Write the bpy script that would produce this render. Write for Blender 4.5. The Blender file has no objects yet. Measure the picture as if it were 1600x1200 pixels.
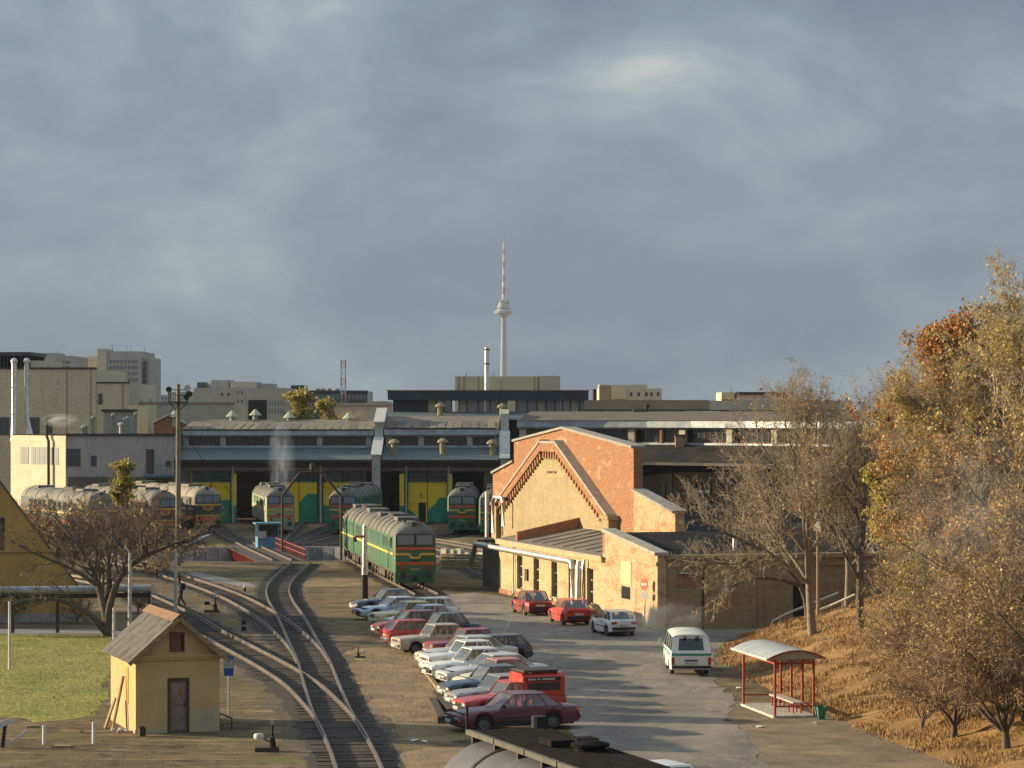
import bpy, bmesh, math, random
import numpy as np
from mathutils import Vector, Matrix

scene = bpy.context.scene
COL = scene.collection
R = math.radians
F, HC, YH = 4300.0, 12.0, 645.0     # focal length (in photo pixels), eye height, horizon row

# ------------------------------------------------------------------ camera
cam_d = bpy.data.cameras.new("camera")
cam = bpy.data.objects.new("camera", cam_d)
COL.objects.link(cam)
cam.location = (0, 0, HC)
cam.rotation_euler = (R(90), 0, 0)
cam_d.sensor_width = 36.0
cam_d.lens = 36.0 * F / 1600.0
cam_d.shift_y = 45.0 / 1600.0
cam_d.clip_start = 0.5
cam_d.clip_end = 30000
scene.camera = cam

# ------------------------------------------------------------------ light
SUN_EL, SUN_AZ = 12.5, 17.0          # light travels along (+x, slightly -y)
sdir = Vector((math.cos(R(SUN_AZ)) * math.cos(R(SUN_EL)), -math.sin(R(SUN_AZ)) * math.cos(R(SUN_EL)), -math.sin(R(SUN_EL))))
sun_d = bpy.data.lights.new("sun", 'SUN')
sun_d.energy = 5.0
sun_d.angle = R(0.5)
sun_d.color = (1.0, 0.80, 0.52)
sun = bpy.data.objects.new("sun", sun_d)
sun.rotation_euler = sdir.to_track_quat('-Z', 'Y').to_euler()
sun.location = (-60, 120, 40)
COL.objects.link(sun)

world = bpy.data.worlds.new("World")
scene.world = world
world.use_nodes = True
wt = world.node_tree
wt.nodes.clear()
def wn(t, **k):
    n = wt.nodes.new(t)
    for a, b in k.items():
        setattr(n, a, b)
    return n
wl = wt.links.new
def wmath(op, a, b=None):
    n = wn('ShaderNodeMath', operation=op)
    for i, v in ((0, a), (1, b)):
        if v is None: continue
        if isinstance(v, (int, float)): n.inputs[i].default_value = v
        else: wl(v, n.inputs[i])
    return n.outputs[0]
sky = wn('ShaderNodeTexSky', sky_type='NISHITA')
sky.sun_disc = False
sky.sun_elevation = R(SUN_EL)
sky.sun_rotation = math.atan2(-sdir.x, -sdir.y)
sky.air_density = 1.0; sky.dust_density = 1.5; sky.ozone_density = 1.0
tc = wn('ShaderNodeTexCoord')
sp = wn('ShaderNodeSeparateXYZ'); wl(tc.outputs['Generated'], sp.inputs[0])
zz = wmath('MAXIMUM', sp.outputs[2], 0.0)
def wnoise(scale, detail, rough, off, sz=1.0, dist=0.0):
    mp = wn('ShaderNodeMapping'); mp.inputs['Location'].default_value = off
    mp.inputs['Scale'].default_value = (1, 1, sz)
    wl(tc.outputs['Generated'], mp.inputs[0])
    n = wn('ShaderNodeTexNoise'); n.inputs['Scale'].default_value = scale
    n.inputs['Detail'].default_value = detail; n.inputs['Roughness'].default_value = rough
    n.inputs['Distortion'].default_value = dist
    wl(mp.outputs[0], n.inputs[0]); return n.outputs[0]
OX, OY = 2.2, 8.1
n1 = wnoise(7.0, 7, 0.56, (OX, OY, 0.0), 2.0, 0.35)
n2 = wnoise(3.0, 3, 0.5, (OY, OX, 0.3), 3.2, 0.2)
n3 = wnoise(22.0, 6, 0.62, (1.7, 9.1, 0), 1.8, 0.6)
cl = wmath('ADD', wmath('ADD', wmath('MULTIPLY', n1, 0.55), wmath('MULTIPLY', n2, 0.34)), wmath('MULTIPLY', n3, 0.13))
ramp = wn('ShaderNodeValToRGB')
cr = ramp.color_ramp
cr.elements[0].position = 0.42; cr.elements[0].color = (0.76, 1.00, 1.38, 1)
cr.elements[1].position = 0.64; cr.elements[1].color = (2.7, 2.78, 2.6, 1)
e = cr.elements.new(0.49); e.color = (1.00, 1.31, 1.66, 1)
e = cr.elements.new(0.555); e.color = (1.44, 1.77, 2.00, 1)
wl(cl, ramp.inputs[0])
# broken cloud: gaps show the clear sky overhead; towards the horizon the layers overlap and close
thin = wn('ShaderNodeMapRange'); thin.inputs['From Min'].default_value = 0.47; thin.inputs['From Max'].default_value = 0.58
thin.inputs['To Min'].default_value = 0.35; thin.inputs['To Max'].default_value = 0.05
wl(n2, thin.inputs[0])
gap = wmath('POWER', thin.outputs[0], wmath('DIVIDE', 1.0, wmath('ADD', zz, 0.02)))
cov = wn('ShaderNodeMath', operation='SUBTRACT'); cov.inputs[0].default_value = 1.0; wl(gap, cov.inputs[1])
# standard overcast luminance: the cloud deck is three times as bright overhead as at the horizon
lum = wn('ShaderNodeVectorMath', operation='SCALE'); wl(ramp.outputs[0], lum.inputs[0]); wl(wmath('ADD', 1.0, wmath('MULTIPLY', zz, 2.0)), lum.inputs['Scale'])
mixw = wn('ShaderNodeMixRGB'); wl(cov.outputs[0], mixw.inputs[0]); wl(sky.outputs[0], mixw.inputs[1]); wl(lum.outputs[0], mixw.inputs[2])
bg = wn('ShaderNodeBackground'); bg.inputs[1].default_value = 0.082
wl(mixw.outputs[0], bg.inputs[0])
wo = wn('ShaderNodeOutputWorld'); wl(bg.outputs[0], wo.inputs[0])

vs = scene.view_settings
vs.view_transform = 'Standard'; vs.look = 'None'; vs.gamma = 1.0; vs.use_curve_mapping = False
vs.exposure = 1.08
scene.render.engine = 'CYCLES'
scene.cycles.max_bounces = 6
scene.cycles.transparent_max_bounces = 16
scene.cycles.volume_bounces = 0

# ------------------------------------------------------------------ helpers
def gp(px, py, z=0.0):
    "ground point under a photo pixel"
    Y = F * (HC - z) / (py - YH)
    return Vector(((px - 800) / F * Y, Y, z))
def at(px, py, Y):
    return Vector(((px - 800) / F * Y, Y, HC - (py - YH) / F * Y))
def xat(px, Y): return (px - 800) / F * Y
def zat(py, Y): return HC - (py - YH) / F * Y

class MB:
    def __init__(s): s.v = []; s.f = []; s.m = []
    def add(s, vs_, fs, mi=0):
        o = len(s.v); s.v.extend([tuple(p) for p in vs_])
        for f in fs: s.f.append(tuple(i + o for i in f)); s.m.append(mi)
        return s
    def box(s, c, d, rz=0.0, mi=0, rot=None):
        hx, hy, hz = d[0] / 2, d[1] / 2, d[2] / 2
        P = [Vector((x, y, z)) for z in (-hz, hz) for y in (-hy, hy) for x in (-hx, hx)]
        M = rot if rot is not None else Matrix.Rotation(rz, 3, 'Z')
        P = [M @ p + Vector(c) for p in P]
        return s.add(P, [(0, 2, 3, 1), (4, 5, 7, 6), (0, 1, 5, 4), (2, 6, 7, 3), (0, 4, 6, 2), (1, 3, 7, 5)], mi)
    def b2(s, lo, hi, mi=0):
        return s.box([(a + b) / 2 for a, b in zip(lo, hi)], [abs(b - a) for a, b in zip(lo, hi)], 0, mi)
    def bar(s, p0, p1, w, h, mi=0):
        p0 = Vector(p0); p1 = Vector(p1); d = p1 - p0; L = d.length
        if L < 1e-6: return s
        q = d.to_track_quat('X', 'Z').to_matrix()
        return s.box((p0 + p1) / 2, (L, w, h), 0, mi, q)
    def tube(s, p0, p1, r0, r1=None, n=10, mi=0, caps=True):
        p0 = Vector(p0); p1 = Vector(p1); r1 = r0 if r1 is None else r1
        q = (p1 - p0).to_track_quat('Z', 'Y').to_matrix()
        P = []
        for p, r in ((p0, r0), (p1, r1)):
            for i in range(n):
                a = 2 * math.pi * i / n
                P.append(p + q @ Vector((r * math.cos(a), r * math.sin(a), 0)))
        fs = [(i, (i + 1) % n, n + (i + 1) % n, n + i) for i in range(n)]
        if caps: fs += [tuple(range(n - 1, -1, -1)), tuple(range(n, 2 * n))]
        return s.add(P, fs, mi)
    def path(s, pts, r, n=8, mi=0):
        pts = [Vector(p) for p in pts]; P = []
        for k, p in enumerate(pts):
            d = (pts[min(k + 1, len(pts) - 1)] - pts[max(k - 1, 0)]).normalized()
            q = d.to_track_quat('Z', 'Y').to_matrix()
            rr = r[k] if isinstance(r, (list, tuple)) else r
            for i in range(n):
                a = 2 * math.pi * i / n
                P.append(p + q @ Vector((rr * math.cos(a), rr * math.sin(a), 0)))
        fs = []
        for k in range(len(pts) - 1):
            for i in range(n):
                fs.append((k * n + i, k * n + (i + 1) % n, (k + 1) * n + (i + 1) % n, (k + 1) * n + i))
        fs += [tuple(range(n - 1, -1, -1)), tuple(range((len(pts) - 1) * n, len(pts) * n))]
        return s.add(P, fs, mi)
    def lathe(s, prof, c=(0, 0, 0), n=14, axis='Z', mi=0):
        P = []; c = Vector(c)
        for r, z in prof:
            for i in range(n):
                a = 2 * math.pi * i / n
                v = (r * math.cos(a), r * math.sin(a), z)
                if axis == 'Y': v = (v[0], v[2], v[1])
                if axis == 'X': v = (v[2], v[0], v[1])
                P.append(c + Vector(v))
        fs = []
        for k in range(len(prof) - 1):
            for i in range(n):
                fs.append((k * n + i, k * n + (i + 1) % n, (k + 1) * n + (i + 1) % n, (k + 1) * n + i))
        return s.add(P, fs, mi)
    def prism(s, poly, e0, e1, fn, mi=0):
        "polygon (a,b) extruded between e0 and e1; fn(a,b,e) -> point"
        n = len(poly)
        P = [fn(a, b, e0) for a, b in poly] + [fn(a, b, e1) for a, b in poly]
        fs = [tuple(range(n - 1, -1, -1)), tuple(range(n, 2 * n))] + [(i, (i + 1) % n, n + (i + 1) % n, n + i) for i in range(n)]
        return s.add(P, fs, mi)
    def loft(s, rows, closed=False, mi=0, caps=False):
        n = len(rows[0]); P = [p for r in rows for p in r]; fs = []
        for k in range(len(rows) - 1):
            for i in range(n if closed else n - 1):
                j = (i + 1) % n
                fs.append((k * n + i, k * n + j, (k + 1) * n + j, (k + 1) * n + i))
        if caps: fs += [tuple(range(n - 1, -1, -1)), tuple(range((len(rows) - 1) * n, len(rows) * n))]
        return s.add(P, fs, mi)
    def mesh(s, name, mat, smooth=False):
        me = bpy.data.meshes.new(name)
        me.from_pydata(s.v, [], s.f)
        mats = mat if isinstance(mat, (list, tuple)) else [mat]
        for m in mats: me.materials.append(m)
        if len(mats) > 1: me.polygons.foreach_set('material_index', s.m)
        bm = bmesh.new(); bm.from_mesh(me); bmesh.ops.recalc_face_normals(bm, faces=bm.faces)
        bm.to_mesh(me); bm.free()
        if smooth: smooth_mesh(me)
        me.update(); return me
    def build(s, name, mat, parent=None, smooth=False, bevel=0.0):
        o = bpy.data.objects.new(name, s.mesh(name, mat, smooth)); COL.objects.link(o)
        if parent is not None: o.parent = parent
        if bevel:
            b = o.modifiers.new('bevel', 'BEVEL'); b.width = bevel; b.segments = 2; b.limit_method = 'ANGLE'
        return o
def smooth_mesh(me, ang=40):
    me.polygons.foreach_set('use_smooth', [True] * len(me.polygons))
    try: me.set_sharp_from_angle(angle=R(ang))
    except Exception: pass
def np_mesh(name, V, Fq, mats, midx=None, smooth=False):
    "fast mesh from numpy arrays, Fq (n,k)"
    me = bpy.data.meshes.new(name); n, k = Fq.shape
    me.vertices.add(len(V)); me.vertices.foreach_set('co', V.astype(np.float32).ravel())
    me.loops.add(n * k); me.loops.foreach_set('vertex_index', Fq.astype(np.int32).ravel())
    me.polygons.add(n); me.polygons.foreach_set('loop_start', np.arange(n, dtype=np.int32) * k)
    try: me.polygons.foreach_set('loop_total', np.full(n, k, dtype=np.int32))
    except Exception: pass
    for m in mats: me.materials.append(m)
    if midx is not None: me.polygons.foreach_set('material_index', midx.astype(np.int32))
    if smooth: me.polygons.foreach_set('use_smooth', np.ones(n, dtype=bool))
    me.update(calc_edges=True); me.validate(); return me
def link(name, me, parent=None, loc=None, rz=None):
    o = bpy.data.objects.new(name, me); COL.objects.link(o)
    if parent is not None: o.parent = parent
    if loc is not None: o.location = loc
    if rz is not None: o.rotation_euler = (0, 0, rz)
    return o
def tag(o, label, cat, group=None):
    o['label'] = label; o['category'] = cat
    if group: o['group'] = group
    return o
def thing(name, label, cat, loc=(0, 0, 0), rz=0.0, group=None):
    o = bpy.data.objects.new(name, None); COL.objects.link(o)
    o.empty_display_size = 0.3
    o.location = loc; o.rotation_euler = (0, 0, rz)
    return tag(o, label, cat, group)
def structure(o): o['kind'] = 'structure'; return o
def stuff(o, label=None):
    o['kind'] = 'stuff'
    if label: o['label'] = label
    return o
def catmull(pts, step=0.6):
    P = [Vector(p) for p in pts]; P = [P[0] * 2 - P[1]] + P + [P[-1] * 2 - P[-2]]
    out = []
    for i in range(1, len(P) - 2):
        n = max(2, int((P[i + 1] - P[i]).length / step))
        for k in range(n):
            t = k / n
            out.append(0.5 * ((2 * P[i]) + (P[i + 1] - P[i - 1]) * t + (2 * P[i - 1] - 5 * P[i] + 4 * P[i + 1] - P[i + 2]) * t * t
                       + (3 * P[i] - P[i - 1] - 3 * P[i + 1] + P[i + 2]) * t ** 3))
    out.append(P[-2]); return out

# ------------------------------------------------------------------ materials
def _mat(name):
    m = bpy.data.materials.new(name); m.use_nodes = True
    nt = m.node_tree; nt.nodes.clear()
    o = nt.nodes.new('ShaderNodeOutputMaterial'); b = nt.nodes.new('ShaderNodeBsdfPrincipled')
    nt.links.new(b.outputs[0], o.inputs[0]); return m, nt, b
class NT:
    def __init__(s, nt): s.nt = nt
    def n(s, t, **k):
        x = s.nt.nodes.new(t)
        for a, b in k.items(): setattr(x, a, b)
        return x
    def l(s, a, b): s.nt.links.new(a, b)
    def co(s, world=False, scale=(1, 1, 1), loc=(0, 0, 0)):
        if world: src = s.n('ShaderNodeNewGeometry').outputs['Position']
        else: src = s.n('ShaderNodeTexCoord').outputs['Object']
        mp = s.n('ShaderNodeMapping'); mp.inputs['Scale'].default_value = scale; mp.inputs['Location'].default_value = loc
        s.l(src, mp.inputs[0]); return mp.outputs[0]
    def noise(s, co, scale, detail=4, rough=0.6, dist=0.0):
        x = s.n('ShaderNodeTexNoise'); x.inputs['Scale'].default_value = scale; x.inputs['Detail'].default_value = detail
        x.inputs['Roughness'].default_value = rough; x.inputs['Distortion'].default_value = dist
        s.l(co, x.inputs[0]); return x.outputs[0]
    def rmp(s, v, lo, hi):
        x = s.n('ShaderNodeMapRange'); x.inputs['From Min'].default_value = lo; x.inputs['From Max'].default_value = hi
        s.l(v, x.inputs[0]); return x.outputs[0]
    def mix(s, f, a, b, mode='MIX'):
        x = s.n('ShaderNodeMixRGB', blend_type=mode)
        for i, v in ((0, f), (1, a), (2, b)):
            if isinstance(v, (int, float)): x.inputs[i].default_value = v
            elif isinstance(v, (tuple, list)): x.inputs[i].default_value = (*v[:3], 1)
            else: s.l(v, x.inputs[i])
        return x.outputs[0]
    def bump(s, h, strength, dist, b):
        x = s.n('ShaderNodeBump'); x.inputs['Strength'].default_value = strength; x.inputs['Distance'].default_value = dist
        s.l(h, x.inputs['Height']); s.l(x.outputs[0], b.inputs['Normal'])
MATS = {}
def pm(name, c1, c2=None, scale=3.0, rough=0.8, metal=0.0, bump=0.0, bscale=None, streak=0.0, dirt=None, dirt_amt=0.5, world=False, spec=0.3, coat=0.0, lo=0.35, hi=0.65):
    "plain procedural material: two colours blended by noise, optional vertical streaks, dirt patches and fine relief"
    if name in MATS: return MATS[name]
    m, nt, b = _mat(name); t = NT(nt)
    c2 = c2 or tuple(min(1, x * 0.8) for x in c1)
    co = t.co(world); v = t.rmp(t.noise(co, scale, 5, 0.65, 0.3), lo, hi)
    col = t.mix(v, c1, c2)
    if streak:
        s = t.rmp(t.noise(t.co(world, (3.0, 3.0, 0.12)), 2.2, 4, 0.7), 0.45, 0.75)
        col = t.mix(t.mix(1.0, s, (streak,) * 3, 'MULTIPLY'), col, (0.05, 0.045, 0.04))
    if dirt:
        s = t.rmp(t.noise(t.co(world, (1, 1, 1), (5, 9, 2)), scale * 0.35, 6, 0.7), 0.5, 0.68)
        col = t.mix(t.mix(1.0, s, (dirt_amt,) * 3, 'MULTIPLY'), col, dirt)
    t.l(col, b.inputs['Base Color'])
    b.inputs['Roughness'].default_value = rough; b.inputs['Metallic'].default_value = metal
    b.inputs['Specular IOR Level'].default_value = spec
    b.inputs['Coat Weight'].default_value = coat; b.inputs['Coat Roughness'].default_value = 0.12
    if bump: t.bump(t.noise(co, bscale or scale * 6, 4, 0.6), 0.6, bump, b)
    MATS[name] = m; return m
def brick_mat(name, c1, c2, mortar, patch=None, patch_lo=0.5, patch_hi=0.6, plane='xz', size=(0.27, 0.085), stain=0.3):
    m, nt, b = _mat(name); t = NT(nt)
    src = t.n('ShaderNodeTexCoord').outputs['Object']
    sp_ = t.n('ShaderNodeSeparateXYZ'); t.l(src, sp_.inputs[0])
    cb_ = t.n('ShaderNodeCombineXYZ'); t.l(sp_.outputs[0 if plane[0] == 'x' else 1], cb_.inputs[0]); t.l(sp_.outputs[2], cb_.inputs[1])
    br = t.n('ShaderNodeTexBrick'); t.l(cb_.outputs[0], br.inputs[0])
    br.inputs['Scale'].default_value = 1.0; br.inputs['Brick Width'].default_value = size[0]; br.inputs['Row Height'].default_value = size[1]
    br.inputs['Mortar Size'].default_value = 0.010; br.inputs['Bias'].default_value = 0.0
    br.inputs['Color1'].default_value = (*c1, 1); br.inputs['Color2'].default_value = (*c2, 1); br.inputs['Mortar'].default_value = (*mortar, 1)
    co = t.co(False)
    big = t.noise(t.co(False, (1, 1, 2.2)), 0.55, 6, 0.65, 0.6)
    mid = t.noise(t.co(False, (1, 1, 3.0)), 2.6, 5, 0.75)
    col = br.outputs['Color']
    sp2 = t.noise(t.co(False, (1, 1, 3.6), (7, 1, 4)), 2.6, 6, 0.85)
    col = t.mix(t.mix(1.0, t.rmp(sp2, 0.5, 0.68), (0.75,) * 3, 'MULTIPLY'), col, tuple(x * 0.42 for x in c2))
    col = t.mix(t.mix(1.0, t.rmp(sp2, 0.48, 0.32), (0.6,) * 3, 'MULTIPLY'), col, tuple(min(1, x * 1.35) for x in c1))
    col = t.mix(t.rmp(mid, 0.3, 0.75), col, (0.45, 0.42, 0.4), 'MULTIPLY') if False else t.mix(t.mix(1.0, t.rmp(mid, 0.42, 0.7), (0.45,) * 3, 'MULTIPLY'), col, mortar)
    if patch:
        col = t.mix(t.mix(1.0, t.rmp(big, patch_lo, patch_hi), (0.75,) * 3, 'MULTIPLY'), col, patch)
    st = t.rmp(t.noise(t.co(False, (2.2, 2.2, 0.25), (3, 3, 3)), 1.1, 6, 0.7), 0.52, 0.75)
    col = t.mix(t.mix(1.0, st, (stain,) * 3, 'MULTIPLY'), col, (0.09, 0.07, 0.05))
    t.l(col, b.inputs['Base Color']); b.inputs['Roughness'].default_value = 0.9; b.inputs['Specular IOR Level'].default_value = 0.2
    h = t.mix(0.5, br.outputs['Fac'], mid)
    t.bump(h, 0.5, -0.012, b)
    MATS[name] = m; return m
def glass_mat(name, col=(0.03, 0.04, 0.045), alpha=0.5, rough=0.06, ior=1.5):
    m, nt, b = _mat(name); t = NT(nt)
    b.inputs['Base Color'].default_value = (*col, 1); b.inputs['Roughness'].default_value = rough
    b.inputs['Specular IOR Level'].default_value = 0.6; b.inputs['Alpha'].default_value = alpha; b.inputs['IOR'].default_value = ior
    n = t.noise(t.co(False), 1.6, 2, 0.5); t.bump(n, 0.25, 0.02, b)
    MATS[name] = m; return m
def paint(col, rough=0.35, name=None):
    "slightly dusty vehicle paint"
    key = name or 'paint_%d_%d_%d' % tuple(int(c * 999) for c in col)
    if key in MATS: return MATS[key]
    m, nt, b = _mat(key); t = NT(nt)
    co = t.co(False)
    d = t.rmp(t.noise(co, 1.4, 6, 0.7), 0.4, 0.75)
    sp_ = t.n('ShaderNodeSeparateXYZ'); t.l(t.n('ShaderNodeTexCoord').outputs['Object'], sp_.inputs[0])
    low = t.rmp(sp_.outputs[2], 0.75, 0.15)
    dirt = t.mix(1.0, t.mix(0.6, d, low), (0.20,) * 3, 'MULTIPLY')
    t.l(t.mix(dirt, col, (0.16, 0.13, 0.10)), b.inputs['Base Color'])
    rr = t.n('ShaderNodeMapRange'); rr.inputs['To Min'].default_value = rough * 0.7; rr.inputs['To Max'].default_value = rough * 1.7
    t.l(d, rr.inputs[0]); t.l(rr.outputs[0], b.inputs['Roughness'])
    b.inputs['Coat Weight'].default_value = 0.35; b.inputs['Coat Roughness'].default_value = 0.18
    b.inputs['Specular IOR Level'].default_value = 0.4
    MATS[key] = m; return m

M_black = pm('black_rubber', (0.018, 0.018, 0.018), (0.03, 0.028, 0.026), 5, 0.85)
M_dark = pm('dark_metal', (0.035, 0.035, 0.036), (0.06, 0.05, 0.042), 4, 0.7, 0.2)
M_void = pm('void_black', (0.015, 0.014, 0.013), (0.03, 0.028, 0.025), 1.2, 0.95)  # near-black; on openings it stands in for the shade inside
M_chrome = pm('chrome', (0.55, 0.55, 0.55), (0.4, 0.4, 0.4), 6, 0.25, 0.9)
M_silver = pm('silver_lagging', (0.62, 0.62, 0.60), (0.42, 0.42, 0.42), 2.5, 0.42, 0.65, 0.02, 9)
M_galv = pm('galvanised_sheet', (0.46, 0.50, 0.52), (0.30, 0.34, 0.36), 0.9, 0.5, 0.35, 0.01, 4, dirt=(0.16, 0.12, 0.09), dirt_amt=0.4)
M_glass = glass_mat('window_glass')
M_cglass = glass_mat('car_glass', (0.12, 0.145, 0.16), 0.55, 0.05, 2.1)  # bluish base colour stands in for reflected sky
M_dglass = glass_mat('dark_glass', (0.02, 0.028, 0.032), 0.93, 0.08)
M_head = pm('lamp_lens', (0.75, 0.75, 0.72), (0.5, 0.5, 0.48), 9, 0.12, 0.2, spec=0.7)
M_tail = pm('tail_lens', (0.42, 0.02, 0.015), (0.30, 0.015, 0.01), 9, 0.2, spec=0.6)
M_amber = pm('amber_lens', (0.75, 0.25, 0.02), (0.6, 0.18, 0.02), 9, 0.2, spec=0.6)
M_plate = pm('number_plate', (0.62, 0.62, 0.6), (0.25, 0.25, 0.25), 12, 0.5)
M_seat = pm('seat_fabric', (0.06, 0.055, 0.05), (0.10, 0.09, 0.08), 6, 0.95)
M_redseat = pm('red_seat_fabric', (0.42, 0.10, 0.08), (0.28, 0.06, 0.05), 6, 0.95)
M_conc = pm('concrete', (0.36, 0.34, 0.31), (0.25, 0.24, 0.22), 1.2, 0.9, 0, 0.006, 12, streak=0.5)
M_paleconc = pm('pale_concrete', (0.55, 0.53, 0.47), (0.38, 0.36, 0.32), 2.0, 0.9, 0, 0.006, 12, streak=0.4)
M_rust = pm('rusty_steel', (0.11, 0.075, 0.05), (0.06, 0.045, 0.035), 6, 0.75, 0.4)
M_rail = pm('rail_steel', (0.10, 0.072, 0.055), (0.20, 0.175, 0.15), 2.5, 0.45, 0.55)
M_sleeper = pm('sleeper_timber', (0.042, 0.033, 0.027), (0.075, 0.06, 0.046), 5, 0.9, 0, 0.01, 20)
M_timber = pm('weathered_timber', (0.30, 0.22, 0.12), (0.18, 0.13, 0.075), 3, 0.9, 0, 0.008, 18)
M_white = pm('white_paint', (0.62, 0.60, 0.55), (0.46, 0.44, 0.39), 3, 0.6, dirt=(0.3, 0.25, 0.2), dirt_amt=0.3)
M_bark = pm('bark', (0.13, 0.105, 0.08), (0.075, 0.06, 0.048), 7, 0.95, 0, 0.02, 24)
M_paleb = pm('pale_bark', (0.25, 0.21, 0.155), (0.15, 0.12, 0.09), 6, 0.95, 0, 0.015, 24)
M_twig = pm('twig', (0.23, 0.18, 0.125), (0.13, 0.10, 0.07), 3, 0.95)
M_twig2 = pm('pale_twig', (0.44, 0.365, 0.26), (0.28, 0.225, 0.155), 3, 0.95)
def leaf_mat(name, c1, c2):
    m, nt, b = _mat(name); t = NT(nt)
    v = t.rmp(t.noise(t.co(False), 2.3, 3, 0.7), 0.35, 0.65)
    c = t.mix(v, c1, c2); t.l(c, b.inputs['Base Color']); b.inputs['Roughness'].default_value = 0.6
    tr = t.n('ShaderNodeBsdfTranslucent'); t.l(c, tr.inputs[0])
    mx = t.n('ShaderNodeMixShader'); mx.inputs[0].default_value = 0.35
    t.l(b.outputs[0], mx.inputs[1]); t.l(tr.outputs[0], mx.inputs[2])
    o = [n for n in nt.nodes if n.type == 'OUTPUT_MATERIAL'][0]; t.l(mx.outputs[0], o.inputs[0])
    MATS[name] = m; return m
L_orange = leaf_mat('orange_leaf', (0.55, 0.22, 0.05), (0.38, 0.15, 0.04))
L_gold = leaf_mat('gold_leaf', (0.58, 0.46, 0.18), (0.40, 0.28, 0.09))
L_brown = leaf_mat('brown_leaf', (0.34, 0.19, 0.085), (0.21, 0.12, 0.055))
L_lime = leaf_mat('lime_leaf', (0.46, 0.42, 0.10), (0.32, 0.28, 0.07))
L_yellow = leaf_mat('yellow_leaf', (0.45, 0.33, 0.06), (0.30, 0.24, 0.06))

# ------------------------------------------------------------------ ground
rng = np.random.default_rng(7)
def toe(Y):
    return float(np.interp(Y, [60, 93, 103, 112, 122, 133, 142, 149, 156, 165, 300], [19, 15.2, 13.4, 12.1, 10.9, 10.2, 10.8, 12.6, 16.5, 24, 60]))
def hill(X, Y):
    d = X - toe(Y)
    if d <= 0: return 0.0
    h = 0.30 * d - 0.15 * (1 - math.exp(-d))
    h = h if h < 4.5 else 4.5 + (h - 4.5) * 0.35
    h += 0.10 * math.sin(X * 1.7 + Y * 0.6) * min(1, d * 0.4) + 0.07 * math.sin(Y * 1.9 - X * 0.8) * min(1, d * 0.4)
    return min(h, 9.0)
def ground_mat():
    m, nt, b = _mat('bare_earth'); t = NT(nt)
    co = t.co(True)
    a = t.noise(t.co(True, (0.55, 0.30, 1)), 0.35, 7, 0.68, 0.8)
    c = t.noise(co, 1.3, 6, 0.72, 0.4); d = t.noise(co, 7.0, 5, 0.7)
    g = t.noise(t.co(True, (1, 1, 1), (31, 12, 0)), 0.16, 6, 0.66, 0.5)
    col = t.mix(t.rmp(a, 0.36, 0.64), (0.085, 0.062, 0.039), (0.225, 0.165, 0.097))
    col = t.mix(t.rmp(c, 0.48, 0.68), col, (0.055, 0.042, 0.029))
    col = t.mix(t.mix(1.0, t.rmp(t.noise(t.co(True, (0.25, 1.4, 1), (3, 8, 0)), 0.8, 6, 0.7, 0.5), 0.52, 0.66), (0.7,) * 3, 'MULTIPLY'), col, (0.36, 0.27, 0.155))
    col = t.mix(t.rmp(g, 0.53, 0.63), col, (0.15, 0.135, 0.055))
    col = t.mix(t.rmp(d, 0.62, 0.74), col, (0.36, 0.28, 0.17))
    t.l(col, b.inputs['Base Color']); b.inputs['Roughness'].default_value = 0.95; b.inputs['Specular IOR Level'].default_value = 0.1
    t.bump(t.mix(0.6, c, d), 0.9, 0.14, b)
    return m
M_ground = ground_mat()
PIT = (-21.0, 234.0, 12.6, -1.35)
xs = np.unique(np.concatenate([np.array([-6000, -2500, -900, -400, -200, -120, -90, -70]), np.arange(-60, 61, 2.0), np.array([70, 90, 120, 200, 400, 900, 2500, 6000])]))
ys = np.unique(np.concatenate([np.array([-200, 0, 20, 40]), np.arange(50, 331, 2.0), np.array([340, 360, 400, 500, 700, 1000, 1600, 2600, 4000, 6500, 9000])]))
mb = MB()
idx = {}
for j, y in enumerate(ys):
    for i, x in enumerate(xs):
        idx[i, j] = len(mb.v); mb.v.append((float(x), float(y), 0.0))
sq = (-36.0, -6.0, 220.0, 250.0)
for j in range(len(ys) - 1):
    for i in range(len(xs) - 1):
        if sq[0] <= xs[i] < sq[1] and sq[2] <= ys[j] < sq[3]: continue
        mb.f.append((idx[i, j], idx[i + 1, j], idx[i + 1, j + 1], idx[i, j + 1])); mb.m.append(0)
N = 96; o0 = len(mb.v)
for k in range(N):
    a = 2 * math.pi * k / N; ca, sa = math.cos(a), math.sin(a)
    cx, cy, r, _ = PIT
    mb.v.append((cx + r * ca, cy + r * sa, 0))
    tx = ((sq[1] if ca > 0 else sq[0]) - cx) / ca if abs(ca) > 1e-9 else 1e9
    ty = ((sq[3] if sa > 0 else sq[2]) - cy) / sa if abs(sa) > 1e-9 else 1e9
    tt = min(tx, ty); mb.v.append((cx + tt * ca, cy + tt * sa, 0))
for k in range(N):
    q = (k + 1) % N; mb.f.append((o0 + 2 * k, o0 + 2 * k + 1, o0 + 2 * q + 1, o0 + 2 * q)); mb.m.append(0)
structure(mb.build('ground', M_ground))

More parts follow.
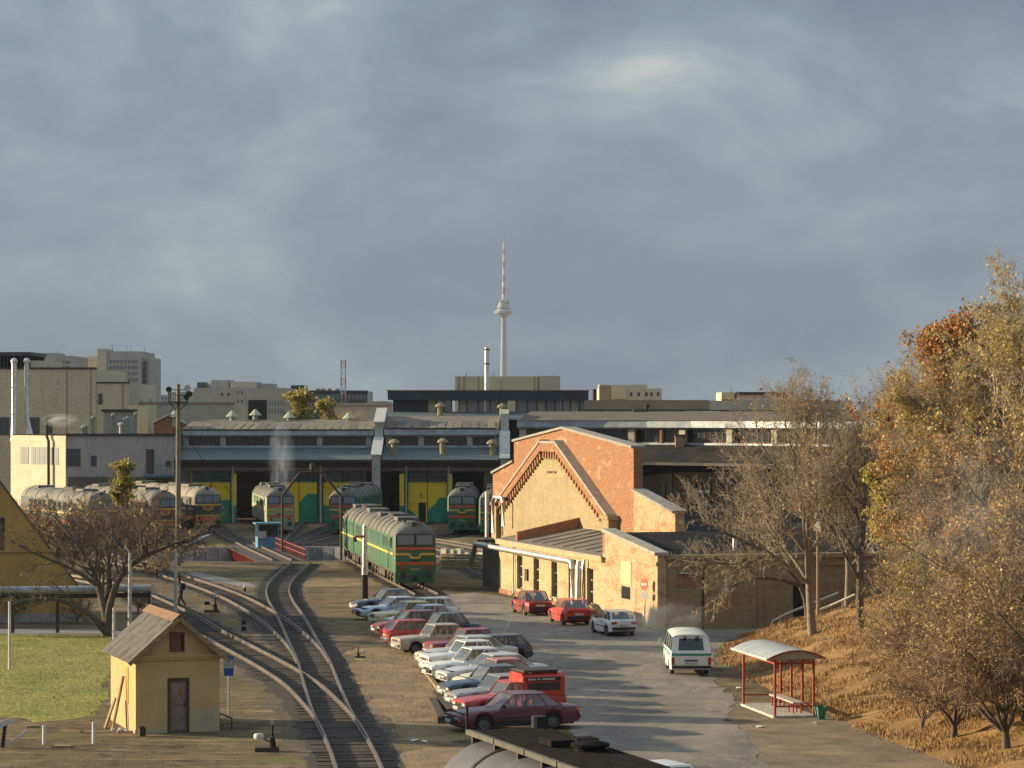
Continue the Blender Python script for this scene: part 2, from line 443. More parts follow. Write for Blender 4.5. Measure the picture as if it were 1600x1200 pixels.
# hillside on the right
def hill_mat():
    m, nt, b = _mat('dry_hill_grass'); t = NT(nt)
    co = t.co(True)
    a = t.noise(co, 0.45, 6, 0.7, 0.6); c = t.noise(t.co(True, (1.0, 1.0, 2.0)), 2.5, 6, 0.75, 0.5); d = t.noise(co, 12, 4, 0.7)
    col = t.mix(t.rmp(a, 0.35, 0.65), (0.37, 0.235, 0.10), (0.22, 0.125, 0.055))
    col = t.mix(t.rmp(c, 0.5, 0.72), col, (0.15, 0.105, 0.05))
    col = t.mix(t.rmp(d, 0.58, 0.72), col, (0.46, 0.33, 0.16))
    t.l(col, b.inputs['Base Color']); b.inputs['Roughness'].default_value = 0.95; b.inputs['Specular IOR Level'].default_value = 0.1
    t.bump(t.mix(0.5, c, d), 1.0, 0.16, b); return m
M_hill = hill_mat()
mb = MB(); rows = []
for y in np.arange(62, 176, 1.0):
    row = []
    for k in range(46):
        d = -0.4 + k * 0.55 + max(0, k - 26) * 0.9
        x = toe(y) + d + 0.25 * math.sin(y * 1.3) + 0.18 * math.sin(y * 3.1 + 1)
        row.append((x, y, hill(x, y) - (0.06 if d < 0 else 0.0) + (0.02 if d > 0.4 else 0)))
    rows.append(row)
mb.loft(rows)
structure(mb.build('hillside', M_hill, smooth=True))

def sheet(name, pts, z, mat, jit=0.0, step=1.0, seed=1):
    "flat ground sheet with a ragged edge"
    rr = random.Random(seed); P = [Vector((p[0], p[1], 0)) for p in pts]; out = []
    for i in range(len(P)):
        a, b_ = P[i], P[(i + 1) % len(P)]; n = max(1, int((b_ - a).length / step)); nn = (b_ - a).normalized(); nn = Vector((nn.y, -nn.x, 0))
        for k in range(n):
            out.append(a.lerp(b_, k / n) + nn * rr.uniform(-jit, jit))
    bm = bmesh.new(); vs_ = [bm.verts.new((p.x, p.y, z)) for p in out]
    f = bm.faces.new(vs_); bmesh.ops.triangulate(bm, faces=[f])
    me = bpy.data.meshes.new(name); bm.to_mesh(me); bm.free(); me.materials.append(mat)
    for p in me.polygons:
        if p.normal.z < 0: p.flip()
    return structure(link(name, me))
def asphalt_mat():
    m, nt, b = _mat('worn_asphalt'); t = NT(nt); co = t.co(True)
    a = t.noise(t.co(True, (1, 0.45, 1)), 0.30, 6, 0.7, 0.6); d = t.noise(co, 9, 4, 0.7); c = t.noise(t.co(True, (1, 1, 1), (5, 5, 0)), 0.9, 6, 0.75, 0.5)
    col = t.mix(t.rmp(a, 0.38, 0.62), (0.150, 0.135, 0.118), (0.265, 0.23, 0.182))
    col = t.mix(t.rmp(c, 0.56, 0.72), col, (0.30, 0.25, 0.18))
    col = t.mix(t.rmp(d, 0.6, 0.75), col, (0.085, 0.078, 0.07))
    wp_ = t.n('ShaderNodeVectorMath', operation='ADD'); t.l(co, wp_.inputs[0]); nn_ = t.n('ShaderNodeTexNoise'); nn_.inputs['Scale'].default_value = 0.9; nn_.inputs['Detail'].default_value = 5; t.l(co, nn_.inputs[0]); t.l(nn_.outputs['Color'], wp_.inputs[1])
    vo = t.n('ShaderNodeTexVoronoi', feature='DISTANCE_TO_EDGE'); vo.inputs['Scale'].default_value = 0.33; t.l(wp_.outputs[0], vo.inputs[0])
    col = t.mix(t.mix(1.0, t.rmp(vo.outputs['Distance'], 0.018, 0.003), (0.38,) * 3, 'MULTIPLY'), col, (0.05, 0.045, 0.04))
    col = t.mix(t.mix(1.0, t.rmp(t.noise(t.co(True, (1, 1, 1), (17, 3, 0)), 0.55, 5, 0.6, 0.3), 0.60, 0.66), (0.6,) * 3, 'MULTIPLY'), col, (0.07, 0.064, 0.058))
    t.l(col, b.inputs['Base Color']); b.inputs['Roughness'].default_value = 0.9; b.inputs['Specular IOR Level'].default_value = 0.2
    t.bump(t.mix(0.5, d, c), 0.5, 0.025, b); return m
M_asph = asphalt_mat()
road_px = [(985, 1330), (950, 1240), (905, 1165), (880, 1130), (830, 1085), (790, 1045), (745, 1000), (712, 962), (690, 945), (690, 930), (740, 926), (790, 934), (900, 955), (1030, 986), (1110, 982), (1290, 972), (1290, 990), (1235, 992), (1165, 1003), (1118, 1016), (1112, 1046), (1122, 1066), (1150, 1098), (1128, 1118), (1168, 1150), (1188, 1190), (1230, 1240), (1290, 1330)]
sheet('road', [gp(*p) for p in road_px], 0.012, M_asph, 0.22, 0.8, 3)
# dirt shoulder to the right of the road and the worn earth strip left of the cars
M_shoulder = pm('trodden_earth', (0.22, 0.165, 0.105), (0.13, 0.098, 0.066), 0.8, 0.95, 0, 0.05, 6, world=True, dirt=(0.34, 0.25, 0.14), dirt_amt=0.6)
sheet('roadside_earth', [gp(*p) for p in [(1120, 1112), (1150, 1095), (1215, 1100), (1290, 1112), (1400, 1130), (1480, 1160), (1560, 1210), (1640, 1330), (1300, 1330), (1225, 1235), (1180, 1190), (1160, 1150)]], 0.006, M_shoulder, 0.3, 0.8, 5)
M_straw = pm('trampled_dry_grass', (0.30, 0.205, 0.105), (0.17, 0.12, 0.065), 0.6, 0.95, 0, 0.07, 5, world=True, dirt=(0.13, 0.10, 0.06), dirt_amt=0.7)
sheet('dry_verge', [gp(*p) for p in [(560, 1008), (600, 1000), (640, 1020), (665, 1050), (690, 1085), (705, 1120), (760, 1150), (700, 1165), (640, 1150), (600, 1140), (575, 1100), (552, 1055), (540, 1020)]], 0.005, M_straw, 0.5, 0.9, 8)
sheet('dry_verge', [gp(*p) for p in [(600, 1330), (596, 1240), (590, 1195), (640, 1172), (720, 1165), (760, 1180), (760, 1330)]], 0.007, M_straw, 0.4, 0.9, 9)
sheet('dry_verge', [gp(*p) for p in [(462, 908), (530, 904), (560, 903), (610, 902), (605, 916), (540, 916), (470, 917)]], 0.005, M_straw, 0.5, 1.2, 10)
M_lawn = pm('lawn_soil', (0.17, 0.19, 0.035), (0.33, 0.29, 0.07), 0.35, 0.95, 0, 0.12, 3, world=True, dirt=(0.30, 0.20, 0.08), dirt_amt=0.85)
LAWN = [(-160, 994), (60, 992), (168, 992), (182, 1010), (170, 1060), (160, 1100), (150, 1118), (60, 1128), (0, 1120), (-160, 1118)]
sheet('lawn', [gp(*p) for p in LAWN], 0.006, M_lawn, 0.3, 1.0, 11)
M_path = pm('grey_path', (0.24, 0.23, 0.225), (0.17, 0.16, 0.15), 0.8, 0.9, 0, 0.01, 9, world=True)
sheet('path', [gp(*p) for p in [(-160, 983), (60, 982), (170, 984), (215, 988), (215, 994), (170, 991.5), (-160, 991.5)]], 0.01, M_path, 0.1, 1.5, 12)
sheet('path', [gp(*p) for p in [(305, 893), (345, 902), (395, 913), (400, 917), (380, 917), (330, 907), (290, 898)]], 0.01, M_path, 0.15, 1.5, 13)

# grass blades
def blades(name, n, sampler, mat, hmin, hmax, w, seed, label):
    r = np.random.default_rng(seed); pts = []
    while len(pts) < n:
        p = sampler(r)
        if p is not None: pts.append(p)
    P = np.array(pts); a = r.uniform(0, 2 * np.pi, n); h = r.uniform(hmin, hmax, n); ww = r.uniform(0.5, 1.3, n) * w
    dx = np.stack([np.cos(a) * ww, np.sin(a) * ww, np.zeros(n)], 1)
    lean = np.stack([r.normal(0, 0.35, n) * h, r.normal(0, 0.35, n) * h, h], 1)
    V = np.empty((n, 3, 3)); V[:, 0] = P - dx; V[:, 1] = P + dx; V[:, 2] = P + lean
    Fq = np.arange(n * 3).reshape(n, 3)
    o = link(name, np_mesh(name, V.reshape(-1, 3), Fq, [mat])); return stuff(o, label)
LW = [gp(*p) for p in LAWN]
def in_poly(x, y, P):
    c = False; j = len(P) - 1
    for i in range(len(P)):
        if (P[i].y > y) != (P[j].y > y) and x < (P[j].x - P[i].x) * (y - P[i].y) / (P[j].y - P[i].y) + P[i].x: c = not c
        j = i
    return c
def s_lawn(r):
    x, y = r.uniform(-28, -12), r.uniform(106, 150)
    return (x, y, 0) if in_poly(x, y, LW) else None
M_blade = pm('grass_blade', (0.20, 0.24, 0.035), (0.42, 0.36, 0.09), 0.45, 0.8, world=True)
blades('lawn_grass', 40000, s_lawn, M_blade, 0.02, 0.07, 0.015, 3, 'short green lawn grass left of the yellow hut')
M_dryb = pm('dry_blade', (0.42, 0.27, 0.11), (0.22, 0.12, 0.05), 0.8, 0.85, world=True)
def s_hill(r):
    y = r.uniform(92, 152); x = toe(y) + abs(r.normal(0, 5)) + r.uniform(-0.3, 0.4)
    if math.sin(x * 2.1 + 1.3 * math.sin(y * 0.9)) + math.sin(y * 1.7 + 1.1 * math.sin(x * 1.2)) < r.uniform(-1.2, 0.8): return None
    return (x, y, hill(x, y))
blades('dry_grass', 42000, s_hill, M_dryb, 0.04, 0.22, 0.026, 4, 'dry tawny grass and fallen leaves on the hillside')
VP = [[gp(*p) for p in q] for q in ([(560, 1008), (600, 1000), (640, 1020), (665, 1050), (690, 1085), (705, 1120), (760, 1150), (700, 1165), (640, 1150), (600, 1140), (575, 1100), (552, 1055), (540, 1020)],)]
def s_verge(r):
    x, y = r.uniform(-11, 0), r.uniform(98, 150)
    if in_poly(x, y, VP[0]): return (x, y, 0)
    if r.random() < 0.45:
        x, y = r.uniform(-22, -3), r.uniform(92, 215)
        return (x, y, 0) if not (-9 < x - (-14 + (160 - y) * 0.11) < -20) else None
    return None
blades('verge_grass', 9000, s_verge, M_dryb, 0.02, 0.07, 0.016, 5, 'thin dry grass on the earth verge beside the parked cars')

# ------------------------------------------------------------------ railway tracks
RAIL_PROF = [(-0.065, 0.0), (0.065, 0.0), (0.065, 0.015), (0.012, 0.04), (0.012, 0.11), (0.037, 0.125), (0.037, 0.16), (-0.037, 0.16), (-0.037, 0.125), (-0.012, 0.11), (-0.012, 0.04), (-0.065, 0.015)]
mbs = MB(); mbs.box((0, 0, 0), (0.24, 2.7, 0.14)); ME_SLEEPER = mbs.mesh('sleeper', M_sleeper)
mbc = MB(); mbc.box((0, 0, 0.03), (0.14, 0.16, 0.06)); ME_CHAIR = mbc.mesh('rail_chair', M_rust)
M_ballast = pm('oily_ballast', (0.032, 0.027, 0.022), (0.07, 0.055, 0.04), 1.2, 0.95, 0, 0.08, 9, world=True, dirt=(0.045, 0.038, 0.03), dirt_amt=0.7)
M_margin = pm('oily_earth', (0.085, 0.064, 0.043), (0.15, 0.112, 0.068), 0.9, 0.95, 0, 0.08, 6, world=True, dirt=(0.05, 0.04, 0.03), dirt_amt=0.7)
CENTERS = []
GA = 0.76
def track(name, label, pts, zo, sleepers=True, s_from=0.0, s_to=1e9, bed=True, bedw=1.55, ends=(0, 0), avoid=None):
    C = catmull(pts, 0.5)
    t = thing(name, label, 'track', (C[0].x, C[0].y, 0), 0, 'railway tracks across the yard'); O = C[0]
    nrm = []
    for k in range(len(C)):
        d = (C[min(k + 1, len(C) - 1)] - C[max(k - 1, 0)]).normalized(); nrm.append(Vector((-d.y, d.x, 0)))
    for s in (-1, 1):
        rows = []
        for c, n in zip(C, nrm):
            b = c + n * s * GA - O
            rows.append([(b.x + n.x * a, b.y + n.y * a, 0.045 + zo + h) for a, h in RAIL_PROF])
        mb = MB(); mb.loft(rows, closed=True, caps=True); mb.build('rail', M_rail, t)
    if bed:
        mb = MB(); rr = random.Random(len(name) + int(abs(O.x) * 7)); rows = []
        for c, n in zip(C, nrm):
            b = c - O; q_ = len(rows) * 0.5; w1 = bedw + 0.14 * math.sin(q_ * 1.1 + O.x) + 0.1 * math.sin(q_ * 2.7) + rr.uniform(-.04, .04); w2 = bedw + 0.14 * math.sin(q_ * 0.9 + O.y) + 0.1 * math.sin(q_ * 2.3 + 1) + rr.uniform(-.04, .04)
            rows.append([(b.x + n.x * w1, b.y + n.y * w1, 0.009 + zo * 0.5), (b.x, b.y, 0.016 + zo * 0.5), (b.x - n.x * w2, b.y - n.y * w2, 0.009 + zo * 0.5)])
        mb.loft(rows); mb.build('track_bed', M_ballast, t)
        if sleepers:
            rows = []; ph = rr.uniform(0, 6)
            for k, (c, n) in enumerate(zip(C, nrm)):
                b = c - O; q_ = k * 0.5; w1 = bedw + 0.45 + 0.25 * math.sin(q_ * 0.7 + ph) + 0.15 * math.sin(q_ * 1.9) + rr.uniform(-.1, .1); w2 = bedw + 0.45 + 0.25 * math.sin(q_ * 0.6 + ph + 2) + 0.15 * math.sin(q_ * 2.1 + 1) + rr.uniform(-.1, .1)
                rows.append([(b.x + n.x * w1, b.y + n.y * w1, 0.0035 + zo * 0.4), (b.x - n.x * w2, b.y - n.y * w2, 0.0035 + zo * 0.4)])
            mb = MB(); mb.loft(rows); mb.build('oily_margin', M_margin, t)
    if sleepers:
        acc = 0.0; nxt = 0.0; rr = random.Random(5)
        for k in range(1, len(C)):
            acc += (C[k] - C[k - 1]).length
            if acc < nxt: continue
            nxt = acc + 0.62
            if not (s_from <= acc <= s_to): continue
            if avoid and min((C[k] - q).length for q in avoid) < 1.25: continue
            d = (C[k] - C[k - 1]); a = math.atan2(d.y, d.x)
            p = C[k] - O
            link('sleeper', ME_SLEEPER, t, (p.x + rr.uniform(-.03, .03), p.y + rr.uniform(-.03, .03), -0.03 + rr.uniform(-0.022, 0.012) + zo), a + rr.uniform(-.05, .05))
    return C
A_px = [(471, 881), (446, 903), (434.5, 920), (438, 940), (455, 968), (475, 1008), (490, 1037), (499, 1062), (512, 1100), (524, 1128), (539, 1155), (551, 1180), (559, 1200), (570, 1230), (590, 1290), (612, 1360), (660, 1500)]
CA = track('railway_track', 'curved track running from the turntable down past the parked cars', [gp(*p) for p in A_px], 0.0)
B_px = [(170, 878), (230, 890), (285, 907), (319, 918), (358, 933), (390, 949), (424, 970), (458, 998), (478, 1020), (490, 1040)]
CB = track('railway_track', 'track coming in from the left beyond the switch stand with arrows', [gp(*p) for p in B_px], 0.006, avoid=CA)
C_px = [(-40, 890), (60, 898), (150, 912), (210, 930), (280, 963), (325, 990), (368, 1013), (425, 1044), (469, 1072), (501, 1102), (525, 1130), (542, 1160)]
CC = track('railway_track', 'track passing close behind the yellow hut with sunlit rail edges', [gp(*p) for p in C_px], 0.010, avoid=CA)
# tracks fanning from the turntable to the shed doors
def fan(px_door, label, r0=12.9, X=None):
    cx, cy, r, _ = PIT
    e = Vector((xat(px_door, 300), 300.5, 0))
    if X is None: X = (e.x * 0.62 + cx * 0.38, 272.0)
    q = Vector((X[0], X[1], 0)); d = (q - Vector((cx, cy, 0))).normalized()
    return track('railway_track', label, [Vector((cx, cy, 0)) + d * r0, q, e], 0.002, sleepers=False, bed=True, bedw=1.3)
fan(402, 'track from turntable to the open smoky shed doorway', X=(xat(438, 272), 272))
fan(465, 'track from turntable to the shut yellow doors right of the smoky doorway')
fan(535, 'track from turntable to the yellow doors behind the green locomotive')
fan(600, 'track from turntable into the dark open bay in the middle', X=(xat(536, 272), 272))
fan(667, 'track from turntable to the shed door numbered 6')
fan(731, 'track from turntable to the dark bay next to the brick house', X=(xat(722, 271), 271))
fan(328, 'track from turntable to the leftmost shut yellow doors')
LOC_F, LOC_D = Vector((-6.55, 186.0, 0)), Vector((0.160, -0.987, 0))
track('railway_track', 'track carrying the green double locomotive beside the parked cars', [LOC_F + LOC_D * 6, LOC_F, LOC_F - LOC_D * 36.5], 0.0, sleepers=True)
track('railway_track', 'track right of the double locomotive leading past the timber stacks', [gp(600, 838), gp(700, 872), gp(775, 905)], 0.004, sleepers=False)
track('railway_track', 'second track right of the double locomotive by the concrete slabs', [gp(560, 828), gp(690, 848), gp(770, 862)], 0.004, sleepers=False)

# ------------------------------------------------------------------ locomotive shed (roundhouse)
M_tin = pm('blue_grey_sheet', (0.135, 0.165, 0.165), (0.09, 0.115, 0.115), 0.5, 0.55, 0.1, 0.01, 3, dirt=(0.09, 0.09, 0.085), dirt_amt=0.5)
M_slate = pm('old_roof_sheet', (0.24, 0.20, 0.145), (0.14, 0.12, 0.095), 1.1, 0.9, 0, 0.01, 8, dirt=(0.08, 0.07, 0.055), dirt_amt=0.6)
M_tar = pm('tar_roof', (0.018, 0.018, 0.018), (0.035, 0.033, 0.03), 0.5, 0.95, 0, 0.02, 4, spec=0.05, dirt=(0.06, 0.05, 0.035), dirt_amt=0.5)
M_brownroof = pm('brown_felt_roof', (0.15, 0.115, 0.085), (0.10, 0.08, 0.065), 0.5, 0.9)
M_pillar = pm('grey_plaster', (0.44, 0.42, 0.38), (0.33, 0.31, 0.28), 1.3, 0.9, streak=0.4)
M_shedwall = pm('sooty_wall', (0.10, 0.085, 0.07), (0.16, 0.13, 0.10), 0.7, 0.95, 0, 0.01, 5, streak=0.5)
M_yellow = pm('yellow_door_paint', (0.76, 0.53, 0.025), (0.64, 0.43, 0.025), 0.9, 0.65, dirt=(0.25, 0.17, 0.04), dirt_amt=0.4)
M_green = pm('green_door_paint', (0.018, 0.24, 0.14), (0.014, 0.17, 0.10), 0.9, 0.65, dirt=(0.02, 0.05, 0.035), dirt_amt=0.4)
M_dgreen = pm('dark_green_frame', (0.02, 0.11, 0.08), (0.015, 0.08, 0.06), 1.5, 0.7)
M_tan = pm('tan_beam', (0.30, 0.22, 0.12), (0.22, 0.16, 0.09), 1.5, 0.85)
M_ventcone = pm('pale_green_cowl', (0.42, 0.46, 0.33), (0.30, 0.33, 0.24), 3, 0.7)
shed = thing('locomotive_shed', 'long sooty locomotive shed with yellow and green doors and clerestory windows', 'shed', (-20, 300, 0))
SO = Vector((-20, 300, 0))
def npath(path):
    P = [Vector((x, y, 0)) for x, y in path]; N_ = []
    for k in range(len(P)):
        d = (P[min(k + 1, len(P) - 1)] - P[max(k - 1, 0)]).normalized(); N_.append(Vector((-d.y, d.x, 0)))
    return P, N_
def sweep(path, prof, close=False):
    P, N_ = npath(path); mb = MB()
    mb.loft([[p - SO + n * d + Vector((0, 0, z)) for d, z in prof] for p, n in zip(P, N_)], closed=close, caps=close)
    return mb
SEG1 = [(-36.6, 300), (-15.3, 300)]
SEG2 = [(-14.2, 300), (-1.4, 300)]
SEG3 = [(-0.2, 299), (4, 298.4), (8, 297), (12, 295), (16, 292.2), (21, 287.7), (26, 281.8), (30.5, 275), (34, 268)]
# (segment, sill z, window top z, fascia lo, hi, ridge z, roof material)
def seg_build(seg, sill, wtop, fl, fh, ridge, rm, lowz=(6.9, 8.2), lowmat=M_tin, fmat=M_galv):
    th = 0.18
    sweep(seg, [(-1.3, lowz[0]), (6.0, lowz[1]), (6.0, lowz[1] - th), (-1.3, lowz[0] - th)], True).build('lower_roof', lowmat, shed)
    sweep(seg, [(-1.34, lowz[0] - 0.28), (-1.34, lowz[0] + 0.02), (-1.30, lowz[0] + 0.02), (-1.30, lowz[0] - 0.28)], True).build('gutter_board', M_dark, shed)
    sweep(seg, [(5.7, sill - 0.22), (5.7, sill), (6.4, sill), (6.4, sill - 0.22)], True).build('sill', M_galv, shed)
    sweep(seg, [(5.7, wtop), (5.7, fl), (6.4, fl), (6.4, wtop)], True).build('lintel', M_pillar, shed)
    sweep(seg, [(5.2, fl), (5.2, fh), (6.3, fh + 0.06), (6.3, fl)], True).build('fascia', fmat, shed)
    sweep(seg, [(5.1, fh + 0.02), (16.5, ridge), (24, ridge - 0.6), (24, ridge - 0.8), (16.5, ridge - 0.2), (5.3, fh - 0.1)], True).build('upper_roof', rm, shed)
seg_build(SEG1, 8.35, 9.35, 9.5, 10.05, 11.2, M_slate)
seg_build(SEG2, 8.35, 9.35, 9.55, 10.2, 11.6, M_slate)
seg_build(SEG3, 8.75, 10.2, 10.4, 11.15, 12.15, M_brownroof, (6.75, 8.6), M_tar)
# back wall and dark interior
sweep([(-36.6, 322), (0, 322)], [(0, 0), (0, 10), (0.4, 10), (0.4, 0)], True).build('back_wall', M_shedwall, shed)
sweep(SEG3, [(22, 0), (22, 10.5), (22.4, 10.5), (22.4, 0)], True).build('back_wall', M_shedwall, shed)
# clerestory pillars + windows
M_sash = pm('window_sash', (0.09, 0.08, 0.07), (0.06, 0.055, 0.05), 3, 0.8)
M_redsash = pm('red_brown_sash', (0.20, 0.09, 0.05), (0.14, 0.065, 0.04), 3, 0.8)
M_dimpane = glass_mat('dim_pane', (0.035, 0.045, 0.05), 0.9, 0.12)
def on_path(path, s):
    P, N_ = npath(path); acc = 0
    for k in range(len(P) - 1):
        L = (P[k + 1] - P[k]).length
        if acc + L >= s or k == len(P) - 2:
            t = (s - acc) / L; d = (P[k + 1] - P[k]).normalized(); return P[k].lerp(P[k + 1], t), Vector((-d.y, d.x, 0)), d
        acc += L
def clerestory(path, ss, sill, wtop, pw, pm_, sash, half=False):
    for i, s in enumerate(ss):
        p, n, d = on_path(path, s); a = math.atan2(d.y, d.x)
        q = p + n * 5.85 - SO
        mb = MB(); mb.box((q.x, q.y, (sill + wtop) / 2), (pw, 0.5, wtop - sill), a); mb.build('pillar', pm_, shed)
        if i == len(ss) - 1: break
        s1 = ss[i + 1]; mid = (s + s1) / 2; W = s1 - s - pw
        p, n, d = on_path(path, mid); a = math.atan2(d.y, d.x); q = p + n * 6.05 - SO
        fr = MB(); rot = Matrix.Rotation(a, 3, 'Z')
        def bx(x0, x1, z0, z1, t=0.09): fr.box(Vector((q.x, q.y, 0)) + rot @ Vector(((x0 + x1) / 2, 0, (z0 + z1) / 2)), (x1 - x0, t, z1 - z0), a)
        h0, h1 = sill, wtop
        bx(-W / 2, W / 2, h0, h0 + 0.09); bx(-W / 2, W / 2, h1 - 0.09, h1)
        nn = 6
        for k in range(nn + 1):
            x = -W / 2 + 0.04 + k * (W - 0.08) / nn; bx(x - 0.04, x + 0.04, h0 + 0.09, h1 - 0.09, 0.085)
        w = fr.build('clerestory_window', sash, shed)
        for k in range(nn):
            x0 = -W / 2 + 0.08 + k * (W - 0.08) / nn; x1 = x0 + (W - 0.08) / nn - 0.08
            g = MB(); g.box(Vector((q.x, q.y, 0)) + rot @ Vector(((x0 + x1) / 2, 0.02, (h0 + h1) / 2)), (x1 - x0, 0.02, h1 - h0 - 0.18), a + 0.03 * random.Random(int(s * 10) + k).uniform(-1, 1))
            g.build('pane', M_dimpane, w)
S1X = [-36.2, -32.1, -26.6, -21.35, -15.9]
clerestory(SEG1, [x + 36.6 for x in S1X], 8.35, 9.35, 0.62, M_pillar, M_sash)
clerestory(SEG2, [0.5, 4.1, 9.5, 12.5], 8.35, 9.35, 0.62, M_pillar, M_sash)
M_paleplaster = pm('sun_toned_plaster', (0.58, 0.53, 0.40), (0.46, 0.41, 0.31), 1.3, 0.9, streak=0.3)  # lighter copy of the grey plaster, sunshine on the pillars put into its colour
clerestory(SEG3, [0.6, 5.8, 11.3, 16.8, 22.4, 28.0, 33.5, 39.0, 44.5], 8.75, 10.2, 0.75, M_paleplaster, M_redsash)
for s in (14.1,):
    p, n, d = on_path(SEG3, s); q = p + n * 5.8 - SO
    mb = MB(); mb.box((q.x, q.y, 9.45), (0.25, 0.4, 1.45), math.atan2(d.y, d.x)); mb.build('pillar', pm('brown_post', (0.30, 0.16, 0.07), None, 2, 0.8), shed)
# roof sheets: each a tilted strip on the upper roofs
for seg, x0, x1, fh, ridge, tag_ in ((SEG1, -36.6, -15.3, 10.05, 11.2, 1), (SEG2, -13.9, -1.6, 10.2, 11.6, 2)):
    mb = MB(); ln = 6.2; sl = (ridge - fh) / 11.4
    mb.box((0, 0, 0), (0.86, ln, 0.05)); me = mb.mesh('roof_sheet', M_slate)
    me2 = mb.mesh('roof_sheet', pm('patched_roof_sheet', (0.15, 0.135, 0.11), (0.10, 0.09, 0.08), 1.2, 0.9))
    rr = random.Random(tag_); x = x0 + 0.5
    while x < x1 - 0.3:
        o = link('roof_sheet', me if rr.random() < 0.75 else me2, shed, (x - SO.x, 5.0 + ln / 2, fh + 0.10 + sl * ln / 2 + rr.uniform(0, 0.03)))
        o.rotation_euler = (math.atan(sl), rr.uniform(-0.05, 0.02), rr.uniform(-0.03, 0.03)); x += 0.92
# door wall: bays between piers
BAYS = [(298, 361, 1), (369, 431, 0), (437, 497, 2), (503, 566, 3), (572, 628, 0), (636, 700, 6), (707, 756, 0)]
zd = 5.55
edges = [xat(b[0], 300) for b in BAYS] + [xat(b[1], 300) for b in BAYS]
prev = -36.6
wall = MB()
for a_, b_, k in BAYS:
    x0, x1 = xat(a_, 300), xat(b_, 300)
    m = MB(); m.b2((prev - SO.x, 0, 0), (x0 - SO.x, 0.7, zd)); m.build('pier', M_shedwall, shed); prev = x1
m = MB(); m.b2((prev - SO.x, 0, 0), (-0.2 - SO.x, 0.7, zd)); m.build('pier', M_shedwall, shed)
m = MB(); m.b2((-36.6 - SO.x, 0.003, zd), (-0.2 - SO.x, 0.7, 6.85)); m.build('door_head_wall', M_shedwall, shed)
m = MB(); m.b2((-36.6 - SO.x, -0.12, zd + 0.22), (-0.2 - SO.x, 0.0, zd + 0.42)); m.build('tan_beam', M_tan, shed)
for px in (361.5, 430, 498.5, 632, 698):
    m = MB(); x = xat(px + 3, 300) - SO.x; m.tube((x, -0.25, 0), (x, -0.25, 6.2), 0.11, n=8); m.build('drainpipe', M_pillar, shed)
# dark timber lower wall of the right wing, deep shade put into near-black colours
M_blackwood = pm('black_boarding', (0.006, 0.006, 0.006), (0.014, 0.013, 0.012), 1.0, 0.95, spec=0.05)
sweep(SEG3, [(0, 0), (0, 6.6), (0.4, 6.6), (0.4, 0)], True).build('boarded_wall', M_blackwood, shed)
M_boardlt = pm('shade_dark_boarding', (0.020, 0.021, 0.023), (0.010, 0.010, 0.010), 1.5, 0.95, spec=0.05)
rr = random.Random(4)
for k in range(44):
    p, n, d = on_path(SEG3, 0.6 + k * 1.02); q = p - n * 0.03 - SO
    m = MB(); h = rr.uniform(2.0, 5.6); m.box((q.x, q.y, 0.6 + h / 2), (rr.uniform(0.25, 0.8), 0.06, h), math.atan2(d.y, d.x)); m.build('board', M_boardlt if rr.random() < 0.6 else M_blackwood, shed)
# door leaves
def leaf(x0, x1, ydoor, z0, z1, kind, parent, num=None):
    w = x1 - x0; m = MB()
    d = MB(); d.b2((x0, ydoor, z0), (x1, ydoor + 0.10, z1)); lf = d.build('door_leaf', M_yellow, parent)
    # glazed top
    zt = z1 - 1.05
    for a0, a1 in ((0.05, 0.33), (0.37, 0.64), (0.68, 0.95)):
        g = MB(); g.b2((x0 + w * a0, ydoor - 0.02, zt + 0.12), (x0 + w * a1, ydoor - 0.004, z1 - 0.1)); g.build('pane', M_dimpane, lf)
    m = MB(); m.b2((x0, ydoor - 0.012, zt), (x1, ydoor - 0.003, zt + 0.1)); m.b2((x0, ydoor - 0.012, z1 - 0.08), (x1, ydoor - 0.003, z1))
    for a0, a1 in ((0, 0.05), (0.33, 0.37), (0.64, 0.68), (0.95, 1.0)):
        m.b2((x0 + w * a0, ydoor - 0.012, zt + 0.1), (x0 + w * a1, ydoor - 0.003, z1 - 0.08))
    m.build('glazing_frame', M_dgreen, lf)
    poly = {'low': [(0, 0), (1, 0), (1, 0.42), (0, 0.42)], 'step': [(0, 0), (1, 0), (1, 0.62), (0.62, 0.62), (0.28, 0.42), (0, 0.30)],
            'left': [(0, 0), (0.55, 0), (0.35, 0.22), (0, 0.34)], 'right': [(0, 0), (1, 0), (1, 0.72), (0.45, 0.72), (0.2, 0.6), (0, 0.5)],
            'full': [(0, 0), (1, 0), (1, 0.56), (0, 0.56)]}[kind]
    H_ = zt - z0
    m = MB(); m.prism([(x0 + a * w, z0 + b * H_) for a, b in poly], ydoor - 0.006, ydoor - 0.002, lambda a, b, e: (a, e, b)); m.build('green_panel', M_green, lf)
    return lf
def doors(px0, px1, k1, k2, gap=0.0, parent=shed):
    x0, x1 = xat(px0, 300) - SO.x + 0.12, xat(px1, 300) - SO.x - 0.12; mid = (x0 + x1) / 2
    a = leaf(x0, mid - 0.04, 0.25, 0.05, zd - 0.1, k1, parent); b = leaf(mid + 0.04, x1, 0.25, 0.05, zd - 0.1, k2, parent)
    m = MB(); m.b2((x0 - 0.12, 0.22, zd - 0.1), (x1 + 0.12, 0.5, zd)); m.build('door_frame', M_dgreen, parent)
    return a, b
doors(298, 361, 'low', 'full')
doors(437, 497, 'left', 'right')
doors(503, 566, 'low', 'low')
d6a, d6b = doors(636, 700, 'left', 'step')
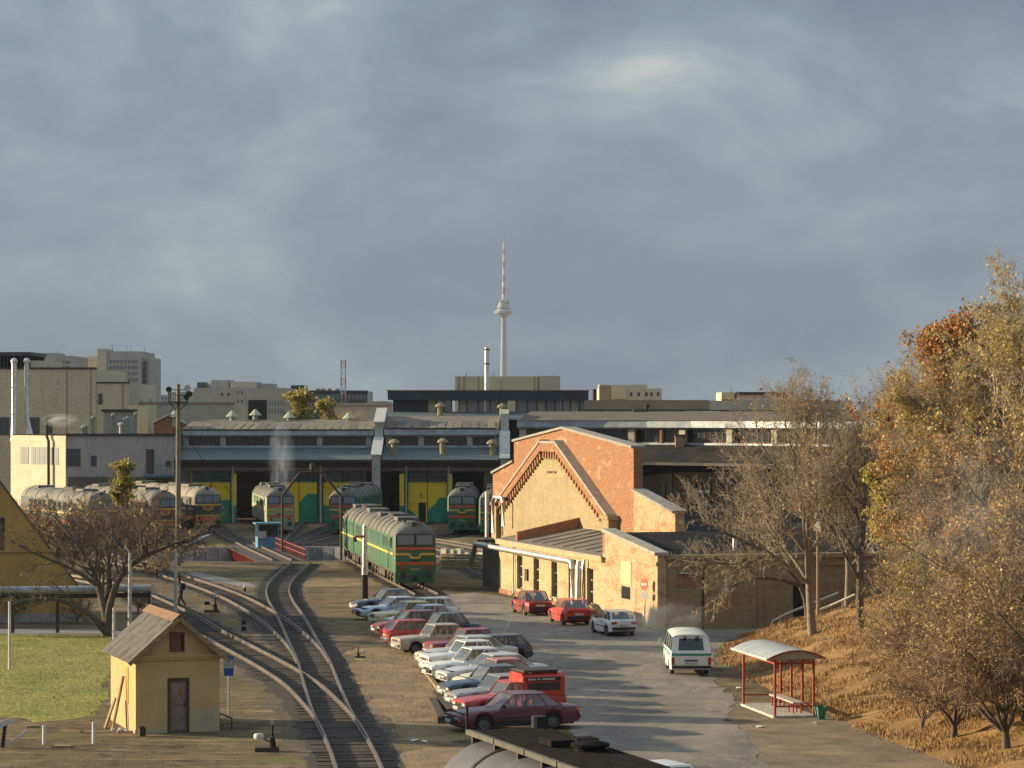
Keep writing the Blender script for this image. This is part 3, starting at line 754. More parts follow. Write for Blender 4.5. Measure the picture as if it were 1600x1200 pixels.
# the wicket opening and the number 6 on the sixth door
x0 = xat(636, 300) - SO.x
m = MB(); m.b2((x0 + 1.25, 0.238, 0.1), (x0 + 2.05, 0.243, 2.2)); m.build('wicket_opening', M_void, d6a)  # thin dark sheet painted as the unlit opening
def text_mesh(txt, size, mat, name, ext=0.004):
    cu = bpy.data.curves.new(name, 'FONT'); cu.body = txt; cu.size = size; cu.extrude = ext; cu.align_x = 'CENTER'; cu.align_y = 'CENTER'
    o = bpy.data.objects.new(name, cu); COL.objects.link(o)
    dg = bpy.context.evaluated_depsgraph_get(); me = bpy.data.meshes.new_from_object(o.evaluated_get(dg))
    bpy.data.objects.remove(o); bpy.data.curves.remove(cu)
    me.materials.clear(); me.materials.append(mat); return me
o = link('door_number', text_mesh('6', 0.95, M_green, 'door_number'), d6a, (xat(658, 300) - SO.x, 0.236, 2.95)); o.rotation_euler = (R(90), 0, 0)
# leaf standing open beside the bays
for px, s in ((366, 1), (628, -1), (703, 1)):
    x = xat(px, 300) - SO.x; m = MB(); m.b2((x - 0.25, -0.3, 0.05), (x + 0.25, -0.05, zd - 0.2)); q = m.build('open_door_edge', M_yellow, shed)
    m = MB(); m.b2((x - 0.252, -0.304, 0.05), (x + 0.252, -0.3, 1.9)); m.build('green_panel', M_green, q)
# fire walls with pale copings
def firewall(x, prof, cop):
    m = MB(); m.prism(prof, x - SO.x - 0.45, x - SO.x + 0.45, lambda a, b, e: (e, a, b)); w = m.build('fire_wall', M_pillar, shed)
    for (a0, z0), (a1, z1) in zip(cop, cop[1:]):
        m = MB(); m.bar((x - SO.x, a0, z0 + 0.06), (x - SO.x, a1, z1 + 0.06), 1.15, 0.14); m.build('coping', pm('pale_coping', (0.60, 0.58, 0.52), (0.45, 0.44, 0.4), 2, 0.9), w)
firewall(-14.75, [(-1.5, 0), (-1.5, 7.35), (4.6, 9.2), (5.2, 10.2), (5.2, 10.9), (12, 12.4), (21, 11.6), (21, 0)], [(-1.6, 7.35), (4.6, 9.2)])
m = MB(); m.bar((-14.75 - SO.x, 5.0, 10.95), (-14.75 - SO.x, 12.2, 12.5), 1.2, 0.16); m.build('coping', MATS['pale_coping'], shed)
firewall(-0.8, [(-1.5, 0), (-1.5, 7.0), (1.2, 7.4), (4.6, 9.9), (5.4, 11.9), (9, 12.4), (21, 11.8), (21, 0)], [(-1.6, 7.0), (1.2, 7.4), (4.6, 9.9)])
# roof ventilators
def vent(px, py, Y, kind, h=1.0):
    p = at(px, py, Y) - SO
    m = MB()
    if kind == 'cone': m.lathe([(0.30, -0.9), (0.30, 0.25), (0.75, 0.3), (0.10, h), (0.0, h)], p, 8)
    elif kind == 'hat': m.lathe([(0.34, -1.2), (0.34, 0.3), (0.66, 0.33), (0.5, 0.6), (0.12, 0.8), (0, 0.8)], p, 8)
    m.build('roof_ventilator', M_ventcone if kind == 'cone' else pm('tan_ventilator', (0.30, 0.25, 0.13), (0.2, 0.17, 0.1), 3, 0.8), shed)
for px, py in ((273, 655), (363, 655), (399, 653), (452, 657), (545, 658)): vent(px, py, 316, 'cone')
for px, py in ((616, 697), (692, 696), (769, 698)): vent(px, py, 301.5, 'hat')
for px, py in ((688, 640), (785, 641)): vent(px, py, 325, 'hat')
# chimney + bits on the right wing
p = at(1062, 712, 297) - SO
m = MB(); m.box((p.x, p.y, p.z + 0.9), (0.95, 0.8, 2.4)); m.build('chimney', brick_mat('chimney_brick', (0.40, 0.22, 0.11), (0.33, 0.17, 0.09), (0.3, 0.25, 0.18)), shed)
m = MB(); m.box((p.x, p.y, p.z + 2.2), (1.15, 1.0, 0.16)); m.build('chimney_cap', M_dark, shed)
p = at(998, 652, 312) - SO
m = MB(); m.box((p.x, p.y, p.z + 0.3), (1.3, 1.0, 1.3)); m.build('roof_hatch', M_brownroof, shed)
p = at(1011, 650, 312) - SO
m = MB(); m.tube((p.x, p.y, p.z - 0.3), (p.x, p.y, p.z + 1.0), 0.16); m.lathe([(0.3, 1.0), (0.35, 1.25), (0.0, 1.5)], p, 8); m.build('roof_ventilator', M_dark, shed)
p = at(1095, 650, 316) - SO
m = MB(); m.add([(p.x - 3.4, p.y - 2, p.z - .2), (p.x + 3.6, p.y - 2, p.z - .2), (p.x + 2, p.y, p.z + .55), (p.x - 1.6, p.y, p.z + .55), (p.x - 3.4, p.y + 3, p.z - .2), (p.x + 3.6, p.y + 3, p.z - .2)], [(0, 1, 2, 3), (4, 3, 2, 5), (0, 3, 4), (1, 5, 2), (0, 4, 5, 1)]); m.build('skylight', M_galv, shed)

# long glazed monitor hall behind
M_fasc = pm('dark_blue_fascia', (0.055, 0.065, 0.08), (0.035, 0.042, 0.05), 0.6, 0.7, 0.1, dirt=(0.09, 0.06, 0.04), dirt_amt=0.4)
mon = thing('monitor_hall', 'dark flat roofed hall with a long glazed strip rising behind the shed', 'hall', (-3, 330, 0))
def mpart(name, lo, hi, mat, par=mon):
    m = MB(); m.b2((lo[0] + 3, lo[1] - 330, lo[2]), (hi[0] + 3, hi[1] - 330, hi[2])); return m.build(name, mat, par)
Xm0, Xm1 = xat(614, 330), xat(914, 330)
mpart('base_wall', (Xm0 - 2, 330.2, 0), (Xm1 + 0.5, 352, 11.9), M_shedwall)
m = MB(); m.add([(Xm0 - 1.5 + 3, -12, 11.2), (Xm1 + 3, -12, 11.2), (Xm1 + 3, 0.4, 12.15), (Xm0 - 1.5 + 3, 0.4, 12.15)], [(0, 1, 2, 3)]); m.build('tin_roof', M_tin, mon)
mpart('roof_slab', (Xm0 - 0.6, 329.2, 13.55), (Xm1 + 0.4, 353, 14.6), M_fasc)
mpart('roof_edge', (Xm0 - 0.7, 329.1, 14.6), (Xm1 + 0.5, 353.1, 14.72), pm('rusty_edge', (0.20, 0.12, 0.06), (0.13, 0.08, 0.05), 2, 0.8))
mpart('boarded_bay', (Xm0, 330.1, 11.95), (xat(668, 330), 330.25, 13.55), M_fasc)
for k in range(8): mpart('board', (Xm0 + 0.1 + k * 0.5, 330.02, 11.95), (Xm0 + 0.45 + k * 0.5, 330.1, 13.55), M_fasc)
x = xat(668, 330); M_mpane = glass_mat('monitor_pane', (0.20, 0.22, 0.22), 0.75, 0.2)
k = 0
while x < Xm1 - 0.2:
    mpart('mullion', (x - 0.06, 330.0, 11.95), (x + 0.06, 330.2, 13.55), M_dark)
    x2 = min(x + random.Random(k).choice((0.9, 1.1, 1.4)), Xm1)
    if k not in (3, 9): mpart('pane', (x + 0.06, 330.1, 11.97), (x2 - 0.06, 330.13, 13.55), M_mpane if k % 4 else pm('bleached_panel', (0.42, 0.38, 0.27), None, 2, 0.9))
    x = x2; k += 1
for k in range(4):
    xx = xat(715 + 45 * k, 330) + 3; m = MB(); m.bar((xx, 0.4, 11.95), (xx + 1.6, 0.4, 13.55), 0.1, 0.1); m.build('brace', M_dark, mon)

# ------------------------------------------------------------------ brick workshop complex (u along its sunny wall, v into it)
B_yel = brick_mat('yellow_brick', (0.48, 0.37, 0.20), (0.40, 0.285, 0.14), (0.45, 0.365, 0.235), (0.33, 0.20, 0.10), 0.52, 0.64, stain=0.3)
B_gab = brick_mat('ochre_gable_brick', (0.38, 0.30, 0.16), (0.29, 0.22, 0.11), (0.36, 0.295, 0.185), (0.27, 0.22, 0.13), 0.46, 0.6, stain=0.4)
B_red = brick_mat('red_brick', (0.32, 0.14, 0.068), (0.245, 0.09, 0.042), (0.32, 0.205, 0.12), (0.40, 0.29, 0.155), 0.57, 0.66, stain=0.35)
B_mix = brick_mat('peeling_brick', (0.46, 0.35, 0.20), (0.38, 0.265, 0.13), (0.43, 0.35, 0.23), (0.32, 0.15, 0.08), 0.50, 0.62, stain=0.32)
B_low = brick_mat('patchy_brick', (0.43, 0.33, 0.19), (0.35, 0.245, 0.12), (0.41, 0.335, 0.22), (0.31, 0.13, 0.065), 0.52, 0.62, stain=0.3)
M_render = pm('stained_render', (0.27, 0.21, 0.14), (0.17, 0.13, 0.09), 0.6, 0.95, 0, 0.01, 8, streak=0.5, dirt=(0.24, 0.13, 0.08), dirt_amt=0.6)
M_felt = pm('grey_roof_felt', (0.19, 0.165, 0.13), (0.12, 0.105, 0.085), 0.6, 0.95, 0, 0.02, 5)
M_stonecope = pm('stone_coping', (0.42, 0.38, 0.30), (0.27, 0.25, 0.20), 2.2, 0.95, 0, 0.02, 8)
ua = Vector((0.268, -0.9634, 0)); va = Vector((0.9634, 0.268, 0)); WO = Vector((-0.86, 184.0, 0)); WRZ = math.atan2(ua.y, ua.x)
def wuv(px, v):
    r = (px - 800) / F; return (r * (WO.y + va.y * v) - (WO.x + va.x * v)) / (ua.x - r * ua.y)
def wz(px, py, v):
    u = wuv(px, v); Y = WO.y + va.y * v + ua.y * u; return HC - (py - YH) / F * Y
ws = thing('brick_workshop', 'sunlit yellow brick workshop with stepped red fire wall and dentilled gable', 'workshop', WO, WRZ)
def wp(name, lo, hi, mat, par=ws):
    m = MB(); m.b2(lo, hi); return m.build(name, mat, par)
def wprism(name, poly, v0, v1, mat, par=ws):
    m = MB(); m.prism(poly, v0, v1, lambda a, b, e: (a, e, b)); return m.build(name, mat, par)
# front wing wall with real openings
WIN = [(wuv(px, 0), 1.30) for px in (812, 838, 866, 893, 922)]
zs0, zs1, zeave = 0.55, 2.72, 3.25
prev = 0.0
for i, (uc, w) in enumerate(WIN):
    wp('wall_pier', (prev, 0, 0), (uc - w / 2, 0.45, zeave), B_yel)
    wp('wall_apron', (uc - w / 2, 0.01, 0), (uc + w / 2, 0.45, zs0), B_yel)
    wp('wall_lintel', (uc - w / 2, 0.01, zs1), (uc + w / 2, 0.45, zeave), B_yel)
    prev = uc + w / 2
    fr = MB(); 
    for x in (-w / 2 + 0.04, 0, w / 2 - 0.04): fr.b2((uc + x - 0.04, 0.22, zs0), (uc + x + 0.04, 0.28, zs1))
    for z in (zs0 + 0.04, zs0 + 0.75, zs0 + 1.45, zs1 - 0.04): fr.b2((uc - w / 2, 0.215, z - 0.035), (uc + w / 2, 0.285, z + 0.035))
    win = fr.build('window', pm('old_white_sash', (0.42, 0.38, 0.30), (0.30, 0.27, 0.2), 4, 0.8), ws)
    for a0, a1 in ((-w / 2 + 0.08, -0.04), (0.04, w / 2 - 0.08)):
        for z0, z1 in ((zs0 + 0.08, zs0 + 0.715), (zs0 + 0.785, zs0 + 1.415), (zs0 + 1.485, zs1 - 0.08)):
            g = MB(); g.b2((uc + a0, 0.24, z0), (uc + a1, 0.25, z1)); g.build('pane', M_dglass, win)
    wp('sill', (uc - w / 2 - 0.08, -0.08, zs0 - 0.09), (uc + w / 2 + 0.08, 0.2, zs0), M_stonecope, win)
wp('wall_pier', (prev, 0, 0), (23.5, 0.45, zeave), B_yel)
wp('plinth', (-0.05, -0.10, 0), (23.4, 0.0, 0.28), B_red)
wp('cornice', (-0.15, -0.22, zeave), (23.5, 0.45, zeave + 0.28), B_yel)
wp('cornice_tile', (-0.2, -0.28, zeave + 0.28), (23.5, 0.45, zeave + 0.34), M_stonecope)
wp('end_wall', (0.0, 0.45, 0), (0.4, 4.3, 3.4), B_yel)
wp('dark_core', (0.4, 0.46, 0), (23.4, 4.25, 0.3), M_void)
m = MB(); m.add([(-0.1, -0.1, 3.6), (23.5, -0.1, 3.6), (23.5, 4.9, 4.55), (-0.1, 4.9, 4.55), (-0.1, -0.1, 3.5), (23.5, -0.1, 3.5), (23.5, 4.9, 4.45), (-0.1, 4.9, 4.45)], [(0, 1, 2, 3), (4, 7, 6, 5), (0, 4, 5, 1), (1, 5, 6, 2), (2, 6, 7, 3), (3, 7, 4, 0)]); m.build('wing_roof', M_felt, ws)
rr = random.Random(2)
for k in range(7):
    u = 7 + k * 2.3; m = MB(); m.bar((u, 0.3, 3.70), (u + rr.uniform(-.3, .3), 4.2, 4.46), 0.06, 0.05); m.build('roof_batten', M_felt, ws)
# vents, small openings on the wing
for px, py, w, h in ((824, 898, 0.55, 0.75),):
    u = wuv(px, 0); z = wz(px, py, 0); wp('meter_box', (u - w / 2, -0.12, z - h / 2), (u + w / 2, -0.002, z + h / 2), M_rust)
# cross parapet
u0 = 4.3
wprism('cross_parapet', [(0, 3.5), (0, 4.15), (4.3, 5.15), (4.3, 4.2)], 0, 1, B_red) if False else None
m = MB(); m.prism([(0.05, 3.45), (0.05, 4.2), (4.3, 5.1), (4.3, 4.3)], u0 - 0.4, u0, lambda a, b, e: (e, a, b)); m.build('cross_parapet', brick_mat('parapet_brick', (0.40, 0.15, 0.07), (0.32, 0.11, 0.05), (0.35, 0.22, 0.13), plane='yz'), ws)
# gable wall
gl, gr, ga_u = wuv(775, 4.3), wuv(955, 4.3), wuv(861, 4.3)
zgl, zgr, zga = wz(775, 800, 4.3), wz(955, 815, 4.3), wz(861, 694, 4.3)
wprism('gable_wall', [(gl, 0), (gr, 0), (gr, zgr), (ga_u + 1.8, zga), (ga_u - 1.8, zga), (gl, zgl)], 4.3, 4.62, B_gab)
def along(p0, p1, off):
    d = Vector((p1[0] - p0[0], 0, p1[1] - p0[1])).normalized(); return d
def verge(p0, p1, name='verge_course'):
    "raised brick verge, its stone cap and the row of dentils under it"
    a = Vector((p0[0], 0, p0[1])); b = Vector((p1[0], 0, p1[1])); d = (b - a).normalized(); n = Vector((-d.z, 0, d.x))
    if n.z < 0: n = -n
    L = (b - a).length
    m = MB(); m.prism([((a - n * 0.55).x, (a - n * 0.55).z), ((b - n * 0.55).x, (b - n * 0.55).z), (b.x, b.z), (a.x, a.z)], 4.02, 4.297, lambda q, w, e: (q, e, w)); vc = m.build('verge_course', B_red, ws)
    m = MB(); m.prism([(a.x, a.z), (b.x, b.z), ((b + n * 0.16).x, (b + n * 0.16).z), ((a + n * 0.16).x, (a + n * 0.16).z)], 3.95, 4.63, lambda q, w, e: (q, e, w)); m.build('verge_cap', M_stonecope, vc)
    k = 0.35
    dm = MB(); dm.box((0, 0, 0), (0.24, 0.2, 0.48)); me = dm.mesh('dentil', B_red)
    while k < L - 0.2:
        c = a + d * k - n * 0.79; o = link('dentil', me, vc, (c.x, 4.2, c.z)); o.rotation_euler = (0, -math.atan2(d.z, d.x), 0); k += 0.62
verge((gl, zgl + 0.3), (ga_u - 1.7, zga + 0.15)); verge((ga_u + 1.7, zga + 0.15), (gr, zgr + 0.3)); verge((ga_u - 1.65, zga + 0.05), (ga_u + 1.65, zga + 0.05))
for px in (776, 951):
    u = wuv(px, 4.2); m = MB(); m.b2((u - 0.7, 3.96, 0), (u + 0.7, 4.62, zgl + 0.5)); m.b2((u - 0.85, 3.85, zgl + 0.5), (u + 0.85, 4.625, zgl + 0.75)); m.build('corner_pier', B_gab, ws)
for px in (858, 866):
    u = wuv(px, 4.29); z = wz(px, 738, 4.29); wp('wall_tie', (u - 0.5, 4.24, z - 0.05), (u + 0.5, 4.298, z + 0.08), M_rust)
# stepped red fire wall behind the gable
v1 = 4.64
prof_px = [(770, 740), (803, 722), (803, 690), (880, 670), (990, 700), (990, 767), (1055, 802)]
pr = [(wuv(a, v1), wz(a, b, v1)) for a, b in prof_px]
wprism('fire_wall', [(pr[0][0], 0), (pr[-1][0], 0), (pr[-1][0], pr[-1][1]), (pr[5][0], pr[5][1]), (pr[5][0] - 0.02, 3.9), (pr[5][0] - 0.04, 0.2)] if False else [(pr[0][0], 0), (pr[5][0], 0), (pr[4][0], pr[4][1]), pr[3], pr[2], pr[1], pr[0]], v1, v1 + 0.6, B_red)
wprism('low_wall', [(pr[5][0] + 0.01, 0), (pr[6][0], 0), pr[6], (pr[5][0] + 0.01, pr[5][1])], v1, v1 + 0.6, B_low)
M_graycope = pm('grey_coping', (0.33, 0.31, 0.26), (0.22, 0.21, 0.18), 2.2, 0.95, 0, 0.01, 8)
for a, b in ((2, 3), (3, 4), (5, 6), (0, 1)):
    m = MB(); m.bar((pr[a][0], v1 + 0.3, pr[a][1] + 0.07), (pr[b][0], v1 + 0.3, pr[b][1] + 0.07), 0.95, 0.16); m.build('coping', M_graycope, ws)
# corner block nearest the road
u1, u2 = 23.5, 33.2
def zpar(u): return 5.06 + (u - 23.5) / (33.2 - 23.5) * (4.12 - 5.06)
wprism('block_wall', [(u1, 0), (u2, 0), (u2, zpar(u2)), (u1, zpar(u1))], 0.0, 0.5, B_mix)
m = MB(); m.bar((u1, 0.22, zpar(u1) + 0.08), (u2 + 0.1, 0.22, zpar(u2) + 0.08), 0.85, 0.18); m.build('parapet_cap', M_stonecope, ws)
wp('parapet_end', (u1 - 0.45, 0.003, 3.3), (u1 - 0.002, 5.0, 4.9), B_red)
wp('cornice', (u1, -0.12, 3.55), (u2 + 0.1, 0, 3.75), B_mix)
VB = 30.0
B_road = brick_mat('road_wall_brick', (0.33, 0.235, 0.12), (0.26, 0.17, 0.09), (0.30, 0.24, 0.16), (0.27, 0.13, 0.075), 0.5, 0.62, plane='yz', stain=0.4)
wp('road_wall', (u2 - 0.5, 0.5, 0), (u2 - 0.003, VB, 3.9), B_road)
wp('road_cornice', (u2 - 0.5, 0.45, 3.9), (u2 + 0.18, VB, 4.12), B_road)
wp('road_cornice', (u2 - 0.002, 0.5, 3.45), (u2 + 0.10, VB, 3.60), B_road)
for a0, z0, a1, z1, vv in ((u1, 4.98, u2 - 0.1, 4.08, 0.45), (13.9, 5.9, u1 - 0.01, 4.98, 5.3)):
    m = MB(); m.add([(a0, vv, z0), (a1, vv, z1), (a1, VB, z1), (a0, VB, z0), (a0, vv, z0 - 0.1), (a1, vv, z1 - 0.1), (a1, VB, z1 - 0.1), (a0, VB, z0 - 0.1)], [(0, 1, 2, 3), (4, 7, 6, 5), (0, 4, 5, 1), (1, 5, 6, 2), (2, 6, 7, 3), (3, 7, 4, 0)]); m.build('block_roof', M_tar, ws)
wp('rear_wall', (13.9, VB - 0.4, 0), (u2 - 0.5, VB, 3.9), M_render)
rr = random.Random(9)
for k in range(16):   # pilaster strips on the shaded road wall
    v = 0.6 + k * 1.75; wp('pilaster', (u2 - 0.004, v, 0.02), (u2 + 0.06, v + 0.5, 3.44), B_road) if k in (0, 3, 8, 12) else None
vd = 8.0
wp('doorway', (u2 - 0.005, vd, 0.02), (u2 + 0.02, vd + 1.15, 2.4), M_void)  # flat sheet, the shade of the doorway put into its colour
wp('downpipe', (u2 + 0.02, 2.6, 0.02), (u2 + 0.10, 2.68, 3.4), M_dark)
wp('wall_lamp', (u2 + 0.0, 1.2, 3.1), (u2 + 0.25, 1.9, 3.18), M_paleconc)
u = wuv(978, 0); z = wz(978, 926, 0)
wp('small_window', (u - 0.8, -0.02, z - 0.35), (u + 0.8, 0.0, z + 0.35), M_dglass)
wp('bricked_up_window', (u - 0.9, -0.03, z + 0.45), (u + 1.0, -0.002, z + 2.0), pm('plaster_patch', (0.58, 0.47, 0.28), (0.48, 0.37, 0.2), 1.5, 0.95))
p_u, p_v = 31.0, 8.0
wp('roof_pipe', (p_u, 5.2, 4.2), (p_u + 0.2, 5.4, 5.0), M_white)
# dark lean-to at the far end of the wing
wp('lean_to', (-6.5, 0.6, 0), (-0.3, 3.9, 2.9), M_shedwall)
m = MB(); m.bar((-6.8, 2.3, 3.15), (0.0, 2.3, 3.35), 4.0, 0.12); m.build('lean_to_roof', M_tar, ws)
# lagged heating pipe
pipe = thing('heating_pipe', 'silver lagged heating pipe running under the workshop eave and down the wall', 'pipe', WO, WRZ)
ue = wuv(905, 0)
m = MB(); m.path([(-6.8, -0.2, 1.5), (-5.2, -0.35, 2.6), (-4.6, -0.42, 3.02), (0, -0.42, 3.02), (ue - 0.5, -0.42, 3.02), (ue - 0.12, -0.42, 2.92), (ue, -0.42, 2.6), (ue, -0.42, 0.1)], 0.165, 10); m.build('pipe_run', M_silver, pipe, smooth=True)
m = MB(); m.path([(ue + 0.9, -0.25, 3.1), (ue + 0.9, -0.3, 2.9), (ue + 0.9, -0.35, 0.1)], 0.17, 10); m.build('pipe_drop', M_silver, pipe, smooth=True)
m = MB(); m.path([(ue + 1.7, -0.2, 3.2), (ue + 1.7, -0.3, 2.7), (ue + 1.7, -0.3, 0.1)], 0.10, 8); m.build('pipe_drop', M_silver, pipe, smooth=True)
for k in range(6):
    u = 0.5 + k * 3.4; m = MB(); m.lathe([(0.168, -0.05), (0.182, 0.0), (0.168, 0.05)], (u, -0.42, 3.02), 10, 'X'); m.build('band', M_chrome, pipe)
dp = tag(MB().path([(4.0, -0.12, 3.2), (4.0, -0.12, 0.2), (4.0, -0.25, 0.05)], 0.07, 8).build('downpipe', M_galv), 'thin zinc downpipe beside the first tall workshop window', 'downpipe'); dp.location = WO; dp.rotation_euler = (0, 0, WRZ)
gpz = thing('gable_pipe', 'lagged pipe loop climbing the far corner of the brick gable', 'pipe', WO, WRZ)
u = wuv(785, 4.0)
m = MB(); m.path([(u - 1.5, 3.7, 3.3), (u - 1.5, 3.7, 5.6), (u - 1.2, 3.7, 5.9), (u + 1.0, 3.7, 5.9), (u + 1.3, 3.7, 5.6), (u + 1.3, 3.7, 3.9)], 0.13, 8); m.build('pipe_run', M_silver, gpz, smooth=True)
m = MB(); m.path([(u - 3.2, 3.7, 2.4), (u - 3.2, 3.7, 6.2)], 0.13, 8); m.build('pipe_run', M_silver, gpz, smooth=True)
# no-entry sign and plate on the corner
u = wuv(1007, -0.45); z = wz(1007, 913, -0.45); SP = WO + ua * u + va * -0.45
sg = thing('no_entry_sign', 'round red no entry sign with white bar on the brick corner', 'sign', (SP.x, SP.y, 0), WRZ + R(20))
m = MB(); m.tube((0, -0.03, z), (0, 0, z), 0.33, n=24); m.build('disc', pm('sign_red', (0.50, 0.05, 0.02), (0.40, 0.04, 0.02), 6, 0.5), sg)
m = MB(); m.b2((-0.24, -0.036, z - 0.06), (0.24, -0.031, z + 0.06)); m.build('white_bar', M_white, sg)
m = MB(); m.b2((-0.34, -0.02, z - 0.78), (0.34, 0, z - 0.44)); m.build('grey_plate', pm('plate_grey', (0.30, 0.30, 0.27), None, 5, 0.6), sg)
m = MB(); m.b2((-0.03, 0.001, 0), (0.03, 0.05, z + 0.3)); m.build('post', M_white, sg)

# ------------------------------------------------------------------ yellow hut
M_hut = pm('ochre_stucco', (0.53, 0.365, 0.16), (0.45, 0.30, 0.13), 0.9, 0.95, 0, 0.008, 14, streak=0.10, dirt=(0.40, 0.32, 0.20), dirt_amt=0.7)
M_hutbase = pm('base_stucco', (0.46, 0.38, 0.25), (0.36, 0.30, 0.2), 1.2, 0.95, 0, 0.006, 14)
M_hutroof = pm('weathered_shingle', (0.14, 0.128, 0.112), (0.07, 0.065, 0.058), 2.0, 0.95, 0, 0.02, 14, streak=0.4)
HO = gp(212, 1147); HE = gp(343, 1142); hrz = math.atan2(HE.y - HO.y, HE.x - HO.x); HW = (HE - HO).length; HD = 5.0
hut = thing('yellow_hut', 'small ochre hut with a gable, plank roof and shabby door', 'hut', HO, hrz)
def hp(name, lo, hi, mat, par=hut):
    m = MB(); m.b2(lo, hi); return m.build(name, mat, par)
zw, za = 2.95, 4.35
dx0, dx1 = HW * 0.375, HW * 0.64
m = MB(); m.prism([(0, 0), (dx0, 0), (dx0, 2.05), (dx1, 2.05), (dx1, 0), (HW, 0), (HW, zw), (HW / 2, za - 0.05), (0, zw)], 0, 0.25, lambda a, b, e: (a, e, b)); m.build('front_wall', M_hut, hut)
hp('left_wall', (0, 0.25, 0), (0.25, HD, zw), M_hut); hp('right_wall', (HW - 0.25, 0.25, 0), (HW, HD, zw), M_hut)
m = MB(); m.prism([(0.25, 0), (HW - 0.25, 0), (HW - 0.25, zw), (HW / 2, za - 0.12), (0.25, zw)], HD - 0.25, HD - 0.003, lambda a, b, e: (a, e, b)); m.build('back_wall', M_hut, hut)
hp('cornice', (-0.06, -0.07, zw - 0.22), (HW + 0.06, -0.002, zw - 0.12), M_hut); hp('cornice', (-0.09, -0.11, zw - 0.12), (HW + 0.09, -0.002, zw - 0.02), M_hut)
hp('base_band', (dx1 + 0.2, -0.004, 0.0), (HW - 0.02, -0.001, 0.85), M_hutbase)  # greyer band low on the front wall, right of the door
hp('plinth', (-0.03, -0.03, 0), (dx0 - 0.1, -0.001, 0.16), M_hutbase)
M_doorw = pm('shabby_door', (0.20, 0.15, 0.115), (0.12, 0.09, 0.075), 2.2, 0.85, streak=0.3)
d = hp('door', (dx0 + 0.08, 0.10, 0.02), (dx1 - 0.08, 0.16, 1.97), M_doorw)
hp('panel', (dx0 + 0.16, 0.085, 0.12), (dx1 - 0.16, 0.099, 0.95), pm('door_panel', (0.26, 0.20, 0.16), (0.17, 0.13, 0.1), 2.5, 0.85), d); hp('panel', (dx0 + 0.16, 0.085, 1.05), (dx1 - 0.16, 0.099, 1.85), MATS['door_panel'], d)
hp('door_handle', (dx1 - 0.2, 0.05, 0.95), (dx1 - 0.15, 0.085, 1.12), M_dark, d); hp('notice', (dx0 + 0.42, 0.08, 1.35), (dx0 + 0.58, 0.084, 1.62), pm('brown_notice', (0.25, 0.13, 0.05), None, 5, 0.8), d)
fr = MB(); fr.b2((dx0, 0.02, 0), (dx0 + 0.08, 0.2, 2.05)); fr.b2((dx1 - 0.08, 0.02, 0), (dx1, 0.2, 2.05)); fr.b2((dx0 + 0.08, 0.02, 1.97), (dx1 - 0.08, 0.2, 2.05)); fr.build('door_frame', M_rust, hut)
w = hp('loft_hatch', (HW * 0.40, -0.03, zw + 0.08), (HW * 0.58, -0.002, zw + 0.82), pm('hatch_board', (0.17, 0.085, 0.05), (0.11, 0.06, 0.04), 2, 0.85))
hp('hatch_gap', (HW * 0.535, -0.034, zw + 0.12), (HW * 0.57, -0.03, zw + 0.72), M_void, w)  # dark strip painted for the shade in the gap
lw = hp('side_window', (-0.004, 2.1, 0.9), (-0.001, 2.9, 2.35), M_void) if False else None
m = MB(); m.b2((-0.02, 1.35, 1.0), (-0.002, 1.85, 2.35)); m.build('side_niche', pm('niche_ochre', (0.40, 0.24, 0.06), None, 2, 0.9), hut)
ov = 0.32; sl = (za - zw) / (HW / 2)
for s in (0, 1):
    nshe = 9
    for k in range(nshe):
        y0 = -ov + k * (HD + 2 * ov) / nshe; y1 = y0 + (HD + 2 * ov) / nshe - 0.015
        m = MB(); zz_ = 0.012 * (k % 2)
        xa, za_ = -ov, zw - ov * sl; xb, zb_ = HW / 2 + (0.02 if s == 0 else 0), za
        if s == 1: xa = HW + ov; 
        P = [(xa, y0, za_ + zz_), (xb, y0, zb_ + zz_), (xb, y1, zb_ + zz_), (xa, y1, za_ + zz_)]
        P += [(a, b, c + 0.05) for a, b, c in P]
        m.add(P, [(0, 1, 2, 3), (4, 7, 6, 5), (0, 4, 5, 1), (1, 5, 6, 2), (2, 6, 7, 3), (3, 7, 4, 0)]); m.build('roof_board', M_hutroof, hut)
m = MB(); m.prism([(HW / 2 - 0.3, za - 0.14), (HW / 2, za + 0.12), (HW / 2 + 0.3, za - 0.14), (HW / 2, za + 0.07)], -ov - 0.05, HD + ov + 0.05, lambda a, b, e: (a, e, b)); m.build('ridge_cap', pm('rusty_ridge', (0.24, 0.13, 0.075), (0.17, 0.10, 0.06), 2, 0.85), hut)
for s in (-1, 1):
    m = MB(); m.bar((HW / 2, -ov - 0.03, za - 0.04), (HW / 2 + s * (HW / 2 + ov), -ov - 0.03, zw - ov * sl - 0.04), 0.05, 0.16); m.build('barge_board', M_timber, hut)
pl = tag(MB().bar((-0.75, 2.2, 0.0), (-0.35, 2.2, 1.15), 0.3, 0.06).build('leaning_board', M_timber), 'grey board leaning against the sunny side of the hut', 'board'); pl.location = HO; pl.rotation_euler = (0, 0, hrz)
pl = tag(MB().bar((-0.55, 1.7, 0.0), (-0.1, 1.9, 2.0), 0.08, 0.08).build('leaning_stake', M_timber), 'rusty stake propped on the sunny side of the hut', 'stake'); pl.location = HO; pl.rotation_euler = (0, 0, hrz)
bk = tag(MB().lathe([(0, 0), (0.13, 0), (0.16, 0.34), (0.14, 0.34), (0.12, 0.03)], (0.0, 0, 0), 12).build('bucket', M_rust), 'dark rusty bucket at the foot of the hut corner', 'bucket'); bk.location = gp(222, 1150)

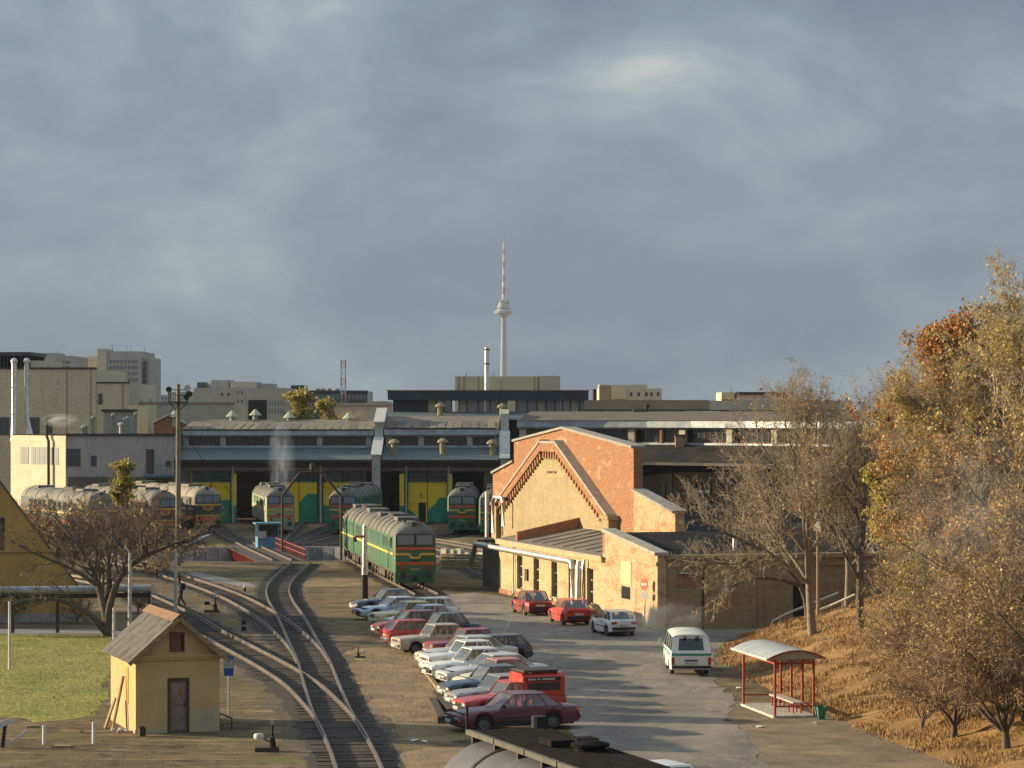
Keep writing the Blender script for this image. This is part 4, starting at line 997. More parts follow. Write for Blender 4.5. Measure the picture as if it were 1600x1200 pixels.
# ------------------------------------------------------------------ background buildings
class Bld:
    def __init__(s, name, label, x0, x1, Y, depth, ztop, mat, cat='building', rz=0.0):
        s.t = thing(name, label, cat, ((x0 + x1) / 2, Y, 0), rz); s.w = x1 - x0; s.c = (x0 + x1) / 2; s.Y = Y; s.d = depth; s.z = ztop
        m = MB(); m.b2((-s.w / 2, 0, 0), (s.w / 2, depth, ztop)); s.wall = m.build('wall', mat, s.t)
    def part(s, name, lo, hi, mat, par=None):
        "world x, y offset behind the front plane, world z"
        m = MB(); m.b2((lo[0] - s.c, lo[1], lo[2]), (hi[0] - s.c, hi[1], hi[2])); return m.build(name, mat, par or s.t)
    def windows(s, xs_, zs_, w, h, mat, side=None, frame=None):
        m = MB(); m.box((0, -0.01, 0), (w, 0.06, h)); me = m.mesh('window', mat)
        for z in zs_:
            for x in xs_: link('window', me, s.t, (x - s.c, 0, z))
def px_b(name, label, p0, p1, ytop, Y, depth, mat, cat='building'):
    return Bld(name, label, xat(p0, Y), xat(p1, Y), Y, depth, zat(ytop, Y), mat, cat)
M_tanbrick = brick_mat('tan_brick', (0.52, 0.465, 0.34), (0.46, 0.41, 0.30), (0.42, 0.38, 0.29), stain=0.2, size=(0.6, 0.3))
M_greyconc = pm('grey_panel', (0.44, 0.415, 0.36), (0.36, 0.34, 0.30), 0.2, 0.9, streak=0.3)
M_beige = pm('beige_panel', (0.58, 0.51, 0.38), (0.48, 0.42, 0.31), 0.2, 0.9, streak=0.2)
M_cream = pm('cream_panel', (0.60, 0.54, 0.34), (0.52, 0.46, 0.29), 0.25, 0.9, streak=0.15)
M_brownp = pm('brown_panel', (0.34, 0.26, 0.17), (0.28, 0.22, 0.15), 0.2, 0.9)
M_farwin = glass_mat('far_window', (0.05, 0.06, 0.07), 1.0, 0.15)
M_farwin2 = glass_mat('far_window_pale', (0.16, 0.19, 0.21), 1.0, 0.2)
# tan hall on the far left
b = px_b('tan_hall', 'tall windowless tan brick hall on the far left with two vent pipes', -60, 150, 577, 330, 26, M_tanbrick, 'hall')
b.part('lower_bay', (xat(150, 330) + 0.01, 0.2, 0), (xat(202, 330), 24, zat(599, 330)), M_tanbrick)
for p in (105, 142): b.part('wall_joint', (xat(p, 330) - 0.1, -0.05, 6), (xat(p, 330) + 0.1, -0.001, zat(578, 330)), M_brownp)
b.part('wall_joint', (xat(192, 330) - 0.08, 0.15, 6), (xat(192, 330) + 0.08, 0.199, zat(600, 330)), M_brownp)
b.part('parapet', (xat(-60, 330), -0.12, zat(577, 330) + 0.002), (xat(150, 330) + 0.05, 0.5, zat(574, 330)), M_dark)
b.part('parapet', (xat(150, 330), 0.1, zat(599, 330) + 0.002), (xat(202, 330) + 0.05, 0.6, zat(596.5, 330)), M_dark)
b.part('roof_hut', (xat(10, 330) + 0, 6, zat(577, 330)), (xat(68, 330), 14, zat(562, 330)), M_tanbrick)
for p, q in ((-20, 15), (46, 62), (72, 82)): b.part('window', (xat(p, 330), -0.06, zat(680, 330)), (xat(q, 330), -0.003, zat(652, 330)), M_farwin)
b.part('window', (xat(153, 330), 0.13, zat(632, 330)), (xat(160, 330), 0.197, zat(615, 330)), M_farwin)
for p in (22, 42):
    vp = thing('vent_pipe', 'tall silver vent pipe, %s of the pair on the tan hall' % ('left' if p == 22 else 'right'), 'pipe', (xat(p, 326), 326, 0), 0, 'silver vent pipes on the tan hall')
    zt = zat(567, 326); dx = 0.7 if p == 42 else 0.0
    m = MB(); m.path([(dx, -1.0, 8.6), (dx * 0.8, -0.4, 9.4), (0, 0, 11.2), (0, 0, zt)], 0.30, 10); m.build('pipe_run', M_silver, vp, smooth=True)
    m = MB(); m.lathe([(0.30, zt), (0.42, zt + 0.05), (0.42, zt + 0.3), (0.2, zt + 0.55), (0, zt + 0.6)], (0, 0, 0), 10); m.build('cowl', M_silver, vp)
    for k in range(4):
        m = MB(); m.lathe([(0.305, -0.06), (0.335, 0), (0.305, 0.06)], (0, 0, 11.8 + k * 1.6), 10); m.build('band', M_chrome, vp)
b = px_b('dark_roof_house', 'dark corrugated rooftop plant house at the left picture edge', -40, 48, 556, 336, 10, M_blackwood, 'building')
b.part('roof', (xat(-42, 336), -0.8, b.z), (xat(50, 336), 10.5, b.z + 0.45), M_fasc)
for k in range(16): b.part('rib', (xat(-38 + k * 5.4, 336), -0.1, 12), (xat(-36.5 + k * 5.4, 336), -0.002, b.z - 0.02), M_fasc)
# apartment blocks
b = px_b('apartment_block', 'tall grey apartment block with stacked windows behind the tan hall', 154, 221, 549, 480, 18, M_greyconc, 'apartments')
b.part('stair_tower', (xat(153, 480), -0.6, 0), (xat(167, 480), 8, zat(545, 480)), M_beige)
b.part('side_wing', (xat(221, 480) + 0.01, 1.5, 0), (xat(232, 480), 17, zat(558, 480)), M_greyconc)
b.part('side_wing', (xat(133, 480), 3, 0), (xat(153, 480) - 0.01, 16, zat(556, 480)), M_greyconc)
zsw = [zat(565 + 9.4 * k, 480) for k in range(7)]
b.windows([xat(p, 480) for p in (173, 178.5, 184, 190, 196, 202, 208, 213)], zsw, 0.45, 0.62, M_farwin2)
for z in zsw: b.part('balcony', (xat(223.5, 480), 0.9, z - 0.5), (xat(228, 480), 1.49, z + 0.1), M_farwin)
for p in (170, 193, 199, 221): b.part('antenna', (xat(p, 480) - 0.05, 4, b.z), (xat(p, 480) + 0.05, 4.1, b.z + random.Random(p).uniform(0.6, 1.6)), M_galv)
b = px_b('apartment_block', 'lower grey apartment block between the plant house and the tall block', 62, 114, 556, 455, 16, M_greyconc, 'apartments')
b.part('roof_box', (xat(62, 455), 2, b.z), (xat(88, 455), 9, zat(551, 455)), M_greyconc)
b.windows([xat(p, 455) for p in (66, 76, 86, 96, 106)], [zat(566, 455), zat(574, 455)], 0.9, 0.5, M_farwin2)
b = px_b('tan_annex', 'low tan brick annex behind the left end of the shed roof', 204, 366, 631, 338, 14, M_tanbrick)
b.part('parapet', (xat(203, 338), -0.1, b.z), (xat(367, 338), 0.4, b.z + 0.2), M_brownp)
for p in (216, 232, 314, 320): b.part('roof_vent', (xat(p, 338) - 0.25, 2, b.z), (xat(p, 338) + 0.25, 2.5, b.z + 0.6), M_ventcone)
b = px_b('pale_annex', 'pale sunlit gable wall low between tan hall and shed', 200, 231, 633, 318, 8, M_cream)
sm = thing('brick_dormer', 'small sunlit brick gable with pale roof edge behind the concrete workshop', 'gable', (xat(243, 303), 316, 0))
m = MB(); m.prism([(-1.9, 0), (1.7, 0), (1.7, zat(662, 303)), (0.0, zat(648, 303)), (-1.9, zat(660, 303))], 0, 3.0, lambda a, b_, e: (a, e, b_)); m.build('wall', B_red, sm)
for s, e_ in ((-1, (-2.1, zat(661, 303))), (1, (1.9, zat(663, 303)))):
    m = MB(); m.bar((0, -0.1, zat(647, 303)), (e_[0], -0.1, e_[1]), 0.6, 0.18); m.build('coping', M_white, sm)
# beige office with a deep portal
b = px_b('beige_office', 'beige office block with one deep dark portal and small windows', 303, 447, 606, 420, 22, M_greyconc)
b.part('portal', (xat(388, 420), -0.08, 0), (xat(417, 420), -0.003, zat(625, 420)), M_void)  # flat sheet, its depth only painted as darkness
b.part('roof_box', (xat(327, 420), 3, b.z), (xat(355, 420), 11, zat(593.5, 420)), M_greyconc)
b.part('roof_box', (xat(358, 420), 2, b.z), (xat(398, 420), 12, zat(596, 420)), M_beige)
b.part('roof_box', (xat(402, 420), 4, b.z), (xat(423, 420), 12, zat(599, 420)), M_greyconc)
b.part('roof_box', (xat(303, 420), 4, b.z), (xat(320, 420), 12, zat(597, 420)), M_farwin)
b.windows([xat(p, 420) for p in (347, 357)], [zat(616, 420)], 0.35, 0.45, M_farwin); b.windows([xat(p, 420) for p in (372, 378)], [zat(613, 420), zat(627, 420)], 0.22, 0.4, M_farwin)
b.windows([xat(p, 420) for p in (421, 425.5, 430, 434.5, 439, 443)], [zat(630, 420), zat(642, 420)], 0.22, 0.75, M_farwin2)
b.windows([xat(p, 420) for p in (375, 380)], [zat(648, 420)], 0.4, 0.5, M_farwin2)
# dark green glass building
M_dkg = pm('dark_green_glass', (0.05, 0.075, 0.075), (0.035, 0.055, 0.055), 0.4, 0.3, spec=0.5)
b = px_b('glass_office', 'low dark green glazed office beside the red and white mast', 466, 574, 611, 500, 20, M_dkg)
b.part('stair_tower', (xat(455, 500), -1, 0), (xat(476, 500), 8, zat(602, 500)), M_dkg)
b.part('fascia', (xat(476, 500), -0.4, zat(614, 500)), (xat(575, 500), -0.01, zat(610, 500)), M_fasc)
b.windows([xat(p, 500) for p in range(480, 574, 6)], [zat(620, 500), zat(632, 500)], 0.5, 0.9, M_farwin2)
for p in (492, 500, 510, 522): b.part('roof_unit', (xat(p, 500), 3, b.z), (xat(p + 6, 500), 5, b.z + 0.5), M_greyconc)
b = px_b('low_shed', 'low beige shed with flat roof right of the glazed office', 520, 612, 633, 430, 12, M_beige)
b.part('roof', (xat(518, 430), -0.4, b.z), (xat(613, 430), 12.5, b.z + 0.25), M_greyconc)
# red and white mast
ms = thing('lattice_mast', 'red and white banded radio mast above the glazed office', 'mast', (xat(536.5, 470), 470, 0))
zb, zt = 12.0, zat(562, 470)
for k in range(6):
    z0 = zb + (zt - zb) * k / 6; z1 = zb + (zt - zb) * (k + 1) / 6; m = MB()
    for sx in (-0.38, 0.38):
        for sy in (-0.38, 0.38): m.bar((sx, sy, z0), (sx, sy, z1), 0.12, 0.12)
    for a in (0, 0.5):
        zz0 = z0 + (z1 - z0) * a; zz1 = z0 + (z1 - z0) * (a + 0.5)
        m.bar((-0.38, -0.38, zz0), (0.38, -0.38, zz1), 0.08, 0.08); m.bar((0.38, -0.38, zz0), (-0.38, -0.38, zz1), 0.08, 0.08)
    m.build('mast_section', pm('mast_red', (0.42, 0.20, 0.16), None, 2, 0.7) if k % 2 else M_white, ms)
m = MB(); m.b2((-1.4, -1.4, 0), (1.4, 1.4, zb)); m.build('base', M_beige, ms)
# roof block with pilasters behind the hall
b = px_b('cream_block', 'cream windowless roof block with dark vertical slots behind the monitor hall', 711, 875, 588, 372, 14, M_cream)
for p in (716, 724, 747, 834, 840): b.part('slot', (xat(p, 372), -0.05, 12), (xat(p + 2.2, 372), -0.003, b.z - 0.03), M_brownp)
b.part('grey_end', (xat(843, 372), -0.25, 12), (xat(875, 372) + 0.02, -0.001, b.z + 0.05), M_beige)
b.part('low_link', (xat(749, 372), -0.3, 12), (xat(781, 372), -0.06, zat(592, 372)), M_cream)
for p in (727, 770): b.part('roof_aerial', (xat(p, 372), 3, b.z), (xat(p + 2, 372), 3.2, b.z + 0.5), M_galv)
ch = thing('steel_chimney', 'slim shining steel chimney rising beside the cream roof block', 'chimney', (xat(760.5, 352), 356, 0))
zc = zat(543, 356)
m = MB(); m.tube((0, 0, 0), (0, 0, zc), 0.33, 0.30, 14); m.build('shaft', pm('bright_steel', (0.78, 0.78, 0.77), (0.62, 0.62, 0.6), 1, 0.35, 0.3), ch, smooth=True)
for z in (zc - 2.1, zc - 0.25): 
    m = MB(); m.lathe([(0.32, -0.08), (0.42, 0), (0.32, 0.08)], (0, 0, z), 14); m.build('ring', M_dark, ch)
# long brown building to the right
b = px_b('long_works', 'long low works building with brown parapet band and grey glazing', 900, 1330, 626, 372, 20, M_brownp, 'works')
for k in range(66):
    p = 905 + k * 6.3; b.part('window', (xat(p, 372), -0.05, zat(656, 372)), (xat(p + 5.2, 372), -0.003, zat(641, 372)), M_farwin2 if (k * 7) % 5 else M_farwin)
b.part('parapet_band', (xat(900, 372), -0.3, zat(640, 372)), (xat(1108, 372), -0.06, zat(625, 372)), M_brownp)
b.part('parapet_band', (xat(1108, 372) + 0.02, -0.3, zat(640.5, 372)), (xat(1330, 372), -0.06, zat(626.5, 372)), M_beige)
b = px_b('roof_block', 'stepped cream rooftop block above the brown works, left one', 936, 1034, 607, 402, 10, M_beige)
b.part('upper_storey', (xat(937, 402), 1, b.z), (xat(1012, 402), 8, zat(601, 402)), M_beige)
b.part('cream_front', (xat(955, 402), -0.4, 14), (xat(978, 402), -0.002, zat(605, 402)), M_cream)
b.part('side_slab', (xat(936, 402), -0.3, 14), (xat(954, 402), -0.001, zat(602, 402)), M_brownp)
for p in (984, 996, 1008, 1016, 1026): b.part('window', (xat(p, 402), -0.05, zat(619, 402)), (xat(p + 4, 402), -0.003, zat(613, 402)), M_farwin)
b = px_b('roof_block', 'small cream rooftop block above the brown works, near the trees', 1127, 1240, 613, 402, 10, M_beige)
b.part('cream_front', (xat(1127, 402), -0.4, 14), (xat(1147, 402), -0.002, b.z + 0.02), M_cream)
b.part('dark_gap', (xat(1148, 402), -0.05, 14), (xat(1151, 402), -0.003, b.z - 0.2), M_void)  # strip coloured as the shade between the blocks
b.part('roof_edge', (xat(1150, 402), -0.3, b.z - 0.35), (xat(1240, 402), -0.06, b.z + 0.05), M_dark)
st = tag(MB().tube((0, 0, 0), (0, 0, zat(608, 388)), 0.28, n=10).build('stove_pipe', M_black), 'short black stove pipe between monitor hall and stepped rooftop block', 'chimney'); st.location = (xat(929, 388), 388, 0)

# television tower, about five kilometres off
D = 5244.0; S = D / F
tv = thing('television_tower', 'distant concrete television tower with round deck and banded antenna', 'tower', (xat(787, D), D, 0))
M_tvc = pm('tower_concrete', (0.31, 0.315, 0.31), (0.27, 0.275, 0.27), 0.01, 0.9)
def tz(py): return zat(py, D)
m = MB(); m.lathe([(8.6, 0), (6.4, tz(590)), (5.4, tz(545)), (4.2, tz(496)), (4.2, tz(492))], (0, 0, 0), 24); m.build('shaft', M_tvc, tv, smooth=True)
m = MB(); m.lathe([(4.2, tz(497)), (10, tz(492.5)), (17.0, tz(489.5)), (17.3, tz(486.5)), (12.5, tz(484.5)), (12.0, tz(480)), (10.5, tz(477)), (9.6, tz(474)), (7.0, tz(471)), (4.5, tz(468)), (3, tz(466.5)), (0, tz(466.5))], (0, 0, 0), 28); dk = m.build('deck', M_tvc, tv, smooth=True)
m = MB(); m.lathe([(12.3, tz(484)), (12.3, tz(481.2))], (0, 0, 0), 28); m.build('glass_band', M_farwin, dk)
for a in range(5):
    an = a * 1.257 + 0.3; m = MB(); m.box((9.5 * math.cos(an), 9.5 * math.sin(an), tz(471)), (4, 4, 4.5), an); m.build('dish_box', M_tvc, dk)
bands = [466.5, 460, 449, 440, 430, 419, 409, 398, 389, 379]
for k, (a0, a1) in enumerate(zip(bands, bands[1:])):
    r = 2.9 - k * 0.16; m = MB(); m.tube((0, 0, tz(a0)), (0, 0, tz(a1)), r, r - 0.12, 10); m.build('antenna_band', M_white if k % 2 == 0 else pm('tower_red', (0.36, 0.15, 0.12), None, 0.1, 0.7), tv)
m = MB(); m.tube((0, 0, tz(379)), (0, 0, tz(357)), 0.8, 0.35, 8); m.build('antenna_tip', M_tvc, tv)
# low skyline of far blocks on both sides of the tower, seen through the gaps
for i, (p0, p1, yt, Y) in enumerate(((236, 262, 617, 900), (262, 292, 612, 1000), (575, 606, 627, 800), (640, 700, 634, 900), (1030, 1060, 640, 900), (1060, 1118, 637, 950))):
    b = px_b('far_block', ['faint grey far block just right of the tall apartments', 'faint far block behind the floodlight mast', 'far pale block right of the red and white mast', 'far low block left of the cream roof block', 'far low block right of the stepped rooftop block', 'far flat block between the two rooftop blocks'][i], p0, p1, yt, Y, 30, M_greyconc)
    b.windows([xat(p, Y) for p in np.arange(p0 + 3, p1 - 1, 5)], [zat(yt + 5, Y), zat(yt + 11, Y)], 0.7, 0.9, M_farwin2)

# ------------------------------------------------------------------ concrete workshop on the left with a sunny end
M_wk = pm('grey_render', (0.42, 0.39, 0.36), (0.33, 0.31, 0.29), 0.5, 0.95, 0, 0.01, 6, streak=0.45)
M_wkl = pm('sun_toned_render', (0.66, 0.58, 0.42), (0.56, 0.48, 0.34), 0.7, 0.95, 0, 0.01, 6, streak=0.25)  # end wall copy of the render, sunlight put into a lighter, warmer colour
Yc = 299.0
c0 = Vector((xat(106, Yc), Yc, 0)); zr = zat(681, Yc)
cw = thing('concrete_workshop', 'flat roofed grey workshop whose left end is coloured pale for sunlight', 'workshop', c0)
def cp(name, lo, hi, mat, par=cw):
    m = MB(); m.b2(lo, hi); return m.build(name, mat, par)
Lc = xat(272, Yc) - c0.x
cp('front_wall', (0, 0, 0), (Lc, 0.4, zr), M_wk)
# sunny end turns back to the left
ed = Vector((-0.62, 0.785, 0)).normalized(); EL = 12.5
erz = math.atan2(ed.y, ed.x)
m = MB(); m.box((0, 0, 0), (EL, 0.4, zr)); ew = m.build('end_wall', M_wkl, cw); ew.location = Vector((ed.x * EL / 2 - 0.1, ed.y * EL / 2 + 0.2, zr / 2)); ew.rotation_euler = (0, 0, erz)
m = MB(); m.add([(0, 0, zr), (Lc, 0, zr), (Lc, 14, zr), (ed.x * EL, ed.y * EL, zr), (0, 0, zr + 0.12), (Lc, 0, zr + 0.12), (Lc, 14, zr + 0.12), (ed.x * EL, ed.y * EL, zr + 0.12)], [(0, 3, 2, 1), (4, 5, 6, 7), (0, 1, 5, 4), (1, 2, 6, 5), (2, 3, 7, 6), (3, 0, 4, 7)]); m.build('roof', M_tar, cw)
cp('roof_edge', (-0.2, -0.2, zr + 0.0), (Lc + 0.1, -0.003, zr + 0.25), M_dark)
cp('side_wall', (Lc - 0.4, 0.4, 0), (Lc - 0.01, 13, zr), M_wk)
def cx_(px): return xat(px, Yc) - c0.x
for p0, p1, y0, y1 in ((104, 126, 701, 729), (142, 151, 712, 729)):
    w = cp('window', (cx_(p0), -0.03, zat(y1, Yc)), (cx_(p1), -0.002, zat(y0, Yc)), M_farwin)
    cp('window_frame', (cx_(p0) - 0.08, -0.05, zat(y1, Yc) - 0.1), (cx_(p1) + 0.08, -0.031, zat(y1, Yc)), M_wk, w)
d = cp('door', (cx_(228), -0.04, zat(740, Yc)), (cx_(241), -0.002, zat(702, Yc)), pm('brown_steel_door', (0.10, 0.06, 0.045), None, 1, 0.7))
cp('landing', (cx_(226), -1.4, zat(746, Yc)), (cx_(271), -0.01, zat(743, Yc)), pm('teal_rail', (0.05, 0.12, 0.13), None, 2, 0.6))
for k in range(9):
    m = MB(); x = cx_(228 + 5 * k); m.bar((x, -1.35, zat(743, Yc)), (x, -1.35, zat(727, Yc)), 0.05, 0.05); m.build('railing_post', MATS['teal_rail'], cw)
m = MB(); m.bar((cx_(227), -1.35, zat(727, Yc)), (cx_(270), -1.35, zat(727, Yc)), 0.06, 0.06); m.build('handrail', MATS['teal_rail'], cw)
cp('cable_box', (cx_(260), -0.3, zat(728, Yc)), (cx_(266), -0.003, zat(720, Yc)), M_dark)
cp('base_course', (0.05, -0.12, 0), (Lc, -0.004, zat(745, Yc)), M_shedwall)
# windows in the sunny end
for k in range(8):
    s = 2.0 + k * 1.05 + (0.5 if k > 5 else 0); o = MB(); o.box((0, 0, 0), (0.98, 0.05, 1.9)); w = o.build('end_window', pm('bleached_glazing', (0.24, 0.25, 0.22), (0.14, 0.16, 0.15), 2, 0.4), cw)
    c = Vector((ed.x * s, ed.y * s, zat(713, Yc))); nrm_ = Vector((-ed.y, ed.x, 0)); w.location = c + nrm_ * -0.0 + Vector((-0.1, 0.2, 0)) + Vector((-0.785, -0.62, 0)) * 0.215; w.rotation_euler = (0, 0, erz)
    g = MB(); g.box((0, 0.0, 0), (0.05, 0.07, 1.9)); g.box((0, 0, 0.2), (0.98, 0.07, 0.05)); g.build('glazing_bar', M_pillar, w)
m = MB(); m.path([Vector((ed.x * 3.2 - 0.5, ed.y * 3.2 - 0.2, 0)), Vector((ed.x * 3.2 - 0.5, ed.y * 3.2 - 0.2, zat(690, Yc))), Vector((ed.x * 3.6 - 0.5, ed.y * 3.6 - 0.2, zat(682, Yc))), Vector((ed.x * 3.6 - 0.5, ed.y * 3.6 - 0.2, zat(664, Yc)))], 0.17, 8); m.build('stove_chimney', M_dark, cw)
# roof vents on the workshop
M_vg = pm('mossy_vent', (0.30, 0.33, 0.22), (0.20, 0.22, 0.15), 2, 0.8)
rv = [(133, 664, 681, 8), (146, 650, 680, 5), (178, 645, 675, 5), (189, 660, 680, 6), (200, 650, 678, 4), (212, 644, 672, 4), (195, 652, 678, 3)]
for i, (px, y0, y1, w) in enumerate(rv):
    Yv = Yc + 2 + (i % 3) * 2; x = xat(px, Yv); wv = w / F * Yv / 2
    lab = ['stout mossy roof vent nearest the chimney smoke', 'tall mossy roof vent second from the chimney smoke', 'tall pale roof vent in the middle of the workshop roof', 'round white capped roof vent on the workshop', 'thin green roof vent right of the white capped one', 'brown topped roof vent farthest right on the workshop', 'slim pale roof vent beside the white capped one'][i]
    v = thing('roof_vent', lab, 'vent', (x, Yv, zr + 0.12), 0, 'vents on the concrete workshop roof')
    h = zat(y0, Yv) - zr - 0.12
    m = MB(); (m.tube((0, 0, 0), (0, 0, h - 0.35), wv, n=10) if i == 3 else m.b2((-wv, -wv, 0), (wv, wv, h - 0.3))); m.build('shaft', M_paleconc if i == 3 else M_vg, v)
    m = MB(); m.lathe([(wv * 1.1, h - 0.3), (wv * 1.6, h - 0.28), (wv * 1.5, h - 0.1), (wv * 0.4, h), (0, h)], (0, 0, 0), 8); m.build('cap', M_vg if i != 3 else M_white, v)
rh = thing('roof_hut', 'small grey roof hut with dark flat lid above the workshop', 'hut', (xat(135, 284), 306, 0))
m = MB(); m.b2((-1.5, 0, 0), (1.5, 4, zat(643, 284))); m.build('wall', M_wk, rh); m = MB(); m.b2((-1.75, -0.3, zat(643, 284)), (1.75, 4.2, zat(639, 284))); m.build('lid', M_dark, rh)

# ------------------------------------------------------------------ ochre house at the left edge
Yo = 158.0
M_och = pm('ochre_house_stucco', (0.48, 0.30, 0.085), (0.38, 0.235, 0.07), 0.5, 0.95, 0, 0.006, 12, streak=0.2)
oh = thing('ochre_house', 'large ochre stucco house cut by the left picture edge', 'house', (xat(76, Yo), Yo, 0), R(14))
xr = xat(128, Yo) - xat(76, Yo); ze = zat(926, Yo); sl_o = 1.36; wo_ = 6.6; zp = ze + wo_ * sl_o
m = MB(); m.prism([(xr - 2 * wo_, 0), (xr, 0), (xr, ze), (xr - wo_, zp), (xr - 2 * wo_, ze)], 0, 9, lambda a, b_, e: (a, e, b_)); m.build('wall', M_och, oh)
for s in (0, 1):
    m = MB(); x1 = xr + 0.15 if s == 0 else xr - 2 * wo_ - 0.15; m.bar((xr - wo_, 4.6, zp + 0.06), (x1, 4.6, ze - 0.15), 9.3, 0.10); m.build('roof_slope', M_brownroof, oh)
oX = lambda p: xat(p, Yo) - xat(76, Yo)
m = MB(); m.b2((oX(-14), -0.05, zat(858, Yo)), (oX(8), -0.003, zat(808, Yo))); win = m.build('window', M_dglass, oh)
m = MB(); m.b2((oX(-30), -0.10, zat(862, Yo)), (oX(84), -0.004, zat(858.5, Yo))); m.build('string_course', M_och, oh)
m = MB(); m.b2((xr - 2 * wo_ + 0.1, -0.10, 0), (xr - 0.002, -0.004, 0.5)); m.build('plinth', M_conc, oh)

# ------------------------------------------------------------------ turntable
cx, cy, pr_, pz = PIT
pit = structure(MB().lathe([(pr_, pz), (pr_ - 0.001, pz + 0.05), (pr_, -0.06), (pr_ + 0.0, 0.02), (pr_ + 0.5, 0.03)], (cx, cy, 0), 72).build('pit_wall', M_conc))
m = MB(); n = 72; m.add([(cx + pr_ * math.cos(2 * math.pi * k / n), cy + pr_ * math.sin(2 * math.pi * k / n), pz) for k in range(n)], [tuple(range(n))]); structure(m.build('pit_floor', M_ballast))
for k in range(30):   # concrete wall panels of the far side, one by one
    a = R(20 + k * 5.4); 
    m = MB(); m.box((cx + (pr_ - 0.04) * math.cos(a), cy + (pr_ - 0.04) * math.sin(a), pz / 2 - 0.05), (0.10, 1.06, -pz - 0.12), a); o = m.build('wall_panel', pm('panel_%d' % (k % 3), [(0.40, 0.38, 0.34), (0.30, 0.285, 0.26), (0.46, 0.45, 0.42)][k % 3], [(0.27, 0.25, 0.22), (0.20, 0.19, 0.17), (0.33, 0.32, 0.3)][k % 3], 2, 0.9, streak=0.5)); o.parent = pit
bd = Vector((5.0, -24.6, 0)).normalized(); brz = math.atan2(bd.y, bd.x); BL = 24.8
M_tred = pm('red_girder_paint', (0.36, 0.055, 0.04), (0.24, 0.04, 0.03), 2, 0.6, dirt=(0.10, 0.06, 0.04), dirt_amt=0.5)
tt_ = thing('turntable_bridge', 'red turntable bridge with railings and a blue cabin over the pit', 'turntable', (cx, cy, 0), brz)
def tp(name, lo, hi, mat, par=tt_):
    m = MB(); m.b2(lo, hi); return m.build(name, mat, par)
for s in (1, -1):
    g = tp('girder', (-BL / 2, s * 1.55 - 0.1, -0.95), (BL / 2, s * 1.55 + 0.1, 0.0), M_tred)
    for k in range(20): tp('stiffener', (-BL / 2 + 0.5 + k * 1.25, s * 1.66 if s > 0 else s * 1.66 - 0.1, -0.9), (-BL / 2 + 0.6 + k * 1.25, s * 1.66 + 0.1 if s > 0 else s * 1.66, -0.05), M_tred, g)
    for k in range(24 if s > 0 else 0):
        x = -BL / 2 + 0.3 + k * 1.05
        if x < -BL / 2 + 3: continue
        m = MB(); m.bar((x, s * 1.95, 0.0), (x, s * 1.95, 0.95), 0.07, 0.07); m.build('railing_post', M_tred, tt_)
    for z in ((0.5, 0.95) if s > 0 else ()):
        m = MB(); m.bar((-BL / 2 + 3, s * 1.95, z), (BL / 2 - 0.3, s * 1.95, z), 0.06, 0.06); m.build('handrail', M_tred, tt_)
    m = MB(); m.prism(RAIL_PROF, -BL / 2, BL / 2, lambda a, b_, e: (e, a + s * GA, b_ + 0.045)); m.build('rail', M_rail, tt_)
tp('deck', (-BL / 2, -2.0, -0.03), (BL / 2, 2.0, 0.03), M_sleeper)
M_blue = pm('blue_cabin_paint', (0.09, 0.24, 0.33), (0.07, 0.18, 0.26), 1.2, 0.6, dirt=(0.2, 0.25, 0.26), dirt_amt=0.4)
cb0 = -BL / 2 + 0.6
cabw = tp('cabin', (cb0, 0.45, -0.3), (cb0 + 2.0, 2.35, 1.0), M_blue)
m = MB()
for x in (cb0 + 0.06, cb0 + 0.97, cb0 + 1.94):
    for y in (0.51, 2.29): m.b2((x - 0.06, y - 0.06, 1.003), (x + 0.06, y + 0.06, 2.1))
m.build('cabin_post', M_blue, tt_); 
tp('cabin_wall', (cb0 + 0.12, 0.57, 1.003), (cb0 + 1.9, 2.23, 2.098), M_dglass)
tp('cabin_roof', (cb0 - 0.2, 0.25, 2.1), (cb0 + 2.2, 2.6, 2.24), M_blue)
tp('cabin_panel', (cb0 + 2.005, 0.5, 0.9), (cb0 + 2.05, 1.2, 1.5), M_paleconc)
# portal gantry feeding the turntable
gy = 236.0; gt = thing('portal_gantry', 'thin trapezoid portal gantry with a lamp above the turntable', 'gantry', (xat(487, gy), gy, 0))
gx = lambda p: xat(p, gy) - xat(487, gy)
for nm, a_, b_ in (('leg', (gx(441), 0, -1.3), (gx(441), 0, zat(775, gy))), ('leg', (gx(533), 0, -1.3), (gx(533), 0, zat(775, gy))), ('arm', (gx(441), 0, zat(775, gy)), (gx(469), 0, zat(738, gy))), ('arm', (gx(533), 0, zat(775, gy)), (gx(503), 0, zat(738, gy))), ('crossbar', (gx(469), 0, zat(738, gy)), (gx(503), 0, zat(738, gy)))):
    m = MB(); m.tube(a_, b_, 0.11, n=8); m.build(nm, M_rust, gt)
m = MB(); m.lathe([(0.05, 0.0), (0.12, 0.2), (0.22, 0.25), (0.22, 0.7), (0.05, 0.8), (0, 0.8)], (gx(488), 0, zat(738, gy)), 10); m.build('lamp', M_dark, gt)

